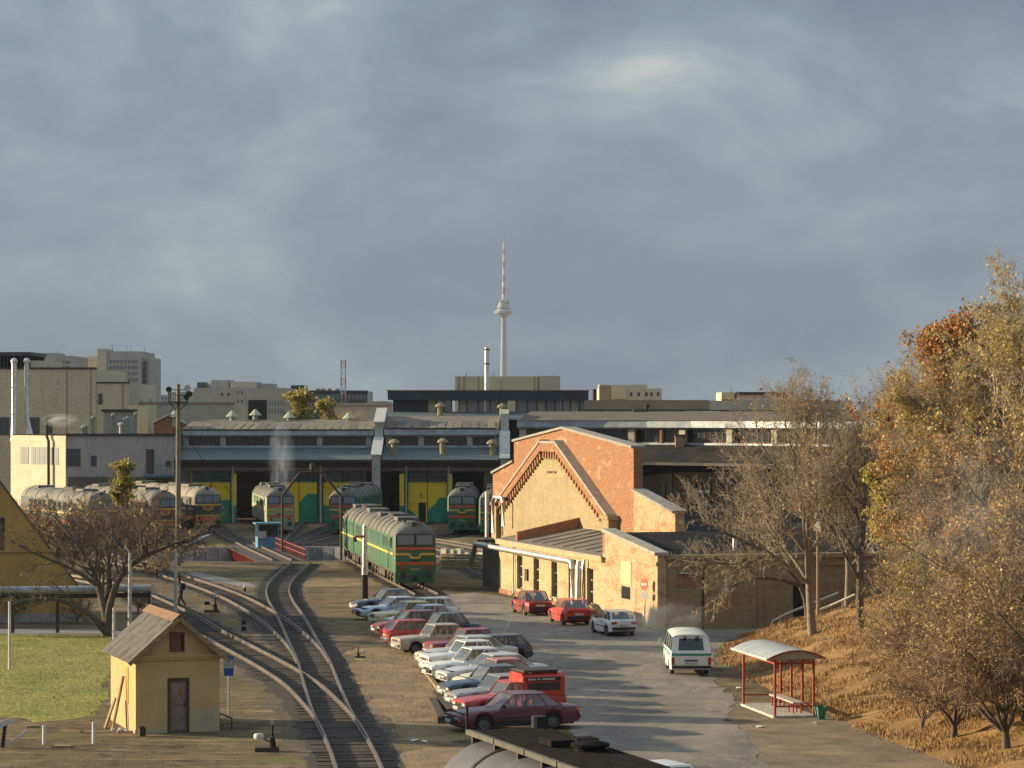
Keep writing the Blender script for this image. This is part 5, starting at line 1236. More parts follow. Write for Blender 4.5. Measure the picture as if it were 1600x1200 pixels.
# ------------------------------------------------------------------ vehicles
_wheels = {}
def wheel_meshes(r, hub):
    k = (round(r, 3), hub)
    if k in _wheels: return _wheels[k]
    w = 0.17; m = MB(); m.lathe([(r * 0.60, -w / 2 + 0.01), (r * 0.90, -w / 2), (r, -w / 2 + 0.03), (r, w / 2 - 0.03), (r * 0.90, w / 2), (r * 0.60, w / 2 - 0.01)], (0, 0, 0), 20, 'Y')
    ty = m.mesh('tyre', M_black, True)
    m = MB(); m.lathe([(0.0, 0.045), (r * 0.18, 0.05), (r * 0.22, 0.03), (r * 0.50, 0.02), (r * 0.56, 0.055), (r * 0.62, 0.06), (r * 0.62, -0.06), (0, -0.06)], (0, 0, 0), 18, 'Y')
    for i in range(8):
        a = i * math.pi / 4; m.box((r * 0.38 * math.cos(a), 0.04, r * 0.38 * math.sin(a)), (r * 0.24, 0.03, 0.035), 0, 0, Matrix.Rotation(-a, 3, 'Y'))
    rm = m.mesh('rim', {'alloy': pm('alloy_rim', (0.22, 0.22, 0.22), (0.13, 0.13, 0.13), 6, 0.4, 0.6), 'steel': pm('steel_rim', (0.16, 0.155, 0.15), (0.10, 0.10, 0.10), 6, 0.5, 0.4), 'white': pm('white_rim', (0.5, 0.49, 0.46), (0.3, 0.3, 0.28), 6, 0.5, 0.2)}[hub], False)
    _wheels[k] = (ty, rm); return ty, rm
def lerp(a, b, t): return a + (b - a) * t
SPEC = {
    'sedan':  dict(L=4.15, W=1.64, H=1.42, belt=0.88, hood=0.80, nose=0.66, deck=0.84, xw=0.62, xr1=0.16, xr2=-1.02, xb=-1.42, wb=2.44, r=0.295, np=(0.5,), round=0.5),
    'lada':   dict(L=4.07, W=1.61, H=1.44, belt=0.90, hood=0.86, nose=0.78, deck=0.86, xw=0.55, xr1=0.22, xr2=-0.98, xb=-1.32, wb=2.42, r=0.295, np=(0.47, 0.86), round=0.3),
    'big':    dict(L=4.75, W=1.76, H=1.42, belt=0.89, hood=0.82, nose=0.64, deck=0.88, xw=0.80, xr1=0.20, xr2=-1.05, xb=-1.72, wb=2.69, r=0.31, np=(0.40, 0.76), round=0.5),
    'hatch':  dict(L=3.85, W=1.63, H=1.40, belt=0.88, hood=0.80, nose=0.64, deck=0.90, xw=0.62, xr1=0.14, xr2=-1.38, xb=-1.80, wb=2.42, r=0.29, np=(0.44, 0.74), round=0.5),
    'wagon':  dict(L=4.15, W=1.63, H=1.44, belt=0.89, hood=0.83, nose=0.70, deck=0.90, xw=0.62, xr1=0.22, xr2=-1.80, xb=-2.00, wb=2.42, r=0.295, np=(0.36, 0.66), round=0.35),
    'coupe':  dict(L=4.45, W=1.70, H=1.33, belt=0.86, hood=0.76, nose=0.58, deck=0.86, xw=0.68, xr1=0.10, xr2=-0.95, xb=-1.62, wb=2.55, r=0.30, np=(0.52,), round=0.7),
    'beetle': dict(L=3.75, W=1.55, H=1.44, belt=0.86, hood=0.80, nose=0.58, deck=0.74, xw=0.52, xr1=0.28, xr2=-0.85, xb=-1.45, wb=2.2, r=0.29, np=(0.5,), round=1.0),
}
CARG = None
def car(kind, label, pos, head, color, roofcol=None, trim=None, hub='steel', group=None, seats=True, extra=None, plate=True, red_seats=False, name='parked_car', skew=0.0, lower=None):
    s = dict(SPEC[kind]); L, W, H = s['L'], s['W'], s['H']; belt = s['belt']
    a = math.atan2(head[1], head[0])
    t = thing(name, label, 'car', (pos[0], pos[1], pos[2] if len(pos) > 2 else 0.012), a, group)
    pb = paint(color); pr = paint(roofcol) if roofcol else pb
    trim = trim or M_black
    hw = W / 2; fx = L / 2; xwf, xwr = s['wb'] / 2 + 0.05, -s['wb'] / 2 + 0.05; r = s['r']; ar = r + 0.065
    def zb(x):
        z = 0.20 + (0.10 * max(0, (abs(x) - fx + 0.5) / 0.5))
        for c in (xwf, xwr):
            d = abs(x - c)
            if d < ar: z = max(z, r + math.sqrt(ar * ar - d * d))
        return min(z, belt - 0.18)
    def zs(x):
        if x > s['xw']: return lerp(s['hood'], s['nose'], ((x - s['xw']) / (fx - s['xw'])) ** (1.6 + s['round']))
        if x < s['xb']: return lerp(s['deck'], s['deck'] - 0.10 * s['round'], ((s['xb'] - x) / max(0.05, s['xb'] + fx)) ** 2)
        if x < s['xb'] + 0.3: return lerp(s['deck'], belt, (x - s['xb']) / 0.3)
        if x > s['xw'] - 0.3: return lerp(s['hood'], belt, (s['xw'] - x) / 0.3)
        return belt
    def hwx(x):
        e = abs(x) / fx; return hw * (1 - 0.035 * e ** 2 - (0.05 + 0.07 * s['round']) * max(0, e - 0.78) / 0.22)
    xs_ = sorted(set([round(v, 3) for v in np.linspace(-fx, fx, 23)] + [round(c + ar * k, 3) for c in (xwf, xwr) for k in (-1.001, -0.97, -0.8, -0.5, -0.2, 0.2, 0.5, 0.8, 0.97, 1.001)] + [round(s['xw'], 3), round(s['xb'], 3)]))
    rows = []
    for x in xs_:
        w, b, z = hwx(x), zb(x), zs(x); mid = lerp(b, z, 0.5)
        half = [(w * 0.965, b), (w * 1.0, mid - 0.02), (w * 0.995, mid + 0.05), (w * 0.965, z - 0.05), (w * 0.90, z), (w * 0.45, z + 0.025), (0, z + 0.032)]
        rows.append([(x, -y, q) for y, q in half] + [(x, y, q) for y, q in half[-2::-1]])
    m = MB(); m.loft(rows)
    n = len(rows[0]); m.f.append(tuple(range(n))); m.m.append(0); m.f.append(tuple(range((len(rows) - 1) * n, len(rows) * n))); m.m.append(0)
    body = m.build('body', pb, t, smooth=True)
    m = MB(); m.b2((-fx + 0.2, -hw * 0.80, 0.18), (fx - 0.2, hw * 0.80, belt - 0.16)); m.build('underbody', M_black, t)
    # greenhouse
    tum = 0.80; wz0, wz1 = hw * 0.905, hw * tum; zr_ = H - 0.035
    base = {(-1, 0): Vector((s['xw'], -wz0, s['hood'] - 0.005)), (1, 0): Vector((s['xw'], wz0, s['hood'] - 0.005)), (-1, 1): Vector((s['xb'], -wz0 * 0.97, s['deck'] - 0.005)), (1, 1): Vector((s['xb'], wz0 * 0.97, s['deck'] - 0.005))}
    top = {(-1, 0): Vector((s['xr1'], -wz1, zr_)), (1, 0): Vector((s['xr1'], wz1, zr_)), (-1, 1): Vector((s['xr2'], -wz1 * 0.97, zr_)), (1, 1): Vector((s['xr2'], wz1 * 0.97, zr_))}
    fr = MB()
    def pane(A, B, C, D, il, ir, ib, it, name, par):
        "window in the quad A-B (bottom) D-C (top): frame ring on the greenhouse mesh, glass set slightly in"
        A, B, C, D = map(Vector, (A, B, C, D))
        q = lambda u, v: (A.lerp(B, u)).lerp(D.lerp(C, u), v)
        wl_ = (B - A).length; hl = (D - A).length
        a_, b_, c_, d_ = q(il / wl_, ib / hl), q(1 - ir / wl_, ib / hl), q(1 - ir / wl_, 1 - it / hl), q(il / wl_, 1 - it / hl)
        fr.add([A, B, C, D, a_, b_, c_, d_], [(0, 1, 5, 4), (1, 2, 6, 5), (2, 3, 7, 6), (3, 0, 4, 7)])
        nn = (B - A).cross(D - A).normalized(); cen = (A + C) / 2
        if nn.dot(cen - Vector((0, 0, 1.0))) < 0: nn = -nn
        g = MB(); k = -0.012; g.add([a_ + nn * k, b_ + nn * k, c_ + nn * k, d_ + nn * k], [(0, 1, 2, 3)]); g.build(name, M_cglass, par)
    pane(base[(-1, 0)], base[(1, 0)], top[(1, 0)], top[(-1, 0)], 0.06, 0.06, 0.05, 0.05, 'windscreen', t)
    pane(base[(1, 1)], base[(-1, 1)], top[(-1, 1)], top[(1, 1)], 0.08, 0.08, 0.06, 0.05, 'rear_window', t)
    for sd in (-1, 1):
        A, B, C, D = base[(sd, 0)], base[(sd, 1)], top[(sd, 1)], top[(sd, 0)]
        A = Vector((A.x, A.y, belt - 0.005)); B = Vector((B.x, B.y, belt - 0.005))
        cuts = [0.0] + list(s['np']) + [1.0]
        for i, (c0, c1) in enumerate(zip(cuts, cuts[1:])):
            a_, b_, c_, d_ = A.lerp(B, c0), A.lerp(B, c1), D.lerp(C, c1), D.lerp(C, c0)
            # straight pillars: interpolate the top on its own length
            pane(a_, b_, c_, d_, 0.07 if i == 0 else 0.03, 0.07 if i == len(cuts) - 2 else 0.03, 0.03, 0.045, 'side_window', t)
    # roof skin, slightly crowned
    nx, ny = 6, 5; rows = []
    for i in range(nx + 1):
        u = i / nx; x = lerp(s['xr1'], s['xr2'], u); row = []
        for j in range(ny + 1):
            v = -1 + 2 * j / ny; row.append((x, v * wz1 * lerp(1, 0.97, u), zr_ + 0.035 * (1 - v * v) * (0.4 + 0.6 * math.sin(math.pi * min(1, max(0, u)))) + 0.002))
        rows.append(row)
    fr.loft(rows); fr.build('roof_and_pillars', pr, t, smooth=True)
    # cabin floor and seats
    if seats:
        sm = M_redseat if red_seats else M_seat
        for x in (s['xr1'] - 0.42, s['xr2'] + 0.38):
            for y in (-0.36, 0.36):
                m = MB(); m.box((x, y, belt + 0.02), (0.13, 0.46, 0.42)); m.box((x - 0.02, y, belt + 0.30), (0.09, 0.24, 0.16)); m.build('seat', sm, t, bevel=0.03)
    # doors: thin proud panels
    nd = len(s['np']) if kind not in ('hatch', 'wagon') else 1
    dspan = [(s['xw'] - 0.12, s['xw'] - 1.12)] + ([(s['xw'] - 1.14, s['xw'] - 1.98)] if kind in ('sedan', 'lada', 'big', 'wagon') else [])
    for sd in (-1, 1):
        for x0, x1 in dspan:
            x1 = max(x1, s['xb'] + 0.15); rows = []
            for x in np.linspace(x0, x1, 7):
                w, z = hwx(x), zs(x); b = max(zb(x), 0.20) + 0.04; mid = lerp(zb(x), z, 0.5)
                rows.append([(x, sd * (w * k + 0.006), q) for k, q in ((0.968, b), (1.0, mid - 0.02), (0.995, mid + 0.05), (0.967, z - 0.055))])
            m = MB(); m.loft(rows); d = m.build('door', pb, t, smooth=True)
            m = MB(); xh = x1 + 0.14; m.b2((xh - 0.08, sd * (hwx(xh) * 0.975), zs(xh) - 0.14), (xh + 0.08, sd * (hwx(xh) * 0.975 + 0.035), zs(xh) - 0.11)); m.build('handle', M_chrome if trim is M_chrome else M_black, d)
        m = MB(); w_ = hwx(0); m.b2((s['xb'] + 0.3, sd * (w_ * 1.0 - 0.005), 0.50), (s['xw'] + 0.05, sd * (w_ * 1.0 + 0.014), 0.54)); m.build('side_moulding', trim, t)
        m = MB(); m.box((s['xw'] - 0.18, sd * (wz0 + 0.10), belt + 0.06), (0.07, 0.16, 0.11)); m.build('mirror', M_black, t, bevel=0.02)
    if lower is not None:
        for sd in (-1, 1):
            m = MB(); w_ = hwx(0)
            m.b2((xwr + ar + 0.02, sd * (w_ * 0.99 - 0.01), 0.20), (xwf - ar - 0.02, sd * (w_ * 0.99 + 0.012), 0.42)); m.build('sill_trim', lower, t)
    # wheels
    ty, rm = wheel_meshes(r, hub)
    for x in (xwf, xwr):
        for sd in (-1, 1):
            wv = link('wheel', ty, t, (x, sd * (hw - 0.13), r)); wv.rotation_euler = (0, 0, 0 if sd > 0 else math.pi)
            link('rim', rm, wv, (0, 0.03, 0))
    # ends
    for e_, nm in ((1, 'front'), (-1, 'rear')):
        x = e_ * fx; wE = hwx(x)
        bp = MB(); bp.add([], [])
        pts = [(x - e_ * 0.45, -wE * 1.02 - 0.03), (x - e_ * 0.04, -wE * 0.98), (x + e_ * 0.09, -wE * 0.80), (x + e_ * 0.11, 0), (x + e_ * 0.09, wE * 0.80), (x - e_ * 0.04, wE * 0.98), (x - e_ * 0.45, wE * 1.02 + 0.03)]
        bp.loft([[(px_, py_, 0.36) for px_, py_ in pts], [(px_ + e_ * 0.015, py_ * 1.01, 0.44) for px_, py_ in pts], [(px_, py_, 0.52) for px_, py_ in pts], [(px_ - e_ * 0.08, py_ * 0.94, 0.525) for px_, py_ in pts], [(px_ - e_ * 0.08, py_ * 0.94, 0.355) for px_, py_ in pts], [(px_, py_, 0.36) for px_, py_ in pts]]); bp.build('bumper', trim, t, smooth=False)
        zl = (s['nose'] if e_ > 0 else s['deck']) - 0.13
        for sd in (-1, 1):
            m = MB()
            if e_ > 0:
                if kind in ('lada', 'beetle'): m.lathe([(0, 0.05), (0.06, 0.045), (0.085, 0.02), (0.09, -0.03)], (x, sd * wE * 0.72, zl), 14, 'X'); m.build('headlight', M_head, t, smooth=True)
                else: m.box((x - 0.03, sd * wE * 0.72, zl), (0.09, 0.30, 0.13)); m.build('headlight', M_head, t, bevel=0.02)
                m = MB(); m.box((x - 0.06, sd * wE * 0.97, zl - 0.02), (0.12, 0.06, 0.09)); m.build('indicator', M_amber, t)
            else:
                m.box((x + 0.05, sd * wE * 0.78, zl - 0.02), (0.14, 0.30, 0.15)); m.build('taillight', M_tail, t, bevel=0.02)
                m = MB(); m.box((x + 0.06, sd * wE * 0.93, zl - 0.02), (0.13, 0.10, 0.12)); m.build('indicator', M_amber, t)
        if e_ > 0:
            m = MB(); m.b2((x - 0.06, -wE * 0.48, zl - 0.07), (x + 0.012, wE * 0.48, zl + 0.06)); m.build('grille', M_black if trim is M_black else M_dark, t)
        if plate:
            m = MB(); zp_ = 0.44 if e_ > 0 else (0.62 if kind != 'big' else 0.66); xo = 0.125 if e_ > 0 else 0.014
            m.b2((x + e_ * xo, -0.26, zp_ - 0.055), (x + e_ * (xo + 0.012), 0.26, zp_ + 0.055)); m.build('number_plate', M_plate, t)
    if extra: extra(t, s)
    rv_ = random.Random(label); t.scale = (rv_.uniform(0.97, 1.04), rv_.uniform(0.97, 1.03), rv_.uniform(0.96, 1.04))
    return t
G1 = 'cars parked in the slanted row'; G2 = 'cars parked along the brick workshop'
HD_ = (-0.93, -0.367)
def rowcar(kind, label, fpx, Yf, color, head=HD_, rev=False, **k):
    "put the car so that its left end (in the photo) stands at pixel column fpx, Yf metres out"
    L = SPEC[kind]['L']; h = Vector((head[0], head[1], 0)).normalized()
    fp = Vector((xat(fpx, Yf), Yf, 0)); c = fp - h * L / 2
    return car(kind, label, (c.x, c.y), (-h.x, -h.y) if rev else (h.x, h.y), color, group=G1, **k)
rowcar('sedan', 'dark blue sedan at the far end of the row', 553, 164.5, (0.035, 0.05, 0.10), trim=M_chrome)
rowcar('coupe', 'silver blue coupe, second from the far end of the row', 559, 159.5, (0.36, 0.42, 0.52))
rowcar('hatch', 'white hatchback poking out to the right near the far end of the row', 613, 157.2, (0.66, 0.66, 0.63))
rowcar('lada', 'pale yellow sedan near the far end, before the white hatchback', 583, 153.6, (0.55, 0.46, 0.24), trim=M_chrome, roofcol=(0.60, 0.50, 0.22))
rowcar('sedan', 'lilac white sedan wedged behind the dark red one', 606, 150.8, (0.55, 0.53, 0.58))
rowcar('hatch', 'dark red car with low nose left of the lilac white sedan', 585, 147.0, (0.20, 0.022, 0.03))
rowcar('sedan', 'dark navy sedan whose tail shows behind the beige saloon', 630, 144.4, (0.03, 0.035, 0.06))
rowcar('hatch', 'bright red hatchback parked tail first with chrome bumper', 600, 140.8, (0.42, 0.032, 0.018), rev=True, trim=M_chrome)
rowcar('lada', 'beige boxy saloon with round headlights at the middle of the row', 620, 136.9, (0.42, 0.36, 0.26), trim=M_chrome)
rowcar('lada', 'cherry red boxy saloon right of the beige one', 667, 133.7, (0.24, 0.016, 0.022), trim=M_chrome)
rowcar('hatch', 'dark blue hatchback with whip aerial poking out right of the red saloon', 706, 131.3, (0.022, 0.028, 0.055), extra=lambda t, s: MB().tube((-0.9, -0.4, 1.38), (-1.25, -0.4, 2.1), 0.012, n=6).build('aerial', M_chrome, t))
rowcar('big', 'pale grey green saloon with cream tail at the middle of the row', 655, 129.6, (0.44, 0.46, 0.40), trim=M_chrome)
rowcar('lada', 'white boxy saloon, farther of the two whites together', 662, 126.6, (0.70, 0.69, 0.65), trim=M_chrome)
rowcar('sedan', 'white saloon with sunlit bonnet, nearer of the two whites together', 667, 123.3, (0.72, 0.71, 0.67))
rowcar('big', 'long light grey saloon with tail reaching far right', 690, 120.6, (0.50, 0.50, 0.49), trim=M_chrome)
rowcar('beetle', 'rounded cream car with a dull red roof', 714, 117.8, (0.60, 0.55, 0.40), roofcol=(0.40, 0.12, 0.09), trim=M_chrome)
rowcar('sedan', 'navy blue saloon just before the red roofed cream car', 690, 114.2, (0.03, 0.045, 0.085), trim=M_chrome)
rowcar('sedan', 'grey saloon between the navy saloon and the red van', 703, 111.2, (0.25, 0.24, 0.24), trim=M_chrome)
# burgundy saloon nearest the camera
rowcar('big', 'burgundy saloon with red seats nearest the camera', 708, 103.6, (0.11, 0.014, 0.026), red_seats=True, hub='alloy', lower=M_black)
# small red van with a tall glazed body and a roof rack
def vanbox(t, s):
    pr = paint((0.42, 0.028, 0.016)); hw = 0.80
    xa, xb_ = -0.30, -2.02; z0, z1 = 0.84, 1.74
    m = MB()
    rows = []
    for x, k in ((xa + 0.04, 0.0), (xa, 0.05), (xb_ + 0.06, 0.05), (xb_, 0.0)):
        rows.append([(x, -hw + 0.06 - k, z0), (x, -hw + 0.08 - k, z1 - 0.14), (x, -hw + 0.22, z1), (x, hw - 0.22, z1), (x, hw - 0.08 + k, z1 - 0.14), (x, hw - 0.06 + k, z0)])
    m.loft(rows); n = 6; m.f.append(tuple(range(n))); m.m.append(0); m.f.append(tuple(range(3 * n, 4 * n))); m.m.append(0)
    bx = m.build('van_body', pr, t)
    for sd in (-1, 1):
        y = sd * (hw - 0.02)
        m = MB(); m.b2((xb_ + 0.22, y - 0.006, 1.06), (xa - 0.16, y + 0.006, 1.38)); m.build('side_window', M_dglass, t)
        m = MB(); m.b2((xb_ + 0.20, y - 0.007, 1.44), (xa - 0.10, y + 0.007, 1.58)); bd_ = m.build('sign_band', M_black, t)
        xx = xa - 0.16
        for i in range(22):
            wv = [0.045, 0.04, 0.05, 0.035][i % 4]
            if i in (6, 8): xx -= 0.06
            if xx - wv < xb_ + 0.42: break
            m = MB(); m.b2((xx - wv, y - 0.010 if sd < 0 else y, 1.475), (xx, y if sd < 0 else y + 0.010, 1.545)); m.build('letter', M_white, bd_); xx -= wv + 0.014
    m = MB(); m.b2((xb_ + 0.25, -0.66, 1.78), (xa - 0.05, 0.66, 1.86)); m.build('roof_rack', pm('dark_rack', (0.05, 0.045, 0.042), None, 4, 0.8), t)
    for x in (xb_ + 0.3, xa - 0.3): 
        m = MB(); m.b2((x - 0.02, -0.7, 1.735), (x + 0.02, 0.7, 1.80)); m.build('rack_bar', M_chrome, t)
rowcar('wagon', 'bright red small van with tall body and roof rack behind the burgundy saloon', 719, 108.0, (0.40, 0.028, 0.022), extra=vanbox)
# along the workshop
HWL = (-0.268, 0.9634)
def wallcar(kind, label, rpx, rpy, color, **k):
    p = gp(rpx, rpy); h = Vector((HWL[0], HWL[1], 0)); c = p + h * SPEC[kind]['L'] / 2
    return car(kind, label, (c.x, c.y), HWL, color, group=G2, **k)
wallcar('sedan', 'dark red sedan seen from behind, farthest along the brick workshop', 845, 963, (0.22, 0.018, 0.018))
wallcar('hatch', 'scarlet hatchback seen from behind, middle of three by the workshop', 905, 978, (0.50, 0.035, 0.02))
wallcar('hatch', 'white hatchback seen from behind, nearest of three by the workshop', 975, 995, (0.66, 0.66, 0.64))
c_ = Vector((4.9, 83.5)); car('hatch', 'white car whose roof just shows at the bottom edge', (4.75, 83.0), (0.4, -0.9), (0.68, 0.68, 0.67))

# white minibus on the road
def minibus(label, pos, head):
    t = thing('minibus', label, 'minibus', (pos[0], pos[1], 0.012), math.atan2(head[1], head[0]))
    L, W, H = 4.95, 1.94, 1.97; fx = L / 2; pb = paint((0.68, 0.69, 0.66)); r = 0.33
    xwf, xwr = 1.55, -1.15; ar = r + 0.06
    def zb(x):
        z = 0.30
        for c in (xwf, xwr):
            d = abs(x - c)
            if d < ar: z = max(z, r + math.sqrt(ar * ar - d * d))
        return z
    xs_ = sorted(set([round(v, 3) for v in np.linspace(-fx, fx, 19)] + [round(c + ar * k, 3) for c in (xwf, xwr) for k in (-1.001, -0.95, -0.6, -0.2, 0.2, 0.6, 0.95, 1.001)]))
    hw = W / 2; rows = []
    for x in xs_:
        e = abs(x) / fx; w = hw * (1 - 0.06 * max(0, e - 0.8) / 0.2)
        slope = max(0, (x - 1.5) / (fx - 1.5)) if x > 1.5 else 0
        zt = 1.06
        rows.append([(x, -w * 0.97, zb(x)), (x, -w, 0.75), (x, -w * 0.985, zt), (x, w * 0.985, zt), (x, w, 0.75), (x, w * 0.97, zb(x))])
    m = MB(); m.loft(rows); n = 6; m.f.append(tuple(range(n))); m.m.append(0); m.f.append(tuple(range((len(rows) - 1) * n, len(rows) * n))); m.m.append(0)
    m.build('body', pb, t, smooth=False)
    m = MB(); m.b2((-fx + 0.3, -hw * 0.8, 0.28), (fx - 0.3, hw * 0.8, 0.9)); m.build('underbody', M_black, t)
    fr = MB()
    B = {(-1, 0): (fx - 0.15, -hw * 0.975), (1, 0): (fx - 0.15, hw * 0.975), (-1, 1): (-fx, -hw * 0.975 * 0.95), (1, 1): (-fx, hw * 0.975 * 0.95)}
    T = {(-1, 0): (1.55, -hw * 0.82), (1, 0): (1.55, hw * 0.82), (-1, 1): (-fx + 0.28, -hw * 0.82), (1, 1): (-fx + 0.28, hw * 0.82)}
    zt0, zt1 = 1.055, 1.80
    def pane(A, B_, C, D_, il, ir, ib, it, nm, mat=M_dglass):
        A, B_, C, D_ = map(Vector, (A, B_, C, D_)); q = lambda u, v: (A.lerp(B_, u)).lerp(D_.lerp(C, u), v); wl_ = (B_ - A).length; hl = (D_ - A).length
        a_, b_, c_, d_ = q(il / wl_, ib / hl), q(1 - ir / wl_, ib / hl), q(1 - ir / wl_, 1 - it / hl), q(il / wl_, 1 - it / hl)
        fr.add([A, B_, C, D_, a_, b_, c_, d_], [(0, 1, 5, 4), (1, 2, 6, 5), (2, 3, 7, 6), (3, 0, 4, 7)])
        nn = (B_ - A).cross(D_ - A).normalized(); cen = (A + C) / 2
        if nn.dot(cen - Vector((0, 0, 1.3))) < 0: nn = -nn
        g = MB(); g.add([p - nn * 0.015 for p in (a_, b_, c_, d_)], [(0, 1, 2, 3)]); g.build(nm, mat, t)
    v3 = lambda p, z: (p[0], p[1], z)
    pane(v3(B[(-1, 0)], zt0), v3(B[(1, 0)], zt0), v3(T[(1, 0)], zt1), v3(T[(-1, 0)], zt1), 0.1, 0.1, 0.08, 0.08, 'windscreen')
    pane(v3(B[(1, 1)], zt0), v3(B[(-1, 1)], zt0), v3(T[(-1, 1)], zt1), v3(T[(1, 1)], zt1), 0.30, 0.30, 0.12, 0.10, 'rear_window')
    for sd in (-1, 1):
        A, B_, C, D_ = Vector(v3(B[(sd, 0)], zt0)), Vector(v3(B[(sd, 1)], zt0)), Vector(v3(T[(sd, 1)], zt1)), Vector(v3(T[(sd, 0)], zt1))
        cuts = [0, 0.26, 0.5, 0.75, 1.0]
        for c0, c1 in zip(cuts, cuts[1:]): pane(A.lerp(B_, c0), A.lerp(B_, c1), D_.lerp(C, c1), D_.lerp(C, c0), 0.06, 0.06, 0.07, 0.07, 'side_window')
    fr.build('pillars', pb, t)
    rows = []
    for x in np.linspace(1.60, -fx + 0.24, 8):
        rows.append([(x, v * hw * 0.83, 1.795 + 0.14 * (1 - v ** 4) * (1 - 0.5 * abs(x / fx) ** 4)) for v in (-1, -0.9, -0.6, 0, 0.6, 0.9, 1)])
    m = MB(); m.loft(rows); n = 7; m.f.append(tuple(range(n))); m.m.append(0); m.f.append(tuple(range(7 * n, 8 * n))); m.m.append(0); m.build('roof', paint((0.70, 0.72, 0.62)), t, smooth=True)
    gs = pm('green_stripe', (0.05, 0.28, 0.19), None, 4, 0.5)
    m = MB(); m.b2((-fx - 0.008, -hw * 0.93, 0.93), (-fx - 0.001, hw * 0.93, 1.03)); m.build('stripe', gs, t)
    for sd in (-1, 1):
        m = MB(); m.b2((-fx + 0.4, sd * hw * 0.99 - 0.01, 0.93), (fx - 0.5, sd * hw * 0.99 + 0.008, 1.03)); m.build('stripe', gs, t)
        m = MB(); m.b2((-fx - 0.02, sd * hw * 0.86 - 0.07, 0.52), (-fx + 0.02, sd * hw * 0.86 + 0.07, 0.86)); m.build('taillight', M_tail, t)
        m = MB(); m.lathe([(0, 0.05), (0.08, 0.03), (0.1, -0.03)], (fx, sd * 0.7, 0.75), 12, 'X'); m.build('headlight', M_head, t)
        m = MB(); m.box((fx - 0.45, sd * (hw + 0.14), 1.25), (0.05, 0.14, 0.26)); m.build('mirror', M_white, t)
        m = MB(); m.b2((-fx - 0.01, sd * 0.28 - 0.08, 1.76), (-fx + 0.3, sd * 0.28 + 0.08, 1.80)); m.build('door_hinge', M_dark, t) if sd else None
    m = MB(); m.b2((-fx - 0.10, -hw * 0.92, 0.36), (-fx + 0.05, hw * 0.92, 0.48)); m.build('bumper', M_dark, t)
    m = MB(); m.b2((fx - 0.05, -hw * 0.92, 0.36), (fx + 0.10, hw * 0.92, 0.48)); m.build('bumper', M_dark, t)
    m = MB(); m.b2((-fx - 0.02, -0.28, 0.54), (-fx - 0.006, 0.28, 0.66)); m.build('number_plate', M_plate, t)
    m = MB(); m.b2((-fx - 0.03, -0.30, 0.69), (-fx - 0.006, 0.30, 0.75)); m.build('plate_lamp', M_dark, t)
    ty, rm = wheel_meshes(r, 'white')
    for x in (xwf, xwr):
        for sd in (-1, 1):
            wv = link('wheel', ty, t, (x, sd * (hw - 0.18), r)); wv.rotation_euler = (0, 0, 0 if sd > 0 else math.pi); link('rim', rm, wv, (0, 0.03, 0))
    return t
hv = Vector((-0.012, 1.0, 0)).normalized(); pv = gp(1080, 1057) + hv * 2.45
minibus('white minibus with a green waist stripe driving away on the road', (pv.x, pv.y), (hv.x, hv.y))

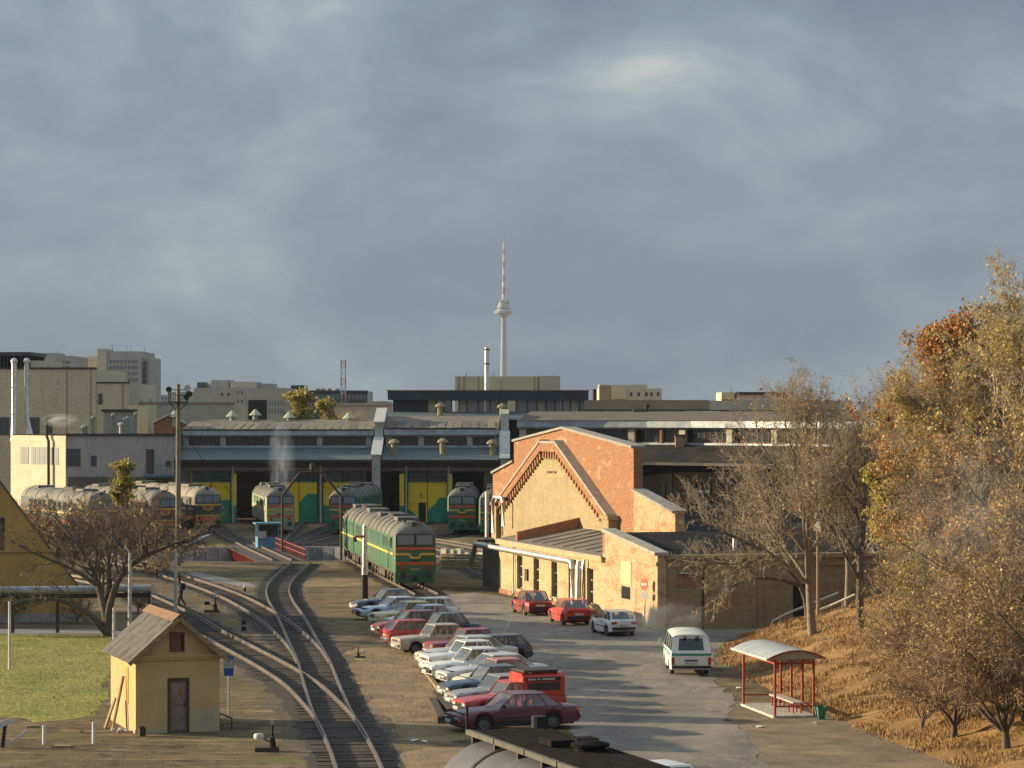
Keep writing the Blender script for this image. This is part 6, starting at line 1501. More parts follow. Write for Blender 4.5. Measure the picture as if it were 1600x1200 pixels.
# ------------------------------------------------------------------ locomotives and railcars
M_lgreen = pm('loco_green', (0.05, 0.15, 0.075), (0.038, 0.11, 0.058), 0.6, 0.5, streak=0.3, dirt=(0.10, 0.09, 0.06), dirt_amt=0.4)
M_lroof = pm('loco_roof', (0.165, 0.165, 0.135), (0.09, 0.092, 0.075), 0.6, 0.7, streak=0.2, dirt=(0.07, 0.06, 0.05), dirt_amt=0.6)
M_lyel = pm('stripe_yellow', (0.62, 0.42, 0.08), None, 2, 0.55)
M_lred = pm('stripe_red', (0.56, 0.09, 0.03), None, 2, 0.55)
M_dmu = pm('railcar_maroon', (0.12, 0.03, 0.03), (0.085, 0.025, 0.025), 0.6, 0.5, streak=0.3)
M_dmugrey = pm('railcar_dark', (0.055, 0.05, 0.048), (0.08, 0.07, 0.06), 0.6, 0.55, streak=0.3)
def loco(name, label, pos, head, L=17.4, body=M_lgreen, style='loco', group='green locomotives in the yard', rear=True, cat='locomotive', parent=None, xoff=0.0, cabs=(1,), roofm=M_lroof):
    t = parent or thing(name, label, cat, (pos[0], pos[1], 0.20), math.atan2(head[1], head[0]), group)
    fx = L / 2; X = lambda x: x + xoff
    half = [(1.45, 1.05), (1.475, 1.3), (1.475, 3.0), (1.46, 3.45)]
    rhalf = [(1.46, 3.45), (1.36, 3.72), (1.12, 4.05), (0.75, 4.30), (0.3, 4.42), (0.0, 4.44)]
    st_ = [(fx, 0.90, 0.32), (fx - 0.12, 0.955, 0.55), (fx - 0.35, 0.99, 0.78), (fx - 0.8, 1.0, 0.94), (fx - 1.4, 1.0, 1.0), (0, 1.0, 1.0), (-fx + 0.05, 1.0, 1.0), (-fx, 0.97, 0.97)]
    if -1 in cabs: st_ = st_[:5] + [(0, 1, 1)] + [(-x, a_, b_) for x, a_, b_ in reversed(st_[:5])]
    rows = []; rr_ = []
    for x, kw, kr in st_:
        rows.append([(X(x), -y * kw, z) for y, z in half] + [(X(x), y * kw, z) for y, z in reversed(half)])
        q = [(y * kw * (1 if i == 0 else 0.4 + 0.6 * kr if kr < 1 and i > 2 else 1), 3.45 + (z - 3.45) * kr) for i, (y, z) in enumerate(rhalf)]
        rr_.append([(X(x), -y, z) for y, z in q] + [(X(x), y, z) for y, z in reversed(q[:-1])])
    m = MB(); m.loft(rows)
    n = len(rows[0]); m.f.append(tuple(range(n))); m.m.append(0); m.f.append(tuple(range((len(rows) - 1) * n, len(rows) * n))); m.m.append(0)
    m.build('body', body, t, smooth=True)
    m = MB(); m.loft(rr_); n = len(rr_[0]); m.f.append(tuple(range(n))); m.m.append(0); m.f.append(tuple(range((len(rr_) - 1) * n, len(rr_) * n))); m.m.append(0)
    m.build('roof', roofm, t, smooth=True)
    for c in cabs:
        S_ = lambda x: X(c * x)
        f0 = fx + 0.012; wF = 1.475 * 0.90
        def fb(name_, y0, y1, z0, z1, mat, d=0.02):
            m = MB(); m.b2((S_(f0 - 0.01), y0, z0), (S_(f0 + d), y1, z1)); return m.build(name_, mat, t)
        fb('window_band', -wF * 0.96, wF * 0.96, 2.78, 3.62, M_dark if style == 'loco' else M_dmugrey, 0.008)
        if style == 'loco':
            for y0, y1 in ((-1.2, -0.09), (0.09, 1.2)): fb('windscreen', y0, y1, 2.88, 3.54, M_farwin2, 0.02)
            fb('red_stripe', -wF, wF, 2.52, 2.70, M_lred, 0.015); fb('red_stripe', -wF, wF, 1.52, 1.72, M_lred, 0.015)
            m = MB(); m.prism([(-wF, 2.17), (-0.42, 2.17), (-0.30, 1.93), (0.30, 1.93), (0.42, 2.17), (wF, 2.17), (wF, 2.32), (0.34, 2.32), (0.22, 2.07), (-0.22, 2.07), (-0.34, 2.32), (-wF, 2.32)], S_(f0 - 0.01), S_(f0 + 0.015), lambda a, b_, e: (e, a, b_)); m.build('yellow_stripe', M_lyel, t)
            fb('number_panel', -0.32, 0.32, 1.76, 1.9, M_dark, 0.02); fb('class_plate', -0.3, 0.3, 1.18, 1.27, pm('brass_plate', (0.42, 0.36, 0.2), None, 6, 0.5), 0.02)
        else:
            for y0, y1 in ((-1.2, -0.5), (-0.4, 0.4), (0.5, 1.2)): fb('windscreen', y0, y1, 2.86, 3.52, M_farwin2, 0.02)
            fb('yellow_stripe', -wF, wF, 2.55, 2.72, M_lyel, 0.015); fb('yellow_stripe', -wF, wF, 1.50, 1.60, M_lyel, 0.015)
            m = MB(); m.prism([(-0.55, 2.53), (-0.45, 2.2), (0, 2.02), (0.45, 2.2), (0.55, 2.53), (0.45, 2.53), (0.35, 2.27), (0, 2.12), (-0.35, 2.27), (-0.45, 2.53)], S_(f0 - 0.01), S_(f0 + 0.015), lambda a, b_, e: (e, a, b_)); m.build('chevron', M_lyel, t)
            fb('red_badge', -0.36, 0.36, 2.28, 2.48, M_lred, 0.012); fb('red_skirt', -wF, wF, 1.0, 1.45, M_lred, 0.01); fb('yellow_skirt', -wF * 0.98, wF * 0.98, 0.62, 0.86, M_lyel, 0.012)
        m = MB(); m.b2((S_(fx - 0.5), -1.36, 0.32), (S_(fx + 0.01), 1.36, 1.045)); m.build('front_skirt', body, t)
        for y in (-0.88, 0.88):
            m = MB(); m.tube((S_(fx), y, 0.86), (S_(fx + 0.45), y, 0.86), 0.11, n=10); m.tube((S_(fx + 0.45), y, 0.86), (S_(fx + 0.52), y, 0.86), 0.24, n=14); m.build('buffer', M_dark, t)
            m = MB(); m.tube((S_(fx), y, 1.32), (S_(fx + 0.06), y, 1.32), 0.14, n=12); m.build('marker_lamp', M_tail if style == 'loco' else M_dark, t)
        m = MB(); m.b2((S_(fx), -0.16, 0.55), (S_(fx + 0.5), 0.16, 0.85)); m.build('coupler', M_dark, t)
        m = MB(); m.b2((S_(fx - 0.75), -0.22, 4.0), (S_(fx - 0.28), 0.22, 4.42)); hl = m.build('headlamp_box', roofm, t)
        m = MB(); m.tube((S_(fx - 0.28), 0, 4.21), (S_(fx - 0.24), 0, 4.21), 0.16, n=12); m.build('headlamp', M_dglass, hl)
        for y in (-0.6, 0.45):
            m = MB(); m.tube((S_(fx - 1.0), y, 4.35), (S_(fx - 0.6), y, 4.48), 0.05, 0.09, 8); m.build('horn', M_dark, t)
        for sd in (-1, 1):
            m = MB(); m.b2((S_(fx - 1.55), sd * 1.47, 2.65), (S_(fx - 0.75), sd * 1.485, 3.35)); m.build('cab_window', M_dglass, t)
            m = MB(); m.b2((S_(fx - 2.45), sd * 1.47, 1.25), (S_(fx - 1.75), sd * 1.488, 3.3)); d = m.build('cab_door', body, t)
            m = MB(); m.b2((S_(fx - 2.3), sd * 1.486, 2.6), (S_(fx - 1.9), sd * 1.495, 3.15)); m.build('door_window', M_dglass, d)
            m = MB(); m.tube((S_(fx - 2.55), sd * 1.53, 1.2), (S_(fx - 2.55), sd * 1.53, 2.5), 0.025, n=6); m.build('grab_rail', M_chrome, t)
    for sd in (-1, 1):
        m = MB(); m.b2((X(-fx + 0.02), sd * 1.465, 2.18), (X(fx - 0.3 if 1 in cabs else fx), sd * 1.487, 2.32)); m.build('side_stripe', M_lyel, t)
        if style != 'loco':
            m = MB(); m.b2((X(-fx + 0.02), sd * 1.465, 1.15), (X(fx - 0.3), sd * 1.486, 1.55)); m.build('side_stripe', M_lred, t)
            for k in range(int((L - 6) / 1.7)):
                m = MB(); x = X(fx - 4.0 - k * 1.7); m.b2((x - 0.6, sd * 1.47, 2.5), (x + 0.6, sd * 1.485, 3.25)); m.build('side_window', M_dglass, t)
        else:
            for k in range(6):
                x = X(fx - 3.6 - k * 0.62); m = MB(); m.b2((x - 0.22, sd * 1.47, 2.6), (x + 0.22, sd * 1.487, 3.25)); m.build('louvre', M_dgreen if k % 2 else M_dark, t)
            for k in range(5):
                x = X(fx - 9.0 - k * 1.35); m = MB(); m.b2((x - 0.45, sd * 1.47, 2.55), (x + 0.45, sd * 1.486, 3.3)); m.build('side_grille', M_dgreen, t)
            for k in range(7):
                x = X(-fx + 1.2 + k * 2.1); m = MB(); m.b2((x - 0.03, sd * 1.472, 1.15), (x + 0.03, sd * 1.482, 3.4)); m.build('panel_seam', M_dgreen, t)
    for k in range(6):   # roof seams
        x = -fx + 1.6 + k * (L - 4.2) / 5; m = MB()
        for (y0, z0), (y1, z1) in zip(rhalf[:-1], rhalf[1:]):
            for sg in (-1, 1): m.bar((X(x), sg * y0, z0 + 0.02), (X(x), sg * y1, z1 + 0.02), 0.07, 0.05)
        m.build('roof_rib', M_dark, t)
    for x, l_, w_, h_ in ((fx - 5.0, 2.4, 1.5, 0.18), (fx - 9.2, 3.0, 1.2, 0.25), (-fx + 3.2, 2.0, 1.7, 0.16)):
        m = MB(); m.b2((X(x - l_ / 2), -w_ / 2, 4.30), (X(x + l_ / 2), w_ / 2, 4.42 + h_)); m.build('roof_hatch', M_lroof if h_ < 0.2 else M_dark, t, bevel=0.05)
    # running gear
    for bx in ((-fx + 3.9, fx - 3.9) if L > 14 else (-fx + 3, fx - 3)):
        for sd in (-1, 1):
            m = MB(); m.b2((X(bx - 2.5), sd * 1.05 - 0.08, 0.45), (X(bx + 2.5), sd * 1.05 + 0.08, 0.80))
            for k in (-1, 0, 1): m.box((X(bx + k * 1.85), sd * 1.12, 0.52), (0.45, 0.2, 0.5))
            for k in (-0.5, 0.5): m.box((X(bx + k * 1.85), sd * 1.16, 0.78), (0.5, 0.22, 0.28))
            m.build('bogie_frame', M_rust, t)
        for k in (-1, 0, 1):
            m = MB(); m.tube((X(bx + k * 1.85), -0.83, 0.5), (X(bx + k * 1.85), -0.70, 0.5), 0.5, n=18); m.tube((X(bx + k * 1.85), 0.70, 0.5), (X(bx + k * 1.85), 0.83, 0.5), 0.5, n=18); m.tube((X(bx + k * 1.85), -0.7, 0.5), (X(bx + k * 1.85), 0.7, 0.5), 0.09, n=8); m.build('wheelset', M_dark, t)
    m = MB(); m.b2((X(-1.9), -1.3, 0.32), (X(1.9), 1.3, 1.0)); m.build('fuel_tank', M_rust, t, bevel=0.12)
    m = MB(); m.b2((X(-fx + 0.2), -1.3, 0.85), (X(fx - 0.4), 1.3, 1.045)); m.build('underframe', M_dark, t)
    return t
mid = LOC_F - LOC_D * 8.7
dbl = thing('double_locomotive', 'green two section diesel locomotive with red and yellow front stripes', 'locomotive', (mid.x, mid.y, 0.20), math.atan2(LOC_D.y, LOC_D.x), 'green locomotives in the yard')
loco('', '', None, None, parent=dbl)
# rear section
def child_section(root, off):
    loco('', '', None, None, parent=root, xoff=off, cabs=(-1,))
child_section(dbl, -17.55)
m = MB(); m.b2((-8.9, -0.9, 1.0), (-8.55, 0.9, 3.6)); m.build('gangway', M_dark, dbl)
def on_fan(px_door, Yfront):
    c = Vector((PIT[0], PIT[1], 0)); e = Vector((xat(px_door, 300), 300.5, 0)); d = (e - c).normalized(); k = (Yfront - c.y) / d.y
    return c + d * k, d
def fanloco(px_door, Yf, label, **k):
    p, d = on_fan(px_door, Yf); c = p + d * 8.7
    return loco('diesel_locomotive', label, c, (-d.x, -d.y), **k)
def railloco(fpx, Yf, tpx, label, **k):
    f = Vector((xat(fpx, Yf), Yf, 0)); e = Vector((xat(tpx, 300), 300, 0)); d = (e - f).normalized(); c = f + d * 8.7
    return loco('diesel_locomotive', label, c, (-d.x, -d.y), **k)
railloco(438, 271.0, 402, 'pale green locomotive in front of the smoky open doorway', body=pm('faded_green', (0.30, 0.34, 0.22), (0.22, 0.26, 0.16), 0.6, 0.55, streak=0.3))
railloco(536, 271.0, 600, 'dark green locomotive backing out of the open middle bay')
railloco(722, 270.0, 731, 'dark green locomotive in shade before the bay next to the brick house')
railloco(772, 264.0, 779, 'dark green locomotive half hidden behind the corner of the brick house')
hd = Vector((0.43, -0.903, 0)).normalized(); GRC = 'railcars lined up on the left'
M_pr = pm('pale_roof', (0.29, 0.25, 0.19), (0.20, 0.17, 0.13), 0.5, 0.75, dirt=(0.12, 0.1, 0.08), dirt_amt=0.5); M_gr = pm('grey_car_roof', (0.19, 0.18, 0.16), (0.12, 0.115, 0.10), 0.5, 0.75)
for (px, py), lab, bm_, rm_ in (((325, 833), 'dark railcar with yellow stripes and red skirt nearest the shed', M_dmugrey, M_pr), ((258, 842), 'maroon railcar with grey roof behind the bare tree', M_dmu, M_gr), ((160, 846), 'railcar with dull roof farthest left behind the ochre house', M_dmugrey, M_gr)):
    f1 = gp(px, py); loco('railcar', lab, f1 - hd * 11.5, hd, L=23.0, body=bm_, style='dmu', group=GRC, cat='railcar', roofm=rm_)

# ------------------------------------------------------------------ tank wagon at the bottom edge
wd = Vector((0.32, -0.947, 0)).normalized(); wrz = math.atan2(wd.y, wd.x)
WT = Vector((xat(757, 63.5), 63.5, 0))
tw = thing('tank_wagon', 'grey tank wagon with dark top walkway cut by the bottom edge', 'wagon', WT, wrz)
M_tank = pm('tank_grey', (0.13, 0.135, 0.135), (0.085, 0.085, 0.085), 0.7, 0.5, 0.1, streak=0.2, dirt=(0.10, 0.08, 0.06), dirt_amt=0.4)
m = MB(); R_ = 1.42; zc_ = 3.10
m.lathe([(0, 0.0), (0.6, 0.02), (1.05, 0.12), (1.32, 0.30), (R_, 0.55), (R_, 10.6), (1.32, 10.85), (1.05, 11.05), (0, 11.15)], (0, 0, zc_), 36, 'X'); m.build('tank', M_tank, tw, smooth=True)
for x in (2.2, 5.6, 9.0):
    m = MB(); m.lathe([(R_ + 0.002, -0.08), (R_ + 0.03, -0.06), (R_ + 0.03, 0.06), (R_ + 0.002, 0.08)], (x, 0, zc_), 36, 'X'); m.build('strap', M_dark, tw)
m = MB(); m.b2((-0.4, -1.1, 1.15), (11.5, 1.1, 1.5)); m.build('frame', M_dark, tw)
for bx in (1.7, 9.5):
    for k in (-0.92, 0.92):
        m = MB(); m.tube((bx + k, -0.83, 0.68), (bx + k, -0.7, 0.68), 0.47, n=18); m.tube((bx + k, 0.7, 0.68), (bx + k, 0.83, 0.68), 0.47, n=18); m.tube((bx + k, -0.7, 0.68), (bx + k, 0.7, 0.68), 0.09); m.build('wheelset', M_dark, tw)
    m = MB(); m.b2((bx - 1.3, -1.1, 0.6), (bx + 1.3, -0.9, 1.0)); m.b2((bx - 1.3, 0.9, 0.6), (bx + 1.3, 1.1, 1.0)); m.build('bogie_frame', M_rust, tw)
# walkway boards (y negative = right of the wagon in the photo? local +y is to the right of travel)
M_walk = pm('tarred_board', (0.010, 0.009, 0.008), (0.022, 0.019, 0.016), 3, 0.95, spec=0.05)
for k in range(8):
    m = MB(); y0 = -0.30 + k * 0.21; m.b2((0.05 + 0.05 * (k % 3), y0, 4.66), (10.5, y0 + 0.17, 4.71)); m.build('walkway_board', M_walk, tw)
for k in range(5):
    m = MB(); m.b2((k * 2.1, -0.46, 4.60), (k * 2.1 + 2.02, -0.36, 4.72)); m.build('walkway_edge', pm('grey_beam', (0.13, 0.12, 0.095), (0.08, 0.075, 0.06), 2, 0.9), tw)
for k in range(7):
    m = MB(); m.b2((0.3 + k * 1.6, -0.42, 4.44), (0.42 + k * 1.6, 1.35, 4.655)); m.build('walkway_bearer', M_dark, tw)
m = MB(); m.b2((2.9, 0.35, 4.42), (3.0, 1.4, 4.62)); m.b2((0.2, 1.38, 4.5), (10, 1.46, 4.72)); m.build('outer_beam', M_walk, tw)
m = MB(); m.lathe([(0.34, 4.4), (0.34, 4.78), (0.42, 4.8), (0.42, 4.86), (0.2, 4.92), (0, 4.92)], (4.6, 0.9, 0), 16); m.build('manhole', M_walk, tw)
m = MB(); m.b2((3.1, 0.25, 4.73), (3.9, 0.7, 4.86)); m.b2((3.3, 0.9, 4.73), (3.8, 1.4, 4.86)); m.build('valve_box', M_walk, tw)
m = MB(); m.tube((0.05, -0.44, 4.7), (0.05, -0.44, 5.28), 0.035, n=8); m.build('rail_post', M_black, tw)
m = MB(); m.tube((0.2, 1.25, 4.7), (0.2, 1.25, 4.98), 0.17, n=12); m.build('brake_wheel_stand', M_black, tw)
tb = [WT - wd * 7 , WT + wd * 30]
track('railway_track', 'track under the tank wagon at the bottom edge', [p - Vector((0, 0, 0)) for p in tb], 0.004, sleepers=True)

# ------------------------------------------------------------------ trees
class Tree:
    def __init__(s, seed): s.r = random.Random(seed); s.seg = []; s.leafp = []
    def rec(s, p, d, L, r, lv, P):
        rr = s.r; n = P['n'][lv]; wig = P['wig'][lv]; up = P['up'][lv]; sl = L / n
        mx = len(P['n']) - 1; q = p; r0 = r; tp = P.get('taper', 0.35)
        for i in range(n):
            d = (d + Vector((rr.gauss(0, wig), rr.gauss(0, wig), rr.gauss(0, wig) + up))).normalized()
            q2 = q + d * sl; r1 = r * (1 - (i + 1) / n * (1 - tp))
            s.seg.append((q.x, q.y, q.z, q2.x, q2.y, q2.z, r0, r1, lv))
            t = (i + 1) / n
            if lv < mx and t >= P['start'][lv]:
                k = P['kids'][lv]; cnt = int(k) + (1 if rr.random() < k - int(k) else 0)
                for _ in range(cnt):
                    a = rr.uniform(0, 2 * math.pi); sp = P['ang'][lv] * rr.uniform(0.65, 1.25)
                    e1 = d.orthogonal().normalized(); e2 = d.cross(e1)
                    nd = (d * math.cos(sp) + (e1 * math.cos(a) + e2 * math.sin(a)) * math.sin(sp)).normalized()
                    f = P['len'][lv] * rr.uniform(0.65, 1.15) * (1.15 - 0.45 * t)
                    s.rec(q2, nd, L * f, r1 * P['rk'][lv], lv + 1, P)
            if lv >= mx - 1:
                for _ in range(2):
                    if rr.random() < P['leaf'] * max(0.0, 1.0 + 1.5 * math.sin(1.9 * q2.x + 0.7) * math.sin(2.3 * q2.y + 1.9) + 0.9 * math.sin(2.7 * q2.z)): s.leafp.append((q2.x + rr.gauss(0, .08), q2.y + rr.gauss(0, .08), q2.z + rr.gauss(0, .08)))
            q, r0 = q2, r1
def tube_arrays(seg, n):
    S = np.array([g[:8] for g in seg]); p0, p1, r0, r1 = S[:, 0:3], S[:, 3:6], S[:, 6], S[:, 7]
    d = p1 - p0; d /= np.maximum(np.linalg.norm(d, axis=1, keepdims=True), 1e-6)
    ref = np.where(np.abs(d[:, 2:3]) < 0.9, np.array([[0, 0, 1.0]]), np.array([[1.0, 0, 0]]))
    e1 = np.cross(d, ref); e1 /= np.linalg.norm(e1, axis=1, keepdims=True); e2 = np.cross(d, e1)
    K = len(S); V = np.empty((K, 2 * n, 3))
    for i in range(n):
        a = 2 * math.pi * i / n; o = e1 * math.cos(a) + e2 * math.sin(a)
        V[:, i] = p0 + o * r0[:, None]; V[:, n + i] = p1 + o * r1[:, None]
    base = np.arange(K)[:, None] * 2 * n
    Fq = np.concatenate([base + np.array([[i, (i + 1) % n, n + (i + 1) % n, n + i]]) for i in range(n)], 0)
    return V.reshape(-1, 3), Fq
def tree_meshes(seed, P, L0, r0, lean=(0, 0, 1), bark=M_bark, twig=M_twig, leaves=((L_brown, 1.0),), lsz=0.09, rmin=0.006, thick=0.035):
    T = Tree(seed); T.rec(Vector((0, 0, -0.15)), Vector(lean).normalized(), L0, r0, 0, P)
    big = [g for g in T.seg if g[8] <= 1]; small = [g[:6] + (max(g[6], rmin), max(g[7], rmin), g[8]) for g in T.seg if g[8] > 1]
    V, Fq = tube_arrays(big, 7); trunk = np_mesh('trunk', V, Fq, [bark], smooth=True)
    V, Fq = tube_arrays(small, 3); mats = [twig] + [l[0] for l in leaves]; mi = np.zeros(len(Fq))
    if T.leafp and len(leaves):
        r = np.random.default_rng(seed); C = np.array(T.leafp); n = len(C)
        a = r.normal(size=(n, 3)); a /= np.linalg.norm(a, axis=1, keepdims=True); b_ = np.cross(a, r.normal(size=(n, 3))); b_ /= np.maximum(np.linalg.norm(b_, axis=1, keepdims=True), 1e-6)
        sz = r.uniform(0.35, 1.6, (n, 1)) * lsz
        LV = np.stack([C - a * sz * 0.6, C + b_ * sz * 0.5, C + a * sz * 0.6, C - b_ * sz * 0.5], 1).reshape(-1, 3)
        LF = np.arange(n * 4).reshape(n, 4) + len(V)
        w = np.array([l[1] for l in leaves]); w = w / w.sum(); lm = r.choice(len(leaves), n, p=w) + 1
        V = np.concatenate([V, LV]); Fq = np.concatenate([Fq, LF]); mi = np.concatenate([mi, lm])
    crown = np_mesh('crown', V, Fq, mats, mi); return trunk, crown
P_TREE = dict(n=[7, 6, 5, 4, 3], wig=[0.06, 0.12, 0.16, 0.2, 0.25], up=[0.03, 0.05, 0.04, 0.03, 0.02], start=[0.28, 0.25, 0.2, 0.2], kids=[2.4, 1.7, 1.7, 1.3], ang=[0.75, 0.7, 0.7, 0.75], len=[0.62, 0.55, 0.52, 0.5], rk=[0.55, 0.6, 0.6, 0.6], leaf=0.10)
def limb_tree(seed, base, limbs, P, twig, leaves, lsz, rmin=0.008):
    "a tree whose main limbs follow given curves; branches and twigs grow from them"
    T = Tree(seed); rr = T.r
    for pts, r0, r1 in limbs:
        C = catmull([Vector(q) - Vector(base) for q in pts], 0.35); n = len(C) - 1
        for k in range(n):
            a, b_ = C[k], C[k + 1]; ra, rb = lerp(r0, r1, k / n), lerp(r0, r1, (k + 1) / n)
            T.seg.append((a.x, a.y, a.z, b_.x, b_.y, b_.z, ra, rb, 1))
            if k / n > 0.22:
                d = (b_ - a).normalized()
                for _ in range(2 if rr.random() < 0.35 else 1):
                    e1 = d.orthogonal().normalized(); e2 = d.cross(e1); ang = rr.uniform(0, 6.283); sp = rr.uniform(0.5, 1.0)
                    nd = (d * math.cos(sp) + (e1 * math.cos(ang) + e2 * math.sin(ang)) * math.sin(sp) + Vector((0, 0, 0.25))).normalized()
                    T.rec(b_, nd, rr.uniform(1.2, 2.4) * (1.2 - 0.5 * k / n), max(0.02, rb * 0.5), 2, P)
    big = [g for g in T.seg if g[8] <= 1]; small = [g[:6] + (max(g[6], rmin), max(g[7], rmin), g[8]) for g in T.seg if g[8] > 1]
    V, Fq = tube_arrays(big, 8); trunk = np_mesh('trunk', V, Fq, [M_bark], smooth=True)
    V, Fq = tube_arrays(small, 3); mi = np.zeros(len(Fq)); C = np.array(T.leafp); n = len(C); r = np.random.default_rng(seed)
    a = r.normal(size=(n, 3)); a /= np.linalg.norm(a, axis=1, keepdims=True); b_ = np.cross(a, r.normal(size=(n, 3))); b_ /= np.maximum(np.linalg.norm(b_, axis=1, keepdims=True), 1e-6)
    sz = r.uniform(0.6, 1.3, (n, 1)) * lsz
    LV = np.stack([C - a * sz * 0.6, C + b_ * sz * 0.5, C + a * sz * 0.6, C - b_ * sz * 0.5], 1).reshape(-1, 3); LF = np.arange(n * 4).reshape(n, 4) + len(V)
    return trunk, np_mesh('crown', np.concatenate([V, LV]), np.concatenate([Fq, LF]), [twig, leaves], np.concatenate([mi, np.ones(n)]))
def tree(name, label, pos, rz, meshes, sc=1.0, cat='tree', group=None):
    t = thing(name, label, cat, pos, rz, group); t.scale = (sc, sc, sc)
    link('trunk', meshes[0], t); link('crown', meshes[1], t); return t
def PT(**k): q = dict(P_TREE); q.update(k); return q
M_russet = pm('russet_twig', (0.33, 0.22, 0.14), (0.20, 0.14, 0.095), 3, 0.95)
T_bare = tree_meshes(11, PT(leaf=0.012, kids=[2.6, 2.0, 1.9, 1.6], up=[0.03, 0.10, 0.09, 0.06, 0.04]), 8.2, 0.20, bark=M_paleb, twig=M_twig2, leaves=((L_brown, 1), (L_orange, 0.3)))
T_bare2 = tree_meshes(23, PT(leaf=0.04, kids=[2.4, 2.0, 1.9, 1.6], up=[0.03, 0.08, 0.07, 0.05, 0.03]), 7.6, 0.19, lean=(0.06, 0, 1), bark=M_bark, twig=M_twig2, leaves=((L_brown, 1), (L_gold, 0.5)))
T_orange = tree_meshes(39, PT(leaf=0.75, kids=[2.8, 1.8, 1.8, 1.5], up=[0.03, 0.10, 0.08, 0.04, 0.0], start=[0.48, 0.2, 0.2, 0.2], ang=[0.6, 0.65, 0.7, 0.75], len=[0.45, 0.55, 0.52, 0.5]), 9.6, 0.22, leaves=((L_orange, 1), (L_brown, 0.5), (L_gold, 0.2)), lsz=0.10, twig=M_twig2)
T_gold = tree_meshes(43, PT(leaf=0.30, kids=[3.2, 2.0, 1.9, 1.6], up=[0.03, 0.06, 0.05, 0.02, 0.0]), 9.0, 0.24, bark=M_bark, twig=M_twig2, leaves=((L_gold, 1.0), (L_yellow, 0.5), (L_brown, 0.2)), lsz=0.068)
T_brown = tree_meshes(53, PT(leaf=0.17, kids=[2.3, 2.0, 1.9, 1.7], ang=[0.9, 0.8, 0.75, 0.75], start=[0.15, 0.2, 0.2, 0.2]), 6.2, 0.16, leaves=((L_brown, 0.8), (L_gold, 0.8), (L_orange, 0.4)), lsz=0.08, twig=M_twig2)
T_lime = tree_meshes(67, PT(leaf=0.5, kids=[2.3, 1.6, 1.6, 1.2], up=[0.03, 0.08, 0.06, 0.03, 0.0], ang=[0.55, 0.6, 0.7, 0.7]), 6.4, 0.13, leaves=((L_lime, 1), (L_yellow, 0.5)), lsz=0.12)
T_shrub = tree_meshes(71, dict(n=[2, 6, 5, 4, 3], wig=[0.05, 0.16, 0.2, 0.22, 0.25], up=[0.0, 0.05, 0.02, 0.0, -0.02], start=[0.4, 0.2, 0.2, 0.2], kids=[6, 1.7, 1.8, 1.6], ang=[0.75, 0.6, 0.7, 0.75], len=[3.4, 0.55, 0.5, 0.5], rk=[0.55, 0.6, 0.6, 0.6], leaf=0.11), 1.0, 0.13, twig=M_russet, leaves=((L_brown, 0.6), (L_gold, 1.0), (L_lime, 0.4)), lsz=0.045)
T_bush = tree_meshes(83, dict(n=[2, 5, 4, 3], wig=[0.05, 0.16, 0.2, 0.25], up=[0.0, 0.04, 0.02, 0.0], start=[0.4, 0.15, 0.2], kids=[6, 1.9, 1.9], ang=[0.9, 0.65, 0.7], len=[2.6, 0.55, 0.5], rk=[0.5, 0.6, 0.6], leaf=0.05), 0.7, 0.07, twig=M_twig, leaves=((L_brown, 1), (L_gold, 0.4)), lsz=0.09)
T_ybush = tree_meshes(89, dict(n=[2, 5, 4, 3], wig=[0.05, 0.14, 0.2, 0.25], up=[0.0, 0.05, 0.02, 0.0], start=[0.4, 0.15, 0.2], kids=[7, 2.2, 2.0], ang=[0.8, 0.6, 0.7], len=[2.6, 0.55, 0.5], rk=[0.5, 0.6, 0.6], leaf=0.95), 0.9, 0.08, leaves=((L_yellow, 1), (L_lime, 0.4)), lsz=0.16)
T_ypole = tree_meshes(91, dict(n=[6, 5, 4, 3], wig=[0.03, 0.14, 0.2, 0.25], up=[0.03, 0.08, 0.02, 0.0], start=[0.62, 0.15, 0.2], kids=[5, 2.2, 2.0], ang=[0.7, 0.6, 0.7], len=[0.27, 0.55, 0.5], rk=[0.5, 0.6, 0.6], leaf=0.95), 6.2, 0.12, leaves=((L_yellow, 1), (L_lime, 0.3)), lsz=0.13)
def hp_(X, Y): return (X, Y, hill(X, Y))
GR = 'autumn trees on the right hillside'
tree('bare_tree', 'bare pale barked tree left of the hillside trees, trunk by the handrail', hp_(14.75, 135), 0.4, T_bare, 1.15, group=GR)
tree('bare_tree', 'second bare tree with few brown leaves right of the handrail', hp_(16.6, 131), 2.0, T_bare2, 1.12, group=GR)
tree('bare_tree', 'bare tree leaning over the workshop roof behind the handrail', (18.0, 148, hill(18, 148)), 3.9, T_bare, 0.9, group=GR)
tree('bare_tree', 'thin bare tree behind the two hillside trunks with sky through its twigs', hp_(20.0, 143), 1.1, T_bare2, 1.25, group=GR)
tree('autumn_tree', 'tree with burnt orange leaves at its top on the right', hp_(17.9, 119.5), 0.3, T_orange, 1.1, group=GR)
tree('autumn_tree', 'tall tree with pale gold leaf tips at the right picture edge', hp_(21.6, 112), 1.0, T_gold, 1.2, group=GR)
tree('autumn_tree', 'gold tipped tree behind the tallest one at the right edge', hp_(23.4, 121), 4.0, T_gold, 1.2, group=GR)
tree('autumn_tree', 'gold flecked tree filling the gap under the tallest one', hp_(20.4, 116), 2.6, T_gold, 0.95, group=GR)
tree('bare_tree', 'grey bare tree between the orange tree and the gold ones', hp_(20.3, 122), 5.1, T_bare, 1.05, group=GR)
tree('autumn_tree', 'brown leaved tree in the middle of the hillside thicket', hp_(17.6, 112), 2.4, T_brown, 1.1, group=GR)
tree('autumn_tree', 'brown leaved tree at the right edge below the gold one', hp_(19.2, 107), 5.2, T_brown, 1.15, group=GR)
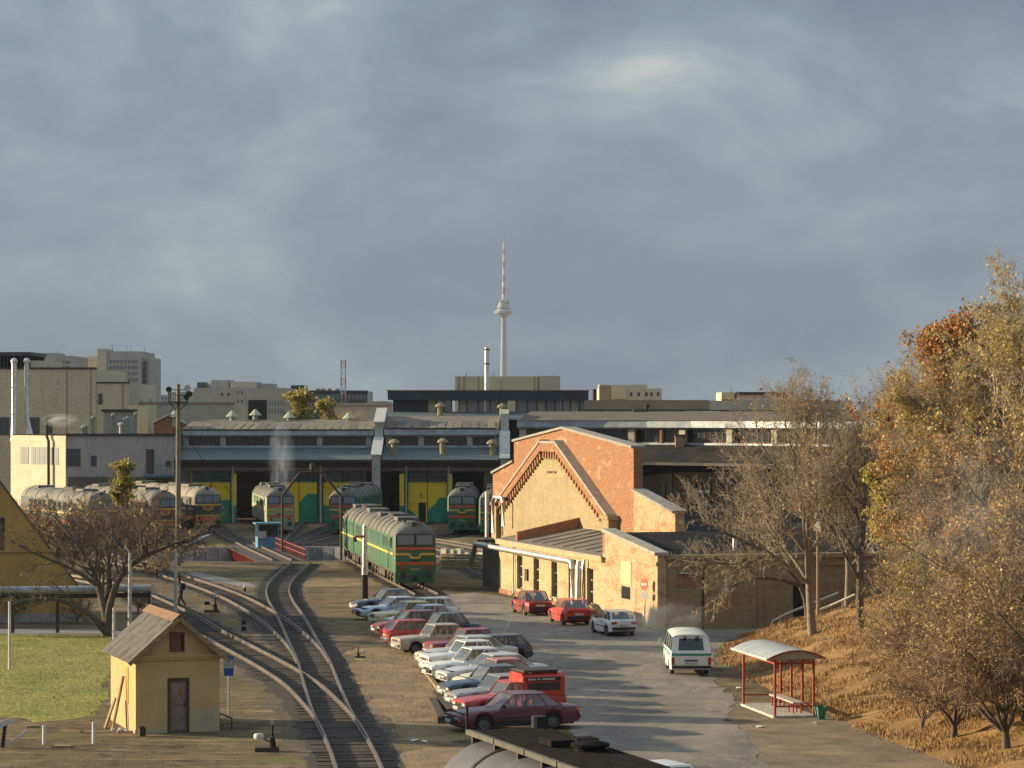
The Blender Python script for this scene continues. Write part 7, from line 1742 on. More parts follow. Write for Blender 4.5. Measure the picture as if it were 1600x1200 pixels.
tree('autumn_tree', 'slender tree with yellow green leaves amid the brown thicket', hp_(17.6, 120), 0.9, T_lime, 0.95, group=GR)
tree('autumn_tree', 'small yellow green tree low in the thicket right of the shelter', hp_(16.6, 109), 2.9, T_lime, 0.6, group=GR)
GS = 'shrubs at the foot of the right hillside'
tree('shrub', 'arching thicket shrub with dark stems in the bottom right corner', hp_(17.0, 94.5), 0.5, T_shrub, 1.45, 'shrub', GS)
tree('shrub', 'thicket shrub with brown leaves above the bottom right corner', hp_(18.3, 101), 2.5, T_shrub, 1.3, 'shrub', GS)
tree('shrub', 'tall dark stemmed shrub leaning in at the lower right edge', hp_(18.2, 97.5), 5.6, T_shrub, 1.7, 'shrub', GS)
tree('shrub', 'fine twigged shrub on the slope above the lower right corner', hp_(15.9, 99), 3.0, T_shrub, 1.15, 'shrub', GS)
tree('shrub', 'low brown shrub at the foot of the slope right of the bin', hp_(15.2, 102), 4.1, T_shrub, 0.8, 'shrub', GS)
tree('shrub', 'bushy russet shrub in the very corner at lower right', hp_(18.9, 93.5), 2.2, T_shrub, 1.6, 'shrub', GS)
tree('shrub', 'russet shrub on the mid slope below the yellow green tree', hp_(16.4, 104), 0.7, T_shrub, 1.35, 'shrub', GS)
tree('shrub', 'russet shrub high on the slope at the right edge', hp_(19.6, 98.5), 4.6, T_shrub, 1.9, 'shrub', GS)
tree('shrub', 'pale leaved shrub halfway up the slope behind the bin', hp_(17.2, 105), 1.4, T_shrub, 1.0, 'shrub', GS)
tree('shrub', 'tangled shrub at the right edge above the corner thicket', hp_(20.2, 104.5), 3.3, T_shrub, 1.5, 'shrub', GS)
tree('shrub', 'tangled shrub among the trunks behind the yellow green tree', hp_(19.0, 123), 5.0, T_shrub, 1.4, 'shrub', GS)
bt = Vector((xat(1262, 147.5), 147.5, 0)); bt.z = hill(bt.x, bt.y)
def lq(*q): return [at(px, py, bt.y + dy) for px, py, dy in q]
T_over = limb_tree(131, bt, [([bt + Vector((0, 0, -0.2))] + lq((1258, 935, 0), (1240, 900, -0.3), (1205, 868, -0.8), (1160, 845, -1.2), (1110, 822, -1.6), (1064, 798, -2)), 0.16, 0.035),
    (lq((1248, 915, 0), (1215, 905, -0.5), (1175, 905, -1), (1140, 918, -1.3), (1112, 938, -1.5)), 0.10, 0.03),
    (lq((1240, 900, 0), (1218, 850, 0.2), (1200, 805, 0.4), (1178, 765, 0.5)), 0.10, 0.03),
    (lq((1200, 866, -0.6), (1165, 880, -0.8), (1120, 880, -1), (1085, 872, -1.2)), 0.08, 0.025)], PT(leaf=0.05, kids=[2, 1.6, 1.6, 1.5], n=[3, 5, 4, 4, 3]), M_twig2, L_brown, 0.08)
tree('bare_tree', 'low bare tree sprawling left before the shaded workshop wall', bt, 0.0, T_over, 1.0, group=GR)
# left side
tl = gp(167, 994)
def lp(*q): return [at(px, py, tl.y + dy) for px, py, dy in q]
T_left = limb_tree(97, tl, [(lp((167, 996, 0), (166, 965, 0), (158, 930, 0.2), (146, 895, 0.5), (128, 862, 0.9), (106, 832, 1.3), (84, 806, 1.6)), 0.27, 0.05),
    (lp((167, 985, 0), (171, 950, -0.2), (186, 905, -0.5), (212, 878, -0.9), (250, 858, -1.2), (292, 842, -1.6), (322, 832, -1.8)), 0.22, 0.04),
    (lp((166, 990, 0), (148, 968, -0.4), (120, 948, -0.8), (82, 936, -1.2), (42, 938, -1.5), (2, 950, -1.8)), 0.19, 0.04),
    (lp((168, 960, 0.1), (172, 915, 0.5), (170, 875, 0.9), (176, 838, 1.2), (172, 808, 1.4)), 0.17, 0.04),
    (lp((152, 915, 0.3), (118, 892, 0.2), (82, 876, -0.1), (48, 862, -0.4), (18, 846, -0.6)), 0.13, 0.035),
    (lp((180, 915, -0.4), (205, 860, 0.1), (228, 822, 0.6), (245, 800, 0.9)), 0.13, 0.035)],
    PT(leaf=0.02, kids=[2, 1.6, 1.6, 1.4], n=[3, 5, 4, 4, 3]), pm('dark_twig', (0.14, 0.115, 0.085), (0.08, 0.065, 0.05), 3, 0.95), L_brown, 0.07)
tree('bare_tree', 'spreading bare tree with forked trunk behind the yellow hut', tl, 0.0, T_left, 1.0)
GB = 'brown brushwood on the left'
for i, (px, py, s, lab) in enumerate(((25, 972, 1.0, 'bare brown bush at the left edge under the silver pipe'), (75, 968, 1.1, 'bare brown bush second from the left under the silver pipe'), (120, 975, 0.95, 'bare brown bush right before the forked tree'), (215, 958, 1.0, 'dark bare bush behind the lamp post beside the hut'), (55, 905, 1.4, 'grey bush behind the silver pipe near the ochre house'), (115, 895, 1.6, 'tangled bush behind the forked tree'), (245, 905, 1.2, 'bare bush in front of the railcars by the floodlight mast'), (200, 885, 1.4, 'tall bare bush left of the floodlight mast'), (30, 850, 1.8, 'grey bush close to the sunny end of the workshop'), (85, 855, 1.7, 'brown bush below the workshop chimney'), (30, 895, 3.0, 'large bare bush before the railcars at the left edge'), (90, 890, 3.1, 'large bare bush before the farthest railcar'), (150, 893, 2.9, 'large bare bush before the maroon railcar'), (225, 888, 2.7, 'large bare bush left of the floodlight mast base'), (285, 880, 1.5, 'bare bush right of the floodlight mast base'))):
    tree('bush', lab, gp(px, py), i * 1.3, T_bush, s, 'bush', GB)
p = Vector((xat(190, 222), 222, 0)); tree('yellow_tree', 'small rounded yellow leaved tree in front of the railcars', p, 0, T_ypole, 1.1, 'tree')
p = Vector((xat(465, 338), 338, 0)); 
tree('willow', 'yellow willow crown showing over the shed roof', (p.x, 338, 0), 0, T_ypole, 2.0, 'tree')
tree('willow', 'brownish tree crown right of the willow over the shed roof', (xat(520, 345), 345, 0), 1.5, T_ypole, 1.85, 'tree')
for i, (px, s) in enumerate(((560, 1.4), (500, 1.3), (585, 1.3))):
    tree('far_tree', ['bare far tree right of the mast', 'bare far tree in front of the glazed office', 'bare far tree left of the monitor hall'][i], (xat(px, 380), 380, 0), i, T_bare, 0.78 * s, 'tree')

# ------------------------------------------------------------------ street furniture and small things
# floodlight mast
fmY = 216.0; fm = thing('floodlight_mast', 'tall timber floodlight mast with railed platform on top', 'mast', (xat(278.5, fmY), fmY, 0))
zt = zat(604, fmY)
m = MB(); m.tube((0, 0, -0.1), (0, 0, zt + 0.2), 0.24, 0.15, 12); m.build('pole', pm('mast_timber', (0.24, 0.20, 0.13), (0.15, 0.125, 0.085), 1.5, 0.9), fm, smooth=True)
zp = zat(628, fmY)
m = MB(); m.b2((-0.75, -0.6, zp - 0.06), (0.75, 0.6, zp + 0.04)); m.build('platform', M_dark, fm)
for s in (-1, 1):
    m = MB(); m.bar((0, 0, zp - 0.75), (s * 0.7, 0, zp - 0.06), 0.07, 0.07); m.build('strut', M_dark, fm)
    for y in (-0.55, 0.55):
        m = MB(); m.bar((s * 0.7, y, zp), (s * 0.7, y, zp + 0.95), 0.06, 0.06); m.build('railing_post', M_dark, fm)
for y in (-0.55, 0.55):
    for z in (0.5, 0.95):
        m = MB(); m.bar((-0.7, y, zp + z), (0.7, y, zp + z), 0.05, 0.05); m.build('handrail', M_dark, fm)
for dx, dz, mt in ((-0.68, 1.05, M_dark), (0.78, 1.15, M_head), (0.95, 0.7, M_dark), (0.7, 0.45, M_dark), (-0.35, 0.5, M_head)):
    m = MB(); m.tube((dx, -0.3, zp + dz), (dx + 0.02, -0.62, zp + dz - 0.08), 0.17, 0.24, 12); o = m.build('floodlight', M_dark, fm)
    m = MB(); m.tube((dx + 0.02, -0.622, zp + dz - 0.08), (dx + 0.02, -0.63, zp + dz - 0.082), 0.21, n=12); m.build('lens', mt, o)
wr = tag(MB().path([(xat(280, 216), 216, zat(670, 216)), (xat(330, 225), 225, zat(735, 225)), (xat(362, 232), 232, zat(772, 232))], 0.025, 5).build('mast_cable', M_black), 'thin cable slanting down from the floodlight mast', 'cable')
# street lamps
def lamp(label, basepx, basepy, tip, mat, Y=None):
    b = gp(basepx, basepy); t = thing('street_lamp', label, 'lamp', b, 0, 'street lamps on the left')
    X0, Z0 = tip[0]; tp_ = at(tip[0], tip[1], b.y) - b; hp2 = at(tip[2], tip[3], b.y) - b; he = at(tip[4], tip[5], b.y) - b
    m = MB(); m.tube((0, 0, -0.1), tp_, 0.11, 0.08, 10); m.build('post', M_paleconc, t, smooth=True)
    m = MB(); m.path([tp_, tp_.lerp(hp2, 0.5) + Vector((0, 0, 0.1)), hp2], 0.05, 8); m.build('arm', M_dark, t)
    d = (he - hp2); m = MB(); rows = []
    for k, (w, h) in enumerate(((0.10, 0.08), (0.22, 0.12), (0.26, 0.14), (0.2, 0.1), (0.03, 0.03))):
        c = hp2 + d * (k / 4); rows.append([c + Vector((0, w * math.cos(a), 0)) + Vector((0, 0, h * math.sin(a))) for a in [i * math.pi / 4 for i in range(8)]])
    m.loft(rows, closed=True, caps=True); m.build('lamp_head', mat, t, smooth=True)
def lamp2(label, bpx, bpy_, top, arm, head_, mat):
    lamp(label, bpx, bpy_, (top[0], top[1], arm[0], arm[1], head_[0], head_[1]), mat)
def _lamp(label, b, top, arm, he, mat):
    t = thing('street_lamp', label, 'lamp', b, 0, 'street lamps on the left')
    tp_ = at(top[0], top[1], b.y) - b; hp2 = at(arm[0], arm[1], b.y) - b; hd_ = at(he[0], he[1], b.y) - b
    m = MB(); m.tube((0, 0, -0.1), tp_, 0.12, 0.08, 10); m.build('post', M_paleconc, t, smooth=True)
    m = MB(); m.path([tp_, tp_.lerp(hp2, 0.5) + Vector((0, 0, 0.08)), hp2], 0.05, 8); m.build('arm', M_galv, t)
    d = hd_ - hp2; m = MB(); rows = []
    for k, (w, h) in enumerate(((0.08, 0.07), (0.17, 0.11), (0.20, 0.13), (0.16, 0.10), (0.03, 0.03))):
        c = hp2 + d * (k / 4); rows.append([c + Vector((0, w * math.cos(a), h * math.sin(a))) for a in [i * math.pi / 4 for i in range(8)]])
    m.loft(rows, closed=True, caps=True); m.build('lamp_head', mat, t, smooth=True)
_lamp('street lamp with dark drooping head between hut and forked tree', gp(203, 1000), (203, 864), (193, 856), (170, 834), M_dark)
_lamp('street lamp with silver head left of the turntable pit', gp(274, 962), (275, 862), (292, 852), (332, 834), M_galv)
# heating main on posts
hm = thing('heating_main', 'long lagged heating main on low posts across the left yard', 'pipe', gp(100, 1008))
hb = gp(100, 1008); Ym = 150.0
m = MB(); m.path([at(-200, 922, Ym) - hb, at(0, 922, Ym) - hb, at(120, 921, Ym) - hb, at(236, 919, Ym) - hb], 0.19, 12); m.build('pipe_run', pm('blue_grey_lagging', (0.42, 0.45, 0.50), (0.30, 0.33, 0.37), 1.5, 0.55, 0.3, dirt=(0.2, 0.18, 0.15), dirt_amt=0.5), hm, smooth=True)
m = MB(); m.path([at(-200, 932, Ym) - hb, at(120, 931, Ym) - hb, at(236, 929, Ym) - hb], 0.13, 10); m.build('pipe_run', M_dark, hm, smooth=True)
for px in (-60, 20, 90, 170, 233):
    c = at(px, 930, Ym) - hb; m = MB(); m.b2((c.x - 0.08, c.y - 0.08, 0), (c.x + 0.08, c.y + 0.08, c.z)); m.build('support_post', M_rust, hm)
# posts
def post(label, px, pyb, pyt, w, mat=M_white, group='white posts on the left', lean=0.0):
    b = gp(px, pyb); h = (pyb - pyt) / F * b.y; t = MB(); t.tube((0, 0, -0.05), (lean * h, 0, h), w, w * 0.92, 10); t.tube((lean * h, 0, h), (lean * h, 0, h + 0.02), w * 0.7, n=10)
    o = tag(t.build('white_post', mat), label, 'post', group); o.location = b; return o
post('slim tall white post on the lawn at the left edge', 15, 1046, 940, 0.07)
post('short white post nearest the left bottom corner', 69, 1163, 1134, 0.075)
post('short white post with bent pipe top left of the hut', 147, 1162, 1129, 0.085)
post('white post behind the forked tree trunk', 178, 1004, 950, 0.08)
post('stubby white post above the hut roof ridge', 234, 985, 928, 0.10)
# scrap at the left edge
sc_ = thing('scrap_post', 'bent white post with red base among scrap at the left edge', 'post', gp(4, 1168))
m = MB(); m.bar((0, 0, 0), (0.1, 0, 0.9), 0.12, 0.12); m.build('upright', M_dark, sc_); m = MB(); m.bar((-0.2, 0, 0.75), (0.35, 0.0, 1.0), 0.14, 0.2); m.build('white_cap', M_white, sc_); m = MB(); m.bar((0.1, 0, 0.1), (0.9, 0.1, 0.6), 0.06, 0.06); m.build('brace', M_paleconc, sc_)
for i, (px, py, l, a, lab) in enumerate(((112, 1144, 0.9, -0.5, 'pale plank lying on the earth left of the hut'), (52, 1137, 0.5, 0.2, 'small pale slab lying near the two short posts'), (98, 1168, 0.7, -0.25, 'worn flat slab in the earth between the short posts'))):
    o = tag(MB().box((0, 0, 0.04), (l, 0.12 if i != 2 else 0.4, 0.08)).build('plank', M_timber), lab, 'plank'); o.location = gp(px, py); o.rotation_euler = (0, 0, a)
# rubble by the hut
for i, (dx, dy, s) in enumerate(((-0.35, 1.0, 0.16), (-0.6, 1.3, 0.13), (-0.2, 0.75, 0.11), (-0.5, 0.7, 0.09))):
    m = MB(); m.lathe([(0, -s * 0.5), (s * 0.9, -s * 0.3), (s, s * 0.15), (s * 0.6, s * 0.55), (0, s * 0.6)], (0, 0, 0), 7); o = tag(m.build('rubble_stone', M_paleconc), ['largest rubble stone by the sunny hut wall', 'rubble stone farthest from the hut wall', 'rubble stone nearest the hut corner', 'smallest rubble stone by the hut'][i], 'stone', 'rubble by the hut')
    o.location = HO + Matrix.Rotation(hrz, 3, 'Z') @ Vector((dx, dy, s * 0.35)); o.rotation_euler = (0.3 * i, 0.2, i)
# bus stop sign behind the hut
bs = thing('bus_stop_sign', 'blue and white bus stop sign on a pole right of the hut', 'sign', gp(357, 1118)); b0 = gp(357, 1118)
def bsq(p0, p1, y0, y1, d, nm, mt, par=bs):
    a_ = at(p0, y1, b0.y) - b0; c_ = at(p1, y0, b0.y) - b0; m = MB(); m.b2((a_.x, d - 0.02, a_.z), (c_.x, d, c_.z)); return m.build(nm, mt, par)
M_sblue = pm('sign_blue', (0.03, 0.10, 0.42), (0.025, 0.085, 0.35), 6, 0.45)
pb_ = bsq(350, 365, 1026, 1056, 0.0, 'panel', M_sblue); bsq(351, 364, 1031, 1044, -0.024, 'white_field', M_white, pb_)
for k, y in enumerate((1035, 1039)): bsq(352.5, 362.5, y - 0.7, y + 0.7, -0.047, 'text_line', pm('faded_print', (0.32, 0.36, 0.48), None, 8, 0.6), pb_)
m = MB(); m.tube((0, 0.03, -0.05), (0, 0.03, (at(357, 1030, b0.y) - b0).z), 0.03, n=8); m.build('pole', M_galv, bs)
# rail bench like frame beside hut
fr_ = thing('pipe_rail', 'low rusty pipe rail on the right side of the hut', 'rail', gp(352, 1140))
for a_, b_ in (((-0.3, 0.6, 0.55), (0.25, -0.1, 0.45)), ((0.25, -0.1, 0.45), (0.25, -0.1, 0)), ((-0.3, 0.6, 0.55), (-0.3, 0.6, 0))):
    m = MB(); m.tube(a_, b_, 0.03, n=8); m.build('pipe', M_rust, fr_)
# switch stands
def switch_stand(label, px, py, s, arrow, rz):
    b = gp(px, py); t = thing('switch_stand', label, 'switch', b, rz, 'point levers beside the tracks'); t.scale = (s, s, s)
    m = MB(); m.b2((-0.45, -0.22, 0.0), (0.45, 0.22, 0.16)); m.build('base', M_sleeper, t)
    m = MB(); m.lathe([(0.16, 0.16), (0.10, 0.5), (0.05, 0.55), (0.04, 1.1), (0, 1.1)], (0.2, 0, 0), 10); m.build('column', M_black, t)
    m = MB(); m.bar((0.2, 0, 0.3), (-0.25, -0.1, 0.55), 0.05, 0.05); lv = m.build('lever', M_dark, t)
    m = MB(); m.lathe([(0, 0.0), (0.17, 0.03), (0.2, 0.12), (0.17, 0.22), (0.0, 0.25)], (-0.3, -0.1, 0.45), 12); m.build('counterweight', M_white if not arrow else M_black, lv)
    if arrow:
        for k in (0, 1):
            x = 0.05 - k * 0.22
            for sg in (-1, 1):
                m = MB(); m.bar((x + 0.2, -0.05, 1.12), (x + 0.45, -0.05, 1.12 + sg * 0.2), 0.03, 0.07); m.build('arrow_stroke', M_white, t)
    else:
        m = MB(); m.b2((0.15, -0.06, 1.0), (0.25, 0.06, 1.18)); m.build('top_marker', M_paleconc, t)
switch_stand('black switch stand with two white arrow strokes beside the far tracks', 331, 957, 1.0, True, 0.0)
switch_stand('switch stand with white counterweight near the bottom of the yard', 417, 1174, 0.95, False, 0.1)
switch_stand('small switch stand with white weight on the verge by the parked cars', 563, 1028, 0.55, False, 3.0)
dw = thing('dwarf_post', 'little black and white marker post between the far tracks', 'post', gp(382.5, 924))
m = MB(); m.tube((0, 0, 0), (0, 0, 0.25), 0.09, n=8); m.build('foot', M_black, dw); m = MB(); m.tube((0, 0, 0.25), (0, 0, 0.42), 0.09, n=8); m.build('white_top', M_white, dw)
for i, (px, py) in enumerate(((381, 976), (381, 986))):
    o = tag(MB().lathe([(0.0, 0.0), (0.14, 0.0), (0.14, 0.22), (0.1, 0.26), (0, 0.26)], (0, 0, 0), 10).build('marker_stub', M_black), ['black stub marker between the tracks, farther one', 'black stub marker between the tracks, nearer one'][i], 'marker'); o.location = gp(px, py)
# lagged column by the double locomotive
lc = thing('lagged_column', 'silver lagged steam column with black base beside the double locomotive', 'column', gp(570, 939)); Yl = gp(570, 939).y
zb_ = (939 - 898) / F * Yl; zt_ = (939 - 822) / F * Yl
m = MB(); m.tube((0, 0, -0.05), (0, 0, zb_), 0.22, 0.20, 12); m.build('base', M_black, lc)
for k in range(7):
    z0 = zb_ + (zt_ - zb_) * k / 7; z1 = zb_ + (zt_ - zb_) * (k + 1) / 7; r = 0.20 - 0.012 * k
    m = MB(); m.lathe([(r, z0), (r, z1 - 0.06), (r + 0.03, z1 - 0.05), (r + 0.03, z1 - 0.005), (0.0, z1 - 0.003)], (0.01 * (k % 2), 0, 0), 12); m.build('lagging_section', M_silver, lc, smooth=False)
m = MB(); m.lathe([(0.11, zt_), (0.05, zt_ + 0.15), (0, zt_ + 0.2)], (0, 0, 0), 10); m.build('cap', M_silver, lc)
m = MB(); zz_ = (939 - 838) / F * Yl; m.bar((0, -0.1, zz_), (-0.6, -0.1, zz_), 0.1, 0.14); ar_ = m.build('arm', M_lred, lc); m = MB(); m.tube((-0.62, -0.1, zz_ - 0.35), (-0.62, -0.1, zz_ - 0.02), 0.13, 0.09, 10); m.build('nozzle', M_black, ar_)
# slabs and timber right of the locomotive
sl_ = gp(690, 877); rr = random.Random(3); GT = 'concrete slabs stacked right of the locomotive'
for i in range(6):
    x0 = xat(690 + i * 11.5, 224); h = [0.95, 0.9, 0.98, 0.7, 0.62, 0.75][i]
    o = tag(MB().box((0, 0, h / 2), (0.56, 0.5, h)).build('concrete_slab', pm('sunlit_slab', (0.56, 0.52, 0.42), (0.42, 0.39, 0.32), 2, 0.9, streak=0.3)), ['first pale concrete slab, next to the locomotive', 'second pale concrete slab from the locomotive', 'third pale concrete slab from the locomotive', 'fourth pale concrete slab, lower than its neighbours', 'lowest pale concrete slab in the row', 'last pale concrete slab, next to the dark wall'][i], 'slab', GT)
    o.location = (x0 + 0.3, 224 - i * 0.3, 0); o.rotation_euler = (0, 0, -0.62 + rr.uniform(-.08, .08))
k = 0
for row, (Y, zc2, n) in enumerate(((221.5, 0.0, 3), (217, 0.0, 4), (211, 0.0, 3))):
    for j in range(n):
        lab = ['%s timber of the %s stack right of the locomotive' % (['lowest', 'second', 'third', 'topmost'][j] if j < n - 1 else 'topmost', ['farthest', 'middle', 'nearest'][row])]
        z = 0.10 + j * 0.19
        o = tag(MB().box((0, 0, 0), (3.6, 0.28, 0.17)).build('timber_baulk', M_timber), lab[0], 'timber', 'timber stacks right of the locomotive'); o.location = (xat(721, Y) + rr.uniform(-.15, .15), Y + j * 0.55, z); o.rotation_euler = (0, 0, -0.48 + rr.uniform(-.03, .03))
# wheel stop, blocks before the cars
ks = gp(656, 1040); ke = gp(704, 1104); ln_ = (ke - ks).length
for i in range(6):
    a_ = ks.lerp(ke, i / 6); b_ = ks.lerp(ke, (i + 0.94) / 6); o = MB(); o.bar((0, 0, 0.07), b_ - a_ + Vector((0, 0, 0.07)), 0.16, 0.16)
    o = tag(o.build('kerb_stone', M_timber), ['farthest pale kerb beam before the white cars', 'second kerb beam from the white cars', 'third kerb beam from the white cars', 'fourth kerb beam before the navy saloon', 'fifth kerb beam before the grey saloon', 'nearest kerb beam before the red van'][i], 'kerb', 'kerb beams in front of the parked cars'); o.location = a_
for i, (p0, p1) in enumerate((((681, 1092), (706, 1118)), ((676, 1100), (690, 1131)))):
    a_, b_ = gp(*p0), gp(*p1); m = MB(); m.bar((0, 0, 0.14), b_ - a_ + Vector((0, 0, 0.14)), 0.3, 0.28); o = tag(m.build('timber_baulk', M_sleeper), ['dark sleeper baulk touching the burgundy saloon', 'dark sleeper baulk lying left of the other'][i], 'timber'); o.location = a_
# bus shelter
M_shred = pm('shelter_red', (0.40, 0.06, 0.03), (0.30, 0.045, 0.025), 3, 0.55)
P0, P1 = gp(1211, 1122), gp(1162, 1103); ld = (P1 - P0).normalized(); sd_ = Vector((ld.y, -ld.x, 0)); srz = math.atan2(sd_.y, sd_.x)
SW, SLn = 1.58, (P1 - P0).length
bsn = thing('bus_shelter', 'red framed bus shelter with curved pale roof and bench', 'shelter', P0, srz)
def shp(nm, lo, hi, mt, par=bsn): m = MB(); m.b2(lo, hi); return m.build(nm, mt, par)
shp('floor_slab', (-0.1, -0.1, 0), (SW + 0.1, SLn + 0.1, 0.09), M_paleconc)
hS = 2.32
for x, y in ((0, 0), (SW, 0), (0, SLn), (SW, SLn), (SW, SLn / 3), (SW, 2 * SLn / 3)):
    shp('post', (x - 0.04, y - 0.04, 0.09), (x + 0.04, y + 0.04, hS), M_shred)
for a_, b_ in (((0, 0), (SW, 0)), ((0, SLn), (SW, SLn)), ((SW, 0), (SW, SLn)), ((0, 0), (0, SLn))):
    for z in ((0.45, hS - 0.18, hS - 0.02) if a_ != (0, 0) or b_[0] != 0 else (hS - 0.18, hS - 0.02)):
        m = MB(); m.bar((a_[0], a_[1], z), (b_[0], b_[1], z), 0.05, 0.06); m.build('rail', M_shred, bsn)
# curved roof panels: arc across the width, one panel per bay
M_poly = pm('milky_roof_sheet', (0.40, 0.43, 0.42), (0.32, 0.35, 0.34), 1.5, 0.35, 0.1)
nb = 5
for k in range(nb):
    y0 = -0.35 + k * (SLn + 0.7) / nb; y1 = y0 + (SLn + 0.7) / nb - 0.03; rows = []
    for i in range(13):
        t = -1 + 2 * i / 12; x = SW / 2 + t * (SW / 2 + 0.38); z = hS + 0.02 + 0.32 * (1 - t * t); rows.append([(x, y0, z), (x, y1, z), (x, y1, z + 0.025), (x, y0, z + 0.025)])
    m = MB(); m.loft(rows, closed=True, caps=True); m.build('roof_panel', M_poly, bsn, smooth=False)
for y in (-0.36, SLn + 0.36) :
    pts = [(SW / 2 + t * (SW / 2 + 0.39), y, hS + 0.02 + 0.32 * (1 - t * t)) for t in [-1 + 2 * i / 12 for i in range(13)]]
    m = MB(); m.path(pts, 0.035, 6); m.build('roof_rim', M_shred, bsn)
    m = MB(); m.prism([(SW / 2 + t * (SW / 2 + 0.36), hS + 0.0 + 0.32 * (1 - t * t)) for t in [-1 + 2 * i / 12 for i in range(13)]], y + (0.03 if y < 0 else -0.06), y + (0.05 if y < 0 else -0.03), lambda a, b_, e: (a, e, b_)); m.build('end_panel', pm('tan_panel', (0.34, 0.27, 0.17), (0.28, 0.22, 0.14), 2, 0.7), bsn)
shp('eave_strip', (-0.46, -0.36, hS - 0.03), (-0.36, SLn + 0.36, hS + 0.05), M_white)
bn = shp('bench_seat', (SW * 0.55, 0.5, 0.50), (SW * 0.85, SLn - 0.7, 0.55), M_paleconc)
for y in (0.7, 1.3, SLn - 1.5, SLn - 0.9):
    for x in (SW * 0.60, SW * 0.80): shp('bench_leg', (x - 0.025, y - 0.025, 0.09), (x + 0.025, y + 0.025, 0.498), M_shred)
# bin
bi = thing('litter_bin', 'green tilted litter bin at the corner of the bus shelter', 'bin', gp(1282, 1124), 0.3)
m = MB(); m.loft([[(x * k, y * k, z) for x, y in ((-0.2, -0.2), (0.2, -0.2), (0.2, 0.2), (-0.2, 0.2))] for k, z in ((0.62, 0.0), (1.0, 0.5), (0.93, 0.5), (0.6, 0.05))], closed=True); m.f.append((3, 2, 1, 0)); m.m.append(0); m.build('tub', pm('bin_green', (0.05, 0.20, 0.13), (0.04, 0.15, 0.1), 4, 0.6), bi)
m = MB(); m.b2((-0.22, 0.19, 0.44), (0.22, 0.23, 0.52)); m.build('rim', M_dgreen, bi)
# paper litter
for i, (px, py) in enumerate(((1155, 1076), (1274, 1131), (1145, 1043), (1188, 1137), (648, 1158), (662, 1160), (700, 1075))):
    m = MB(); m.add([(-0.16, -0.1, 0.02), (0.15, -0.12, 0.05), (0.18, 0.1, 0.02), (-0.12, 0.12, 0.07), (0.02, 0.0, 0.09)], [(0, 1, 4), (1, 2, 4), (2, 3, 4), (3, 0, 4)]); o = tag(m.build('paper_scrap', M_white), ['crumpled white paper left of the shelter on the earth', 'crumpled white paper in front of the bin', 'crumpled white paper at the toe of the slope', 'paper scrap on the dirt before the shelter', 'white scrap on the verge before the tank wagon, left one', 'white scrap on the verge before the tank wagon, right one', 'white scrap on the dry verge beside the navy saloon'][i], 'litter', 'scraps of litter'); b_ = gp(px, py); o.location = (b_.x, b_.y, hill(b_.x, b_.y)); o.rotation_euler = (0, 0, i)
# handrails on the slope
def handrail(label, pts, Ys):
    P = []
    for (px, py), Y in zip(pts, Ys): P.append(at(px, py, Y))
    t = thing('handrail', label, 'handrail', (P[0].x, P[0].y, 0), 0, 'pale handrails of the hillside steps'); O = Vector((P[0].x, P[0].y, 0))
    m = MB(); m.path([p - O for p in P], 0.065, 8); m.build('rail', pm('rail_pale', (0.62, 0.59, 0.52), (0.48, 0.46, 0.4), 3, 0.6), t)
    for p in [P[0]] + [P[i].lerp(P[i + 1], 0.5) for i in range(1, len(P) - 1)]:
        z0 = hill(p.x, p.y); m = MB(); m.tube((p.x - O.x, p.y - O.y, min(z0, p.z - 0.9) - 0.1), p - O, 0.04, n=8); m.build('post', MATS['rail_pale'], t)
handrail('upper pale handrail climbing beside the workshop wall', [(1204, 980), (1208, 970), (1229, 959), (1310, 926)], [151, 151, 151, 150.5])
handrail('lower pale handrail climbing nearer the hillside trunks', [(1254, 968), (1262, 960), (1296, 947), (1336, 929)], [148, 148, 148, 147.5])
wn_ = tag(MB().box((0, 0, 0), (0.42, 0.06, 1.25)).build('white_board', M_white), 'small white board fixed among the bare branches', 'board'); wn_.location = at(1278, 811, 141)
wn_.rotation_euler = (0, 0.1, -0.5)
pn = tag(MB().tube((0, 0, 0), (0, 0, 4.9), 0.09, 0.07, 10).build('board_post', M_timber), 'post carrying the white board among the branches', 'post'); bp_ = at(1278, 811, 141.1); pn.location = (bp_.x, 141.1, bp_.z - 4.9)
yl = thing('yard_lamp', 'twin yard lamp before the black boarded wing', 'lamp', (xat(1100, 215), 215, 0))
zz_ = zat(770, 215)
m = MB(); m.tube((0, 0, 0), (0, 0, zz_), 0.07, n=8); m.build('post', M_dark, yl)
for s in (-1, 1):
    m = MB(); m.b2((s * 0.28 - 0.12, -0.1, zz_), (s * 0.28 + 0.12, 0.1, zz_ + 0.22)); m.build('lamp_head', M_head, yl)
m = MB(); m.bar((-0.3, 0, zz_ - 0.02), (0.3, 0, zz_ - 0.02), 0.05, 0.05); m.build('crossbar', M_dark, yl)

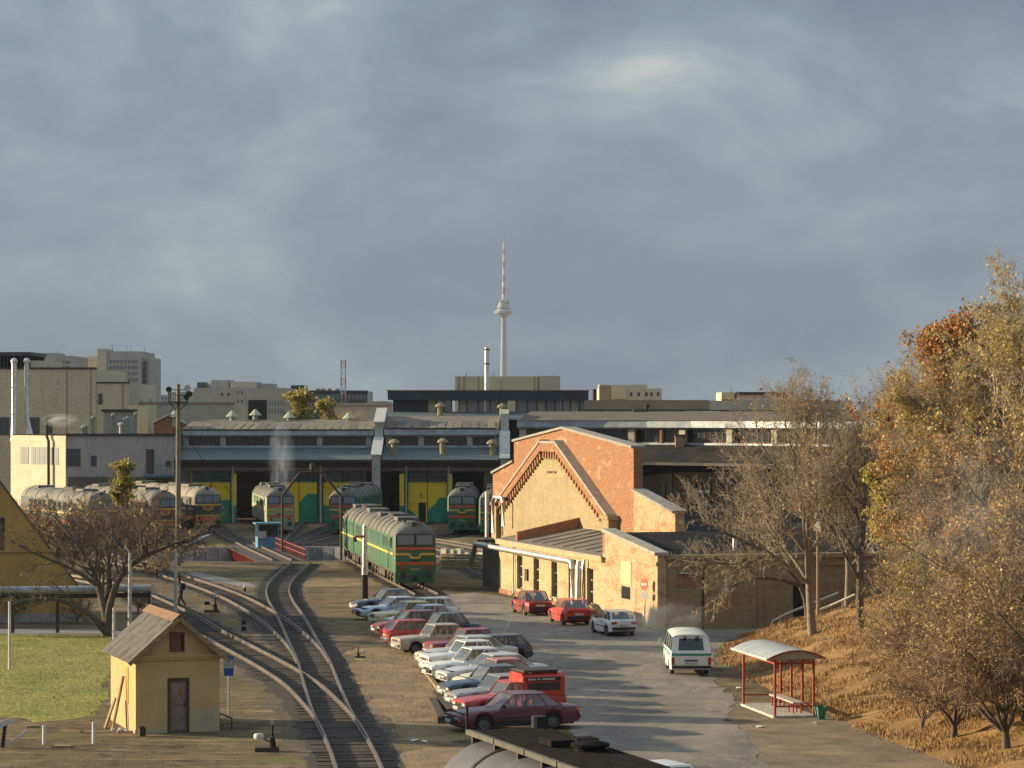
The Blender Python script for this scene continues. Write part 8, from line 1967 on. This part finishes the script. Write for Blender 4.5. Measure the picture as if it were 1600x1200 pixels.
# ------------------------------------------------------------------ person walking behind the lamp
def person(label, pos, rz):
    t = thing('person', label, 'person', pos, rz)
    J = [((0, 0, 0.95), .135), ((0, 0.0, 1.12), .14), ((0.02, 0, 1.33), .165), ((0.05, 0, 1.46), .10), ((0.08, 0, 1.53), .06),           # pelvis..neck (leaning forward, +x)
         ((0.10, 0, 1.60), .075), ((0.12, 0, 1.69), .095), ((0.12, 0, 1.76), .07),                                                        # head
         ((0.03, 0.17, 1.42), .075), ((0.0, 0.24, 1.16), .058), ((0.16, 0.24, 0.98), .045), ((0.21, 0.235, 0.92), .04),                   # left arm
         ((0.03, -0.17, 1.42), .075), ((-0.10, -0.23, 1.17), .058), ((-0.10, -0.23, 0.93), .045), ((-0.09, -0.23, 0.86), .04),            # right arm
         ((0.0, 0.10, 0.88), .105), ((0.17, 0.10, 0.50), .075), ((0.14, 0.10, 0.10), .05), ((0.28, 0.11, 0.05), .045),                    # left leg
         ((0.0, -0.10, 0.88), .105), ((-0.06, -0.10, 0.48), .075), ((-0.32, -0.10, 0.16), .05), ((-0.22, -0.11, 0.05), .045)]
    E = [(0, 1), (1, 2), (2, 3), (3, 4), (4, 5), (5, 6), (6, 7), (2, 8), (8, 9), (9, 10), (10, 11), (2, 12), (12, 13), (13, 14), (14, 15), (0, 16), (16, 17), (17, 18), (18, 19), (0, 20), (20, 21), (21, 22), (22, 23)]
    me = bpy.data.meshes.new('body'); me.from_pydata([j[0] for j in J], E, []); o = link('body', me, t)
    mod = o.modifiers.new('skin', 'SKIN'); sv = me.skin_vertices[0].data
    for i, j in enumerate(J): sv[i].radius = (j[1], j[1])
    sv[0].use_root = True
    o.modifiers.new('sub', 'SUBSURF').levels = 1; o.modifiers[-1].render_levels = 2
    M_cl = pm('dark_clothes', (0.022, 0.022, 0.028), (0.04, 0.038, 0.04), 5, 0.95); me.materials.append(M_cl)
    M_skin = pm('skin', (0.40, 0.24, 0.17), (0.34, 0.2, 0.14), 8, 0.7)
    m = MB(); m.lathe([(0, -0.11), (0.05, -0.10), (0.085, -0.03), (0.09, 0.04), (0.06, 0.10), (0, 0.12)], (0.165, 0, 1.665), 14); f = m.build('face', M_skin, t, smooth=True); f.scale = (1, 0.95, 1)
    m = MB(); m.lathe([(0.10, 0), (0.112, 0.06), (0.08, 0.13), (0, 0.155)], (0.12, 0, 1.69), 14); m.build('hair', M_void, t, smooth=True)
    for s in (-1, 1):
        m = MB(); m.lathe([(0, -0.012), (0.012, 0), (0, 0.012)], (0.245, s * 0.033, 1.685), 8); m.build('eye', M_void, f)
    m = MB(); m.box((-0.16, 0, 1.28), (0.18, 0.30, 0.42)); m.build('backpack', M_black, t, bevel=0.05)
    for (hx, hy, hz, s) in ((0.23, 0.235, 0.90, 1), (-0.085, -0.23, 0.84, -1)):
        m = MB(); m.box((hx, hy, hz - 0.02), (0.05, 0.03, 0.09))
        for k in range(4): m.tube((hx - 0.03 + k * 0.018, hy, hz - 0.06), (hx - 0.02 + k * 0.018, hy + 0.01, hz - 0.13 + 0.01 * abs(k - 1.5)), 0.0085, 0.007, 6)
        m.tube((hx + 0.025, hy, hz - 0.01), (hx + 0.055, hy, hz - 0.07), 0.0095, 0.008, 6); m.build('hand', M_skin, t)
    return t
pp = gp(283, 949); person('person in dark clothes with a backpack walking past the lamp post', (pp.x, pp.y, 0), R(200))

# ------------------------------------------------------------------ smoke and haze
def smoke(label, c, rad, dens, col):
    "one soft puff: unit ball stretched to size, density fading to nothing at its skin"
    rows = [[(math.sin(math.pi * i / 8) * math.cos(k * math.pi / 8), math.sin(math.pi * i / 8) * math.sin(k * math.pi / 8), math.cos(math.pi * i / 8)) for k in range(16)] for i in range(9)]
    t = MB(); t.loft(rows, closed=True)
    m = bpy.data.materials.new('smoke_volume'); m.use_nodes = True; nt = m.node_tree; nt.nodes.clear(); q = NT(nt)
    o = q.n('ShaderNodeOutputMaterial'); v = q.n('ShaderNodeVolumePrincipled'); q.l(v.outputs[0], o.inputs['Volume']); v.inputs['Color'].default_value = (*col, 1)
    ln = q.n('ShaderNodeVectorMath', operation='LENGTH'); q.l(q.n('ShaderNodeTexCoord').outputs['Object'], ln.inputs[0])
    g = q.rmp(ln.outputs['Value'], 0.95, 0.15); nz = q.rmp(q.noise(q.co(False, (1, 1, 1), (c.x, c.y, c.z)), 2.2, 4, 0.65), 0.42, 0.68)
    mm = q.n('ShaderNodeMath', operation='MULTIPLY'); q.l(g, mm.inputs[0]); q.l(nz, mm.inputs[1])
    m2 = q.n('ShaderNodeMath', operation='MULTIPLY'); q.l(mm.outputs[0], m2.inputs[0]); m2.inputs[1].default_value = dens; q.l(m2.outputs[0], v.inputs['Density'])
    ob = t.build('smoke', m); ob.location = c; ob.scale = rad; return stuff(ob, label)
smoke('white smoke drifting right from the workshop chimney', at(94, 657, 305), (2.4, 1.0, 0.9), 3.0, (0.85, 0.85, 0.83))
smoke('bluish exhaust rising before the open smoky doorway', at(440, 722, 291), (1.7, 1.4, 5.0), 0.8, (0.62, 0.70, 0.82))
smoke('thin bluish exhaust behind the white hatchback by the workshop corner', at(1040, 968, 141), (2.6, 1.5, 1.3), 0.5, (0.70, 0.74, 0.80))
smoke('thin blue smoke drifting through the thicket at the right edge', at(1530, 830, 100), (3.4, 3.0, 4.5), 0.10, (0.66, 0.72, 0.84))
hz_ = MB(); hz_.add([(x, y, z) for z in (-3.0, 375.0) for y in (-60, 5600) for x in (-1500, 1500)], [(0, 2, 3, 1), (4, 5, 7, 6), (0, 1, 5, 4), (2, 6, 7, 3), (0, 4, 6, 2), (1, 3, 7, 5)])
mh = bpy.data.materials.new('haze_air'); mh.use_nodes = True; nt = mh.node_tree; nt.nodes.clear()
o = nt.nodes.new('ShaderNodeOutputMaterial'); v = nt.nodes.new('ShaderNodeVolumePrincipled'); nt.links.new(v.outputs[0], o.inputs['Volume'])
v.inputs['Color'].default_value = (0.72, 0.84, 1.0, 1); v.inputs['Density'].default_value = 0.00004; v.inputs['Anisotropy'].default_value = 0.0
stuff(hz_.build('haze', mh), 'thin blue haze over the city')
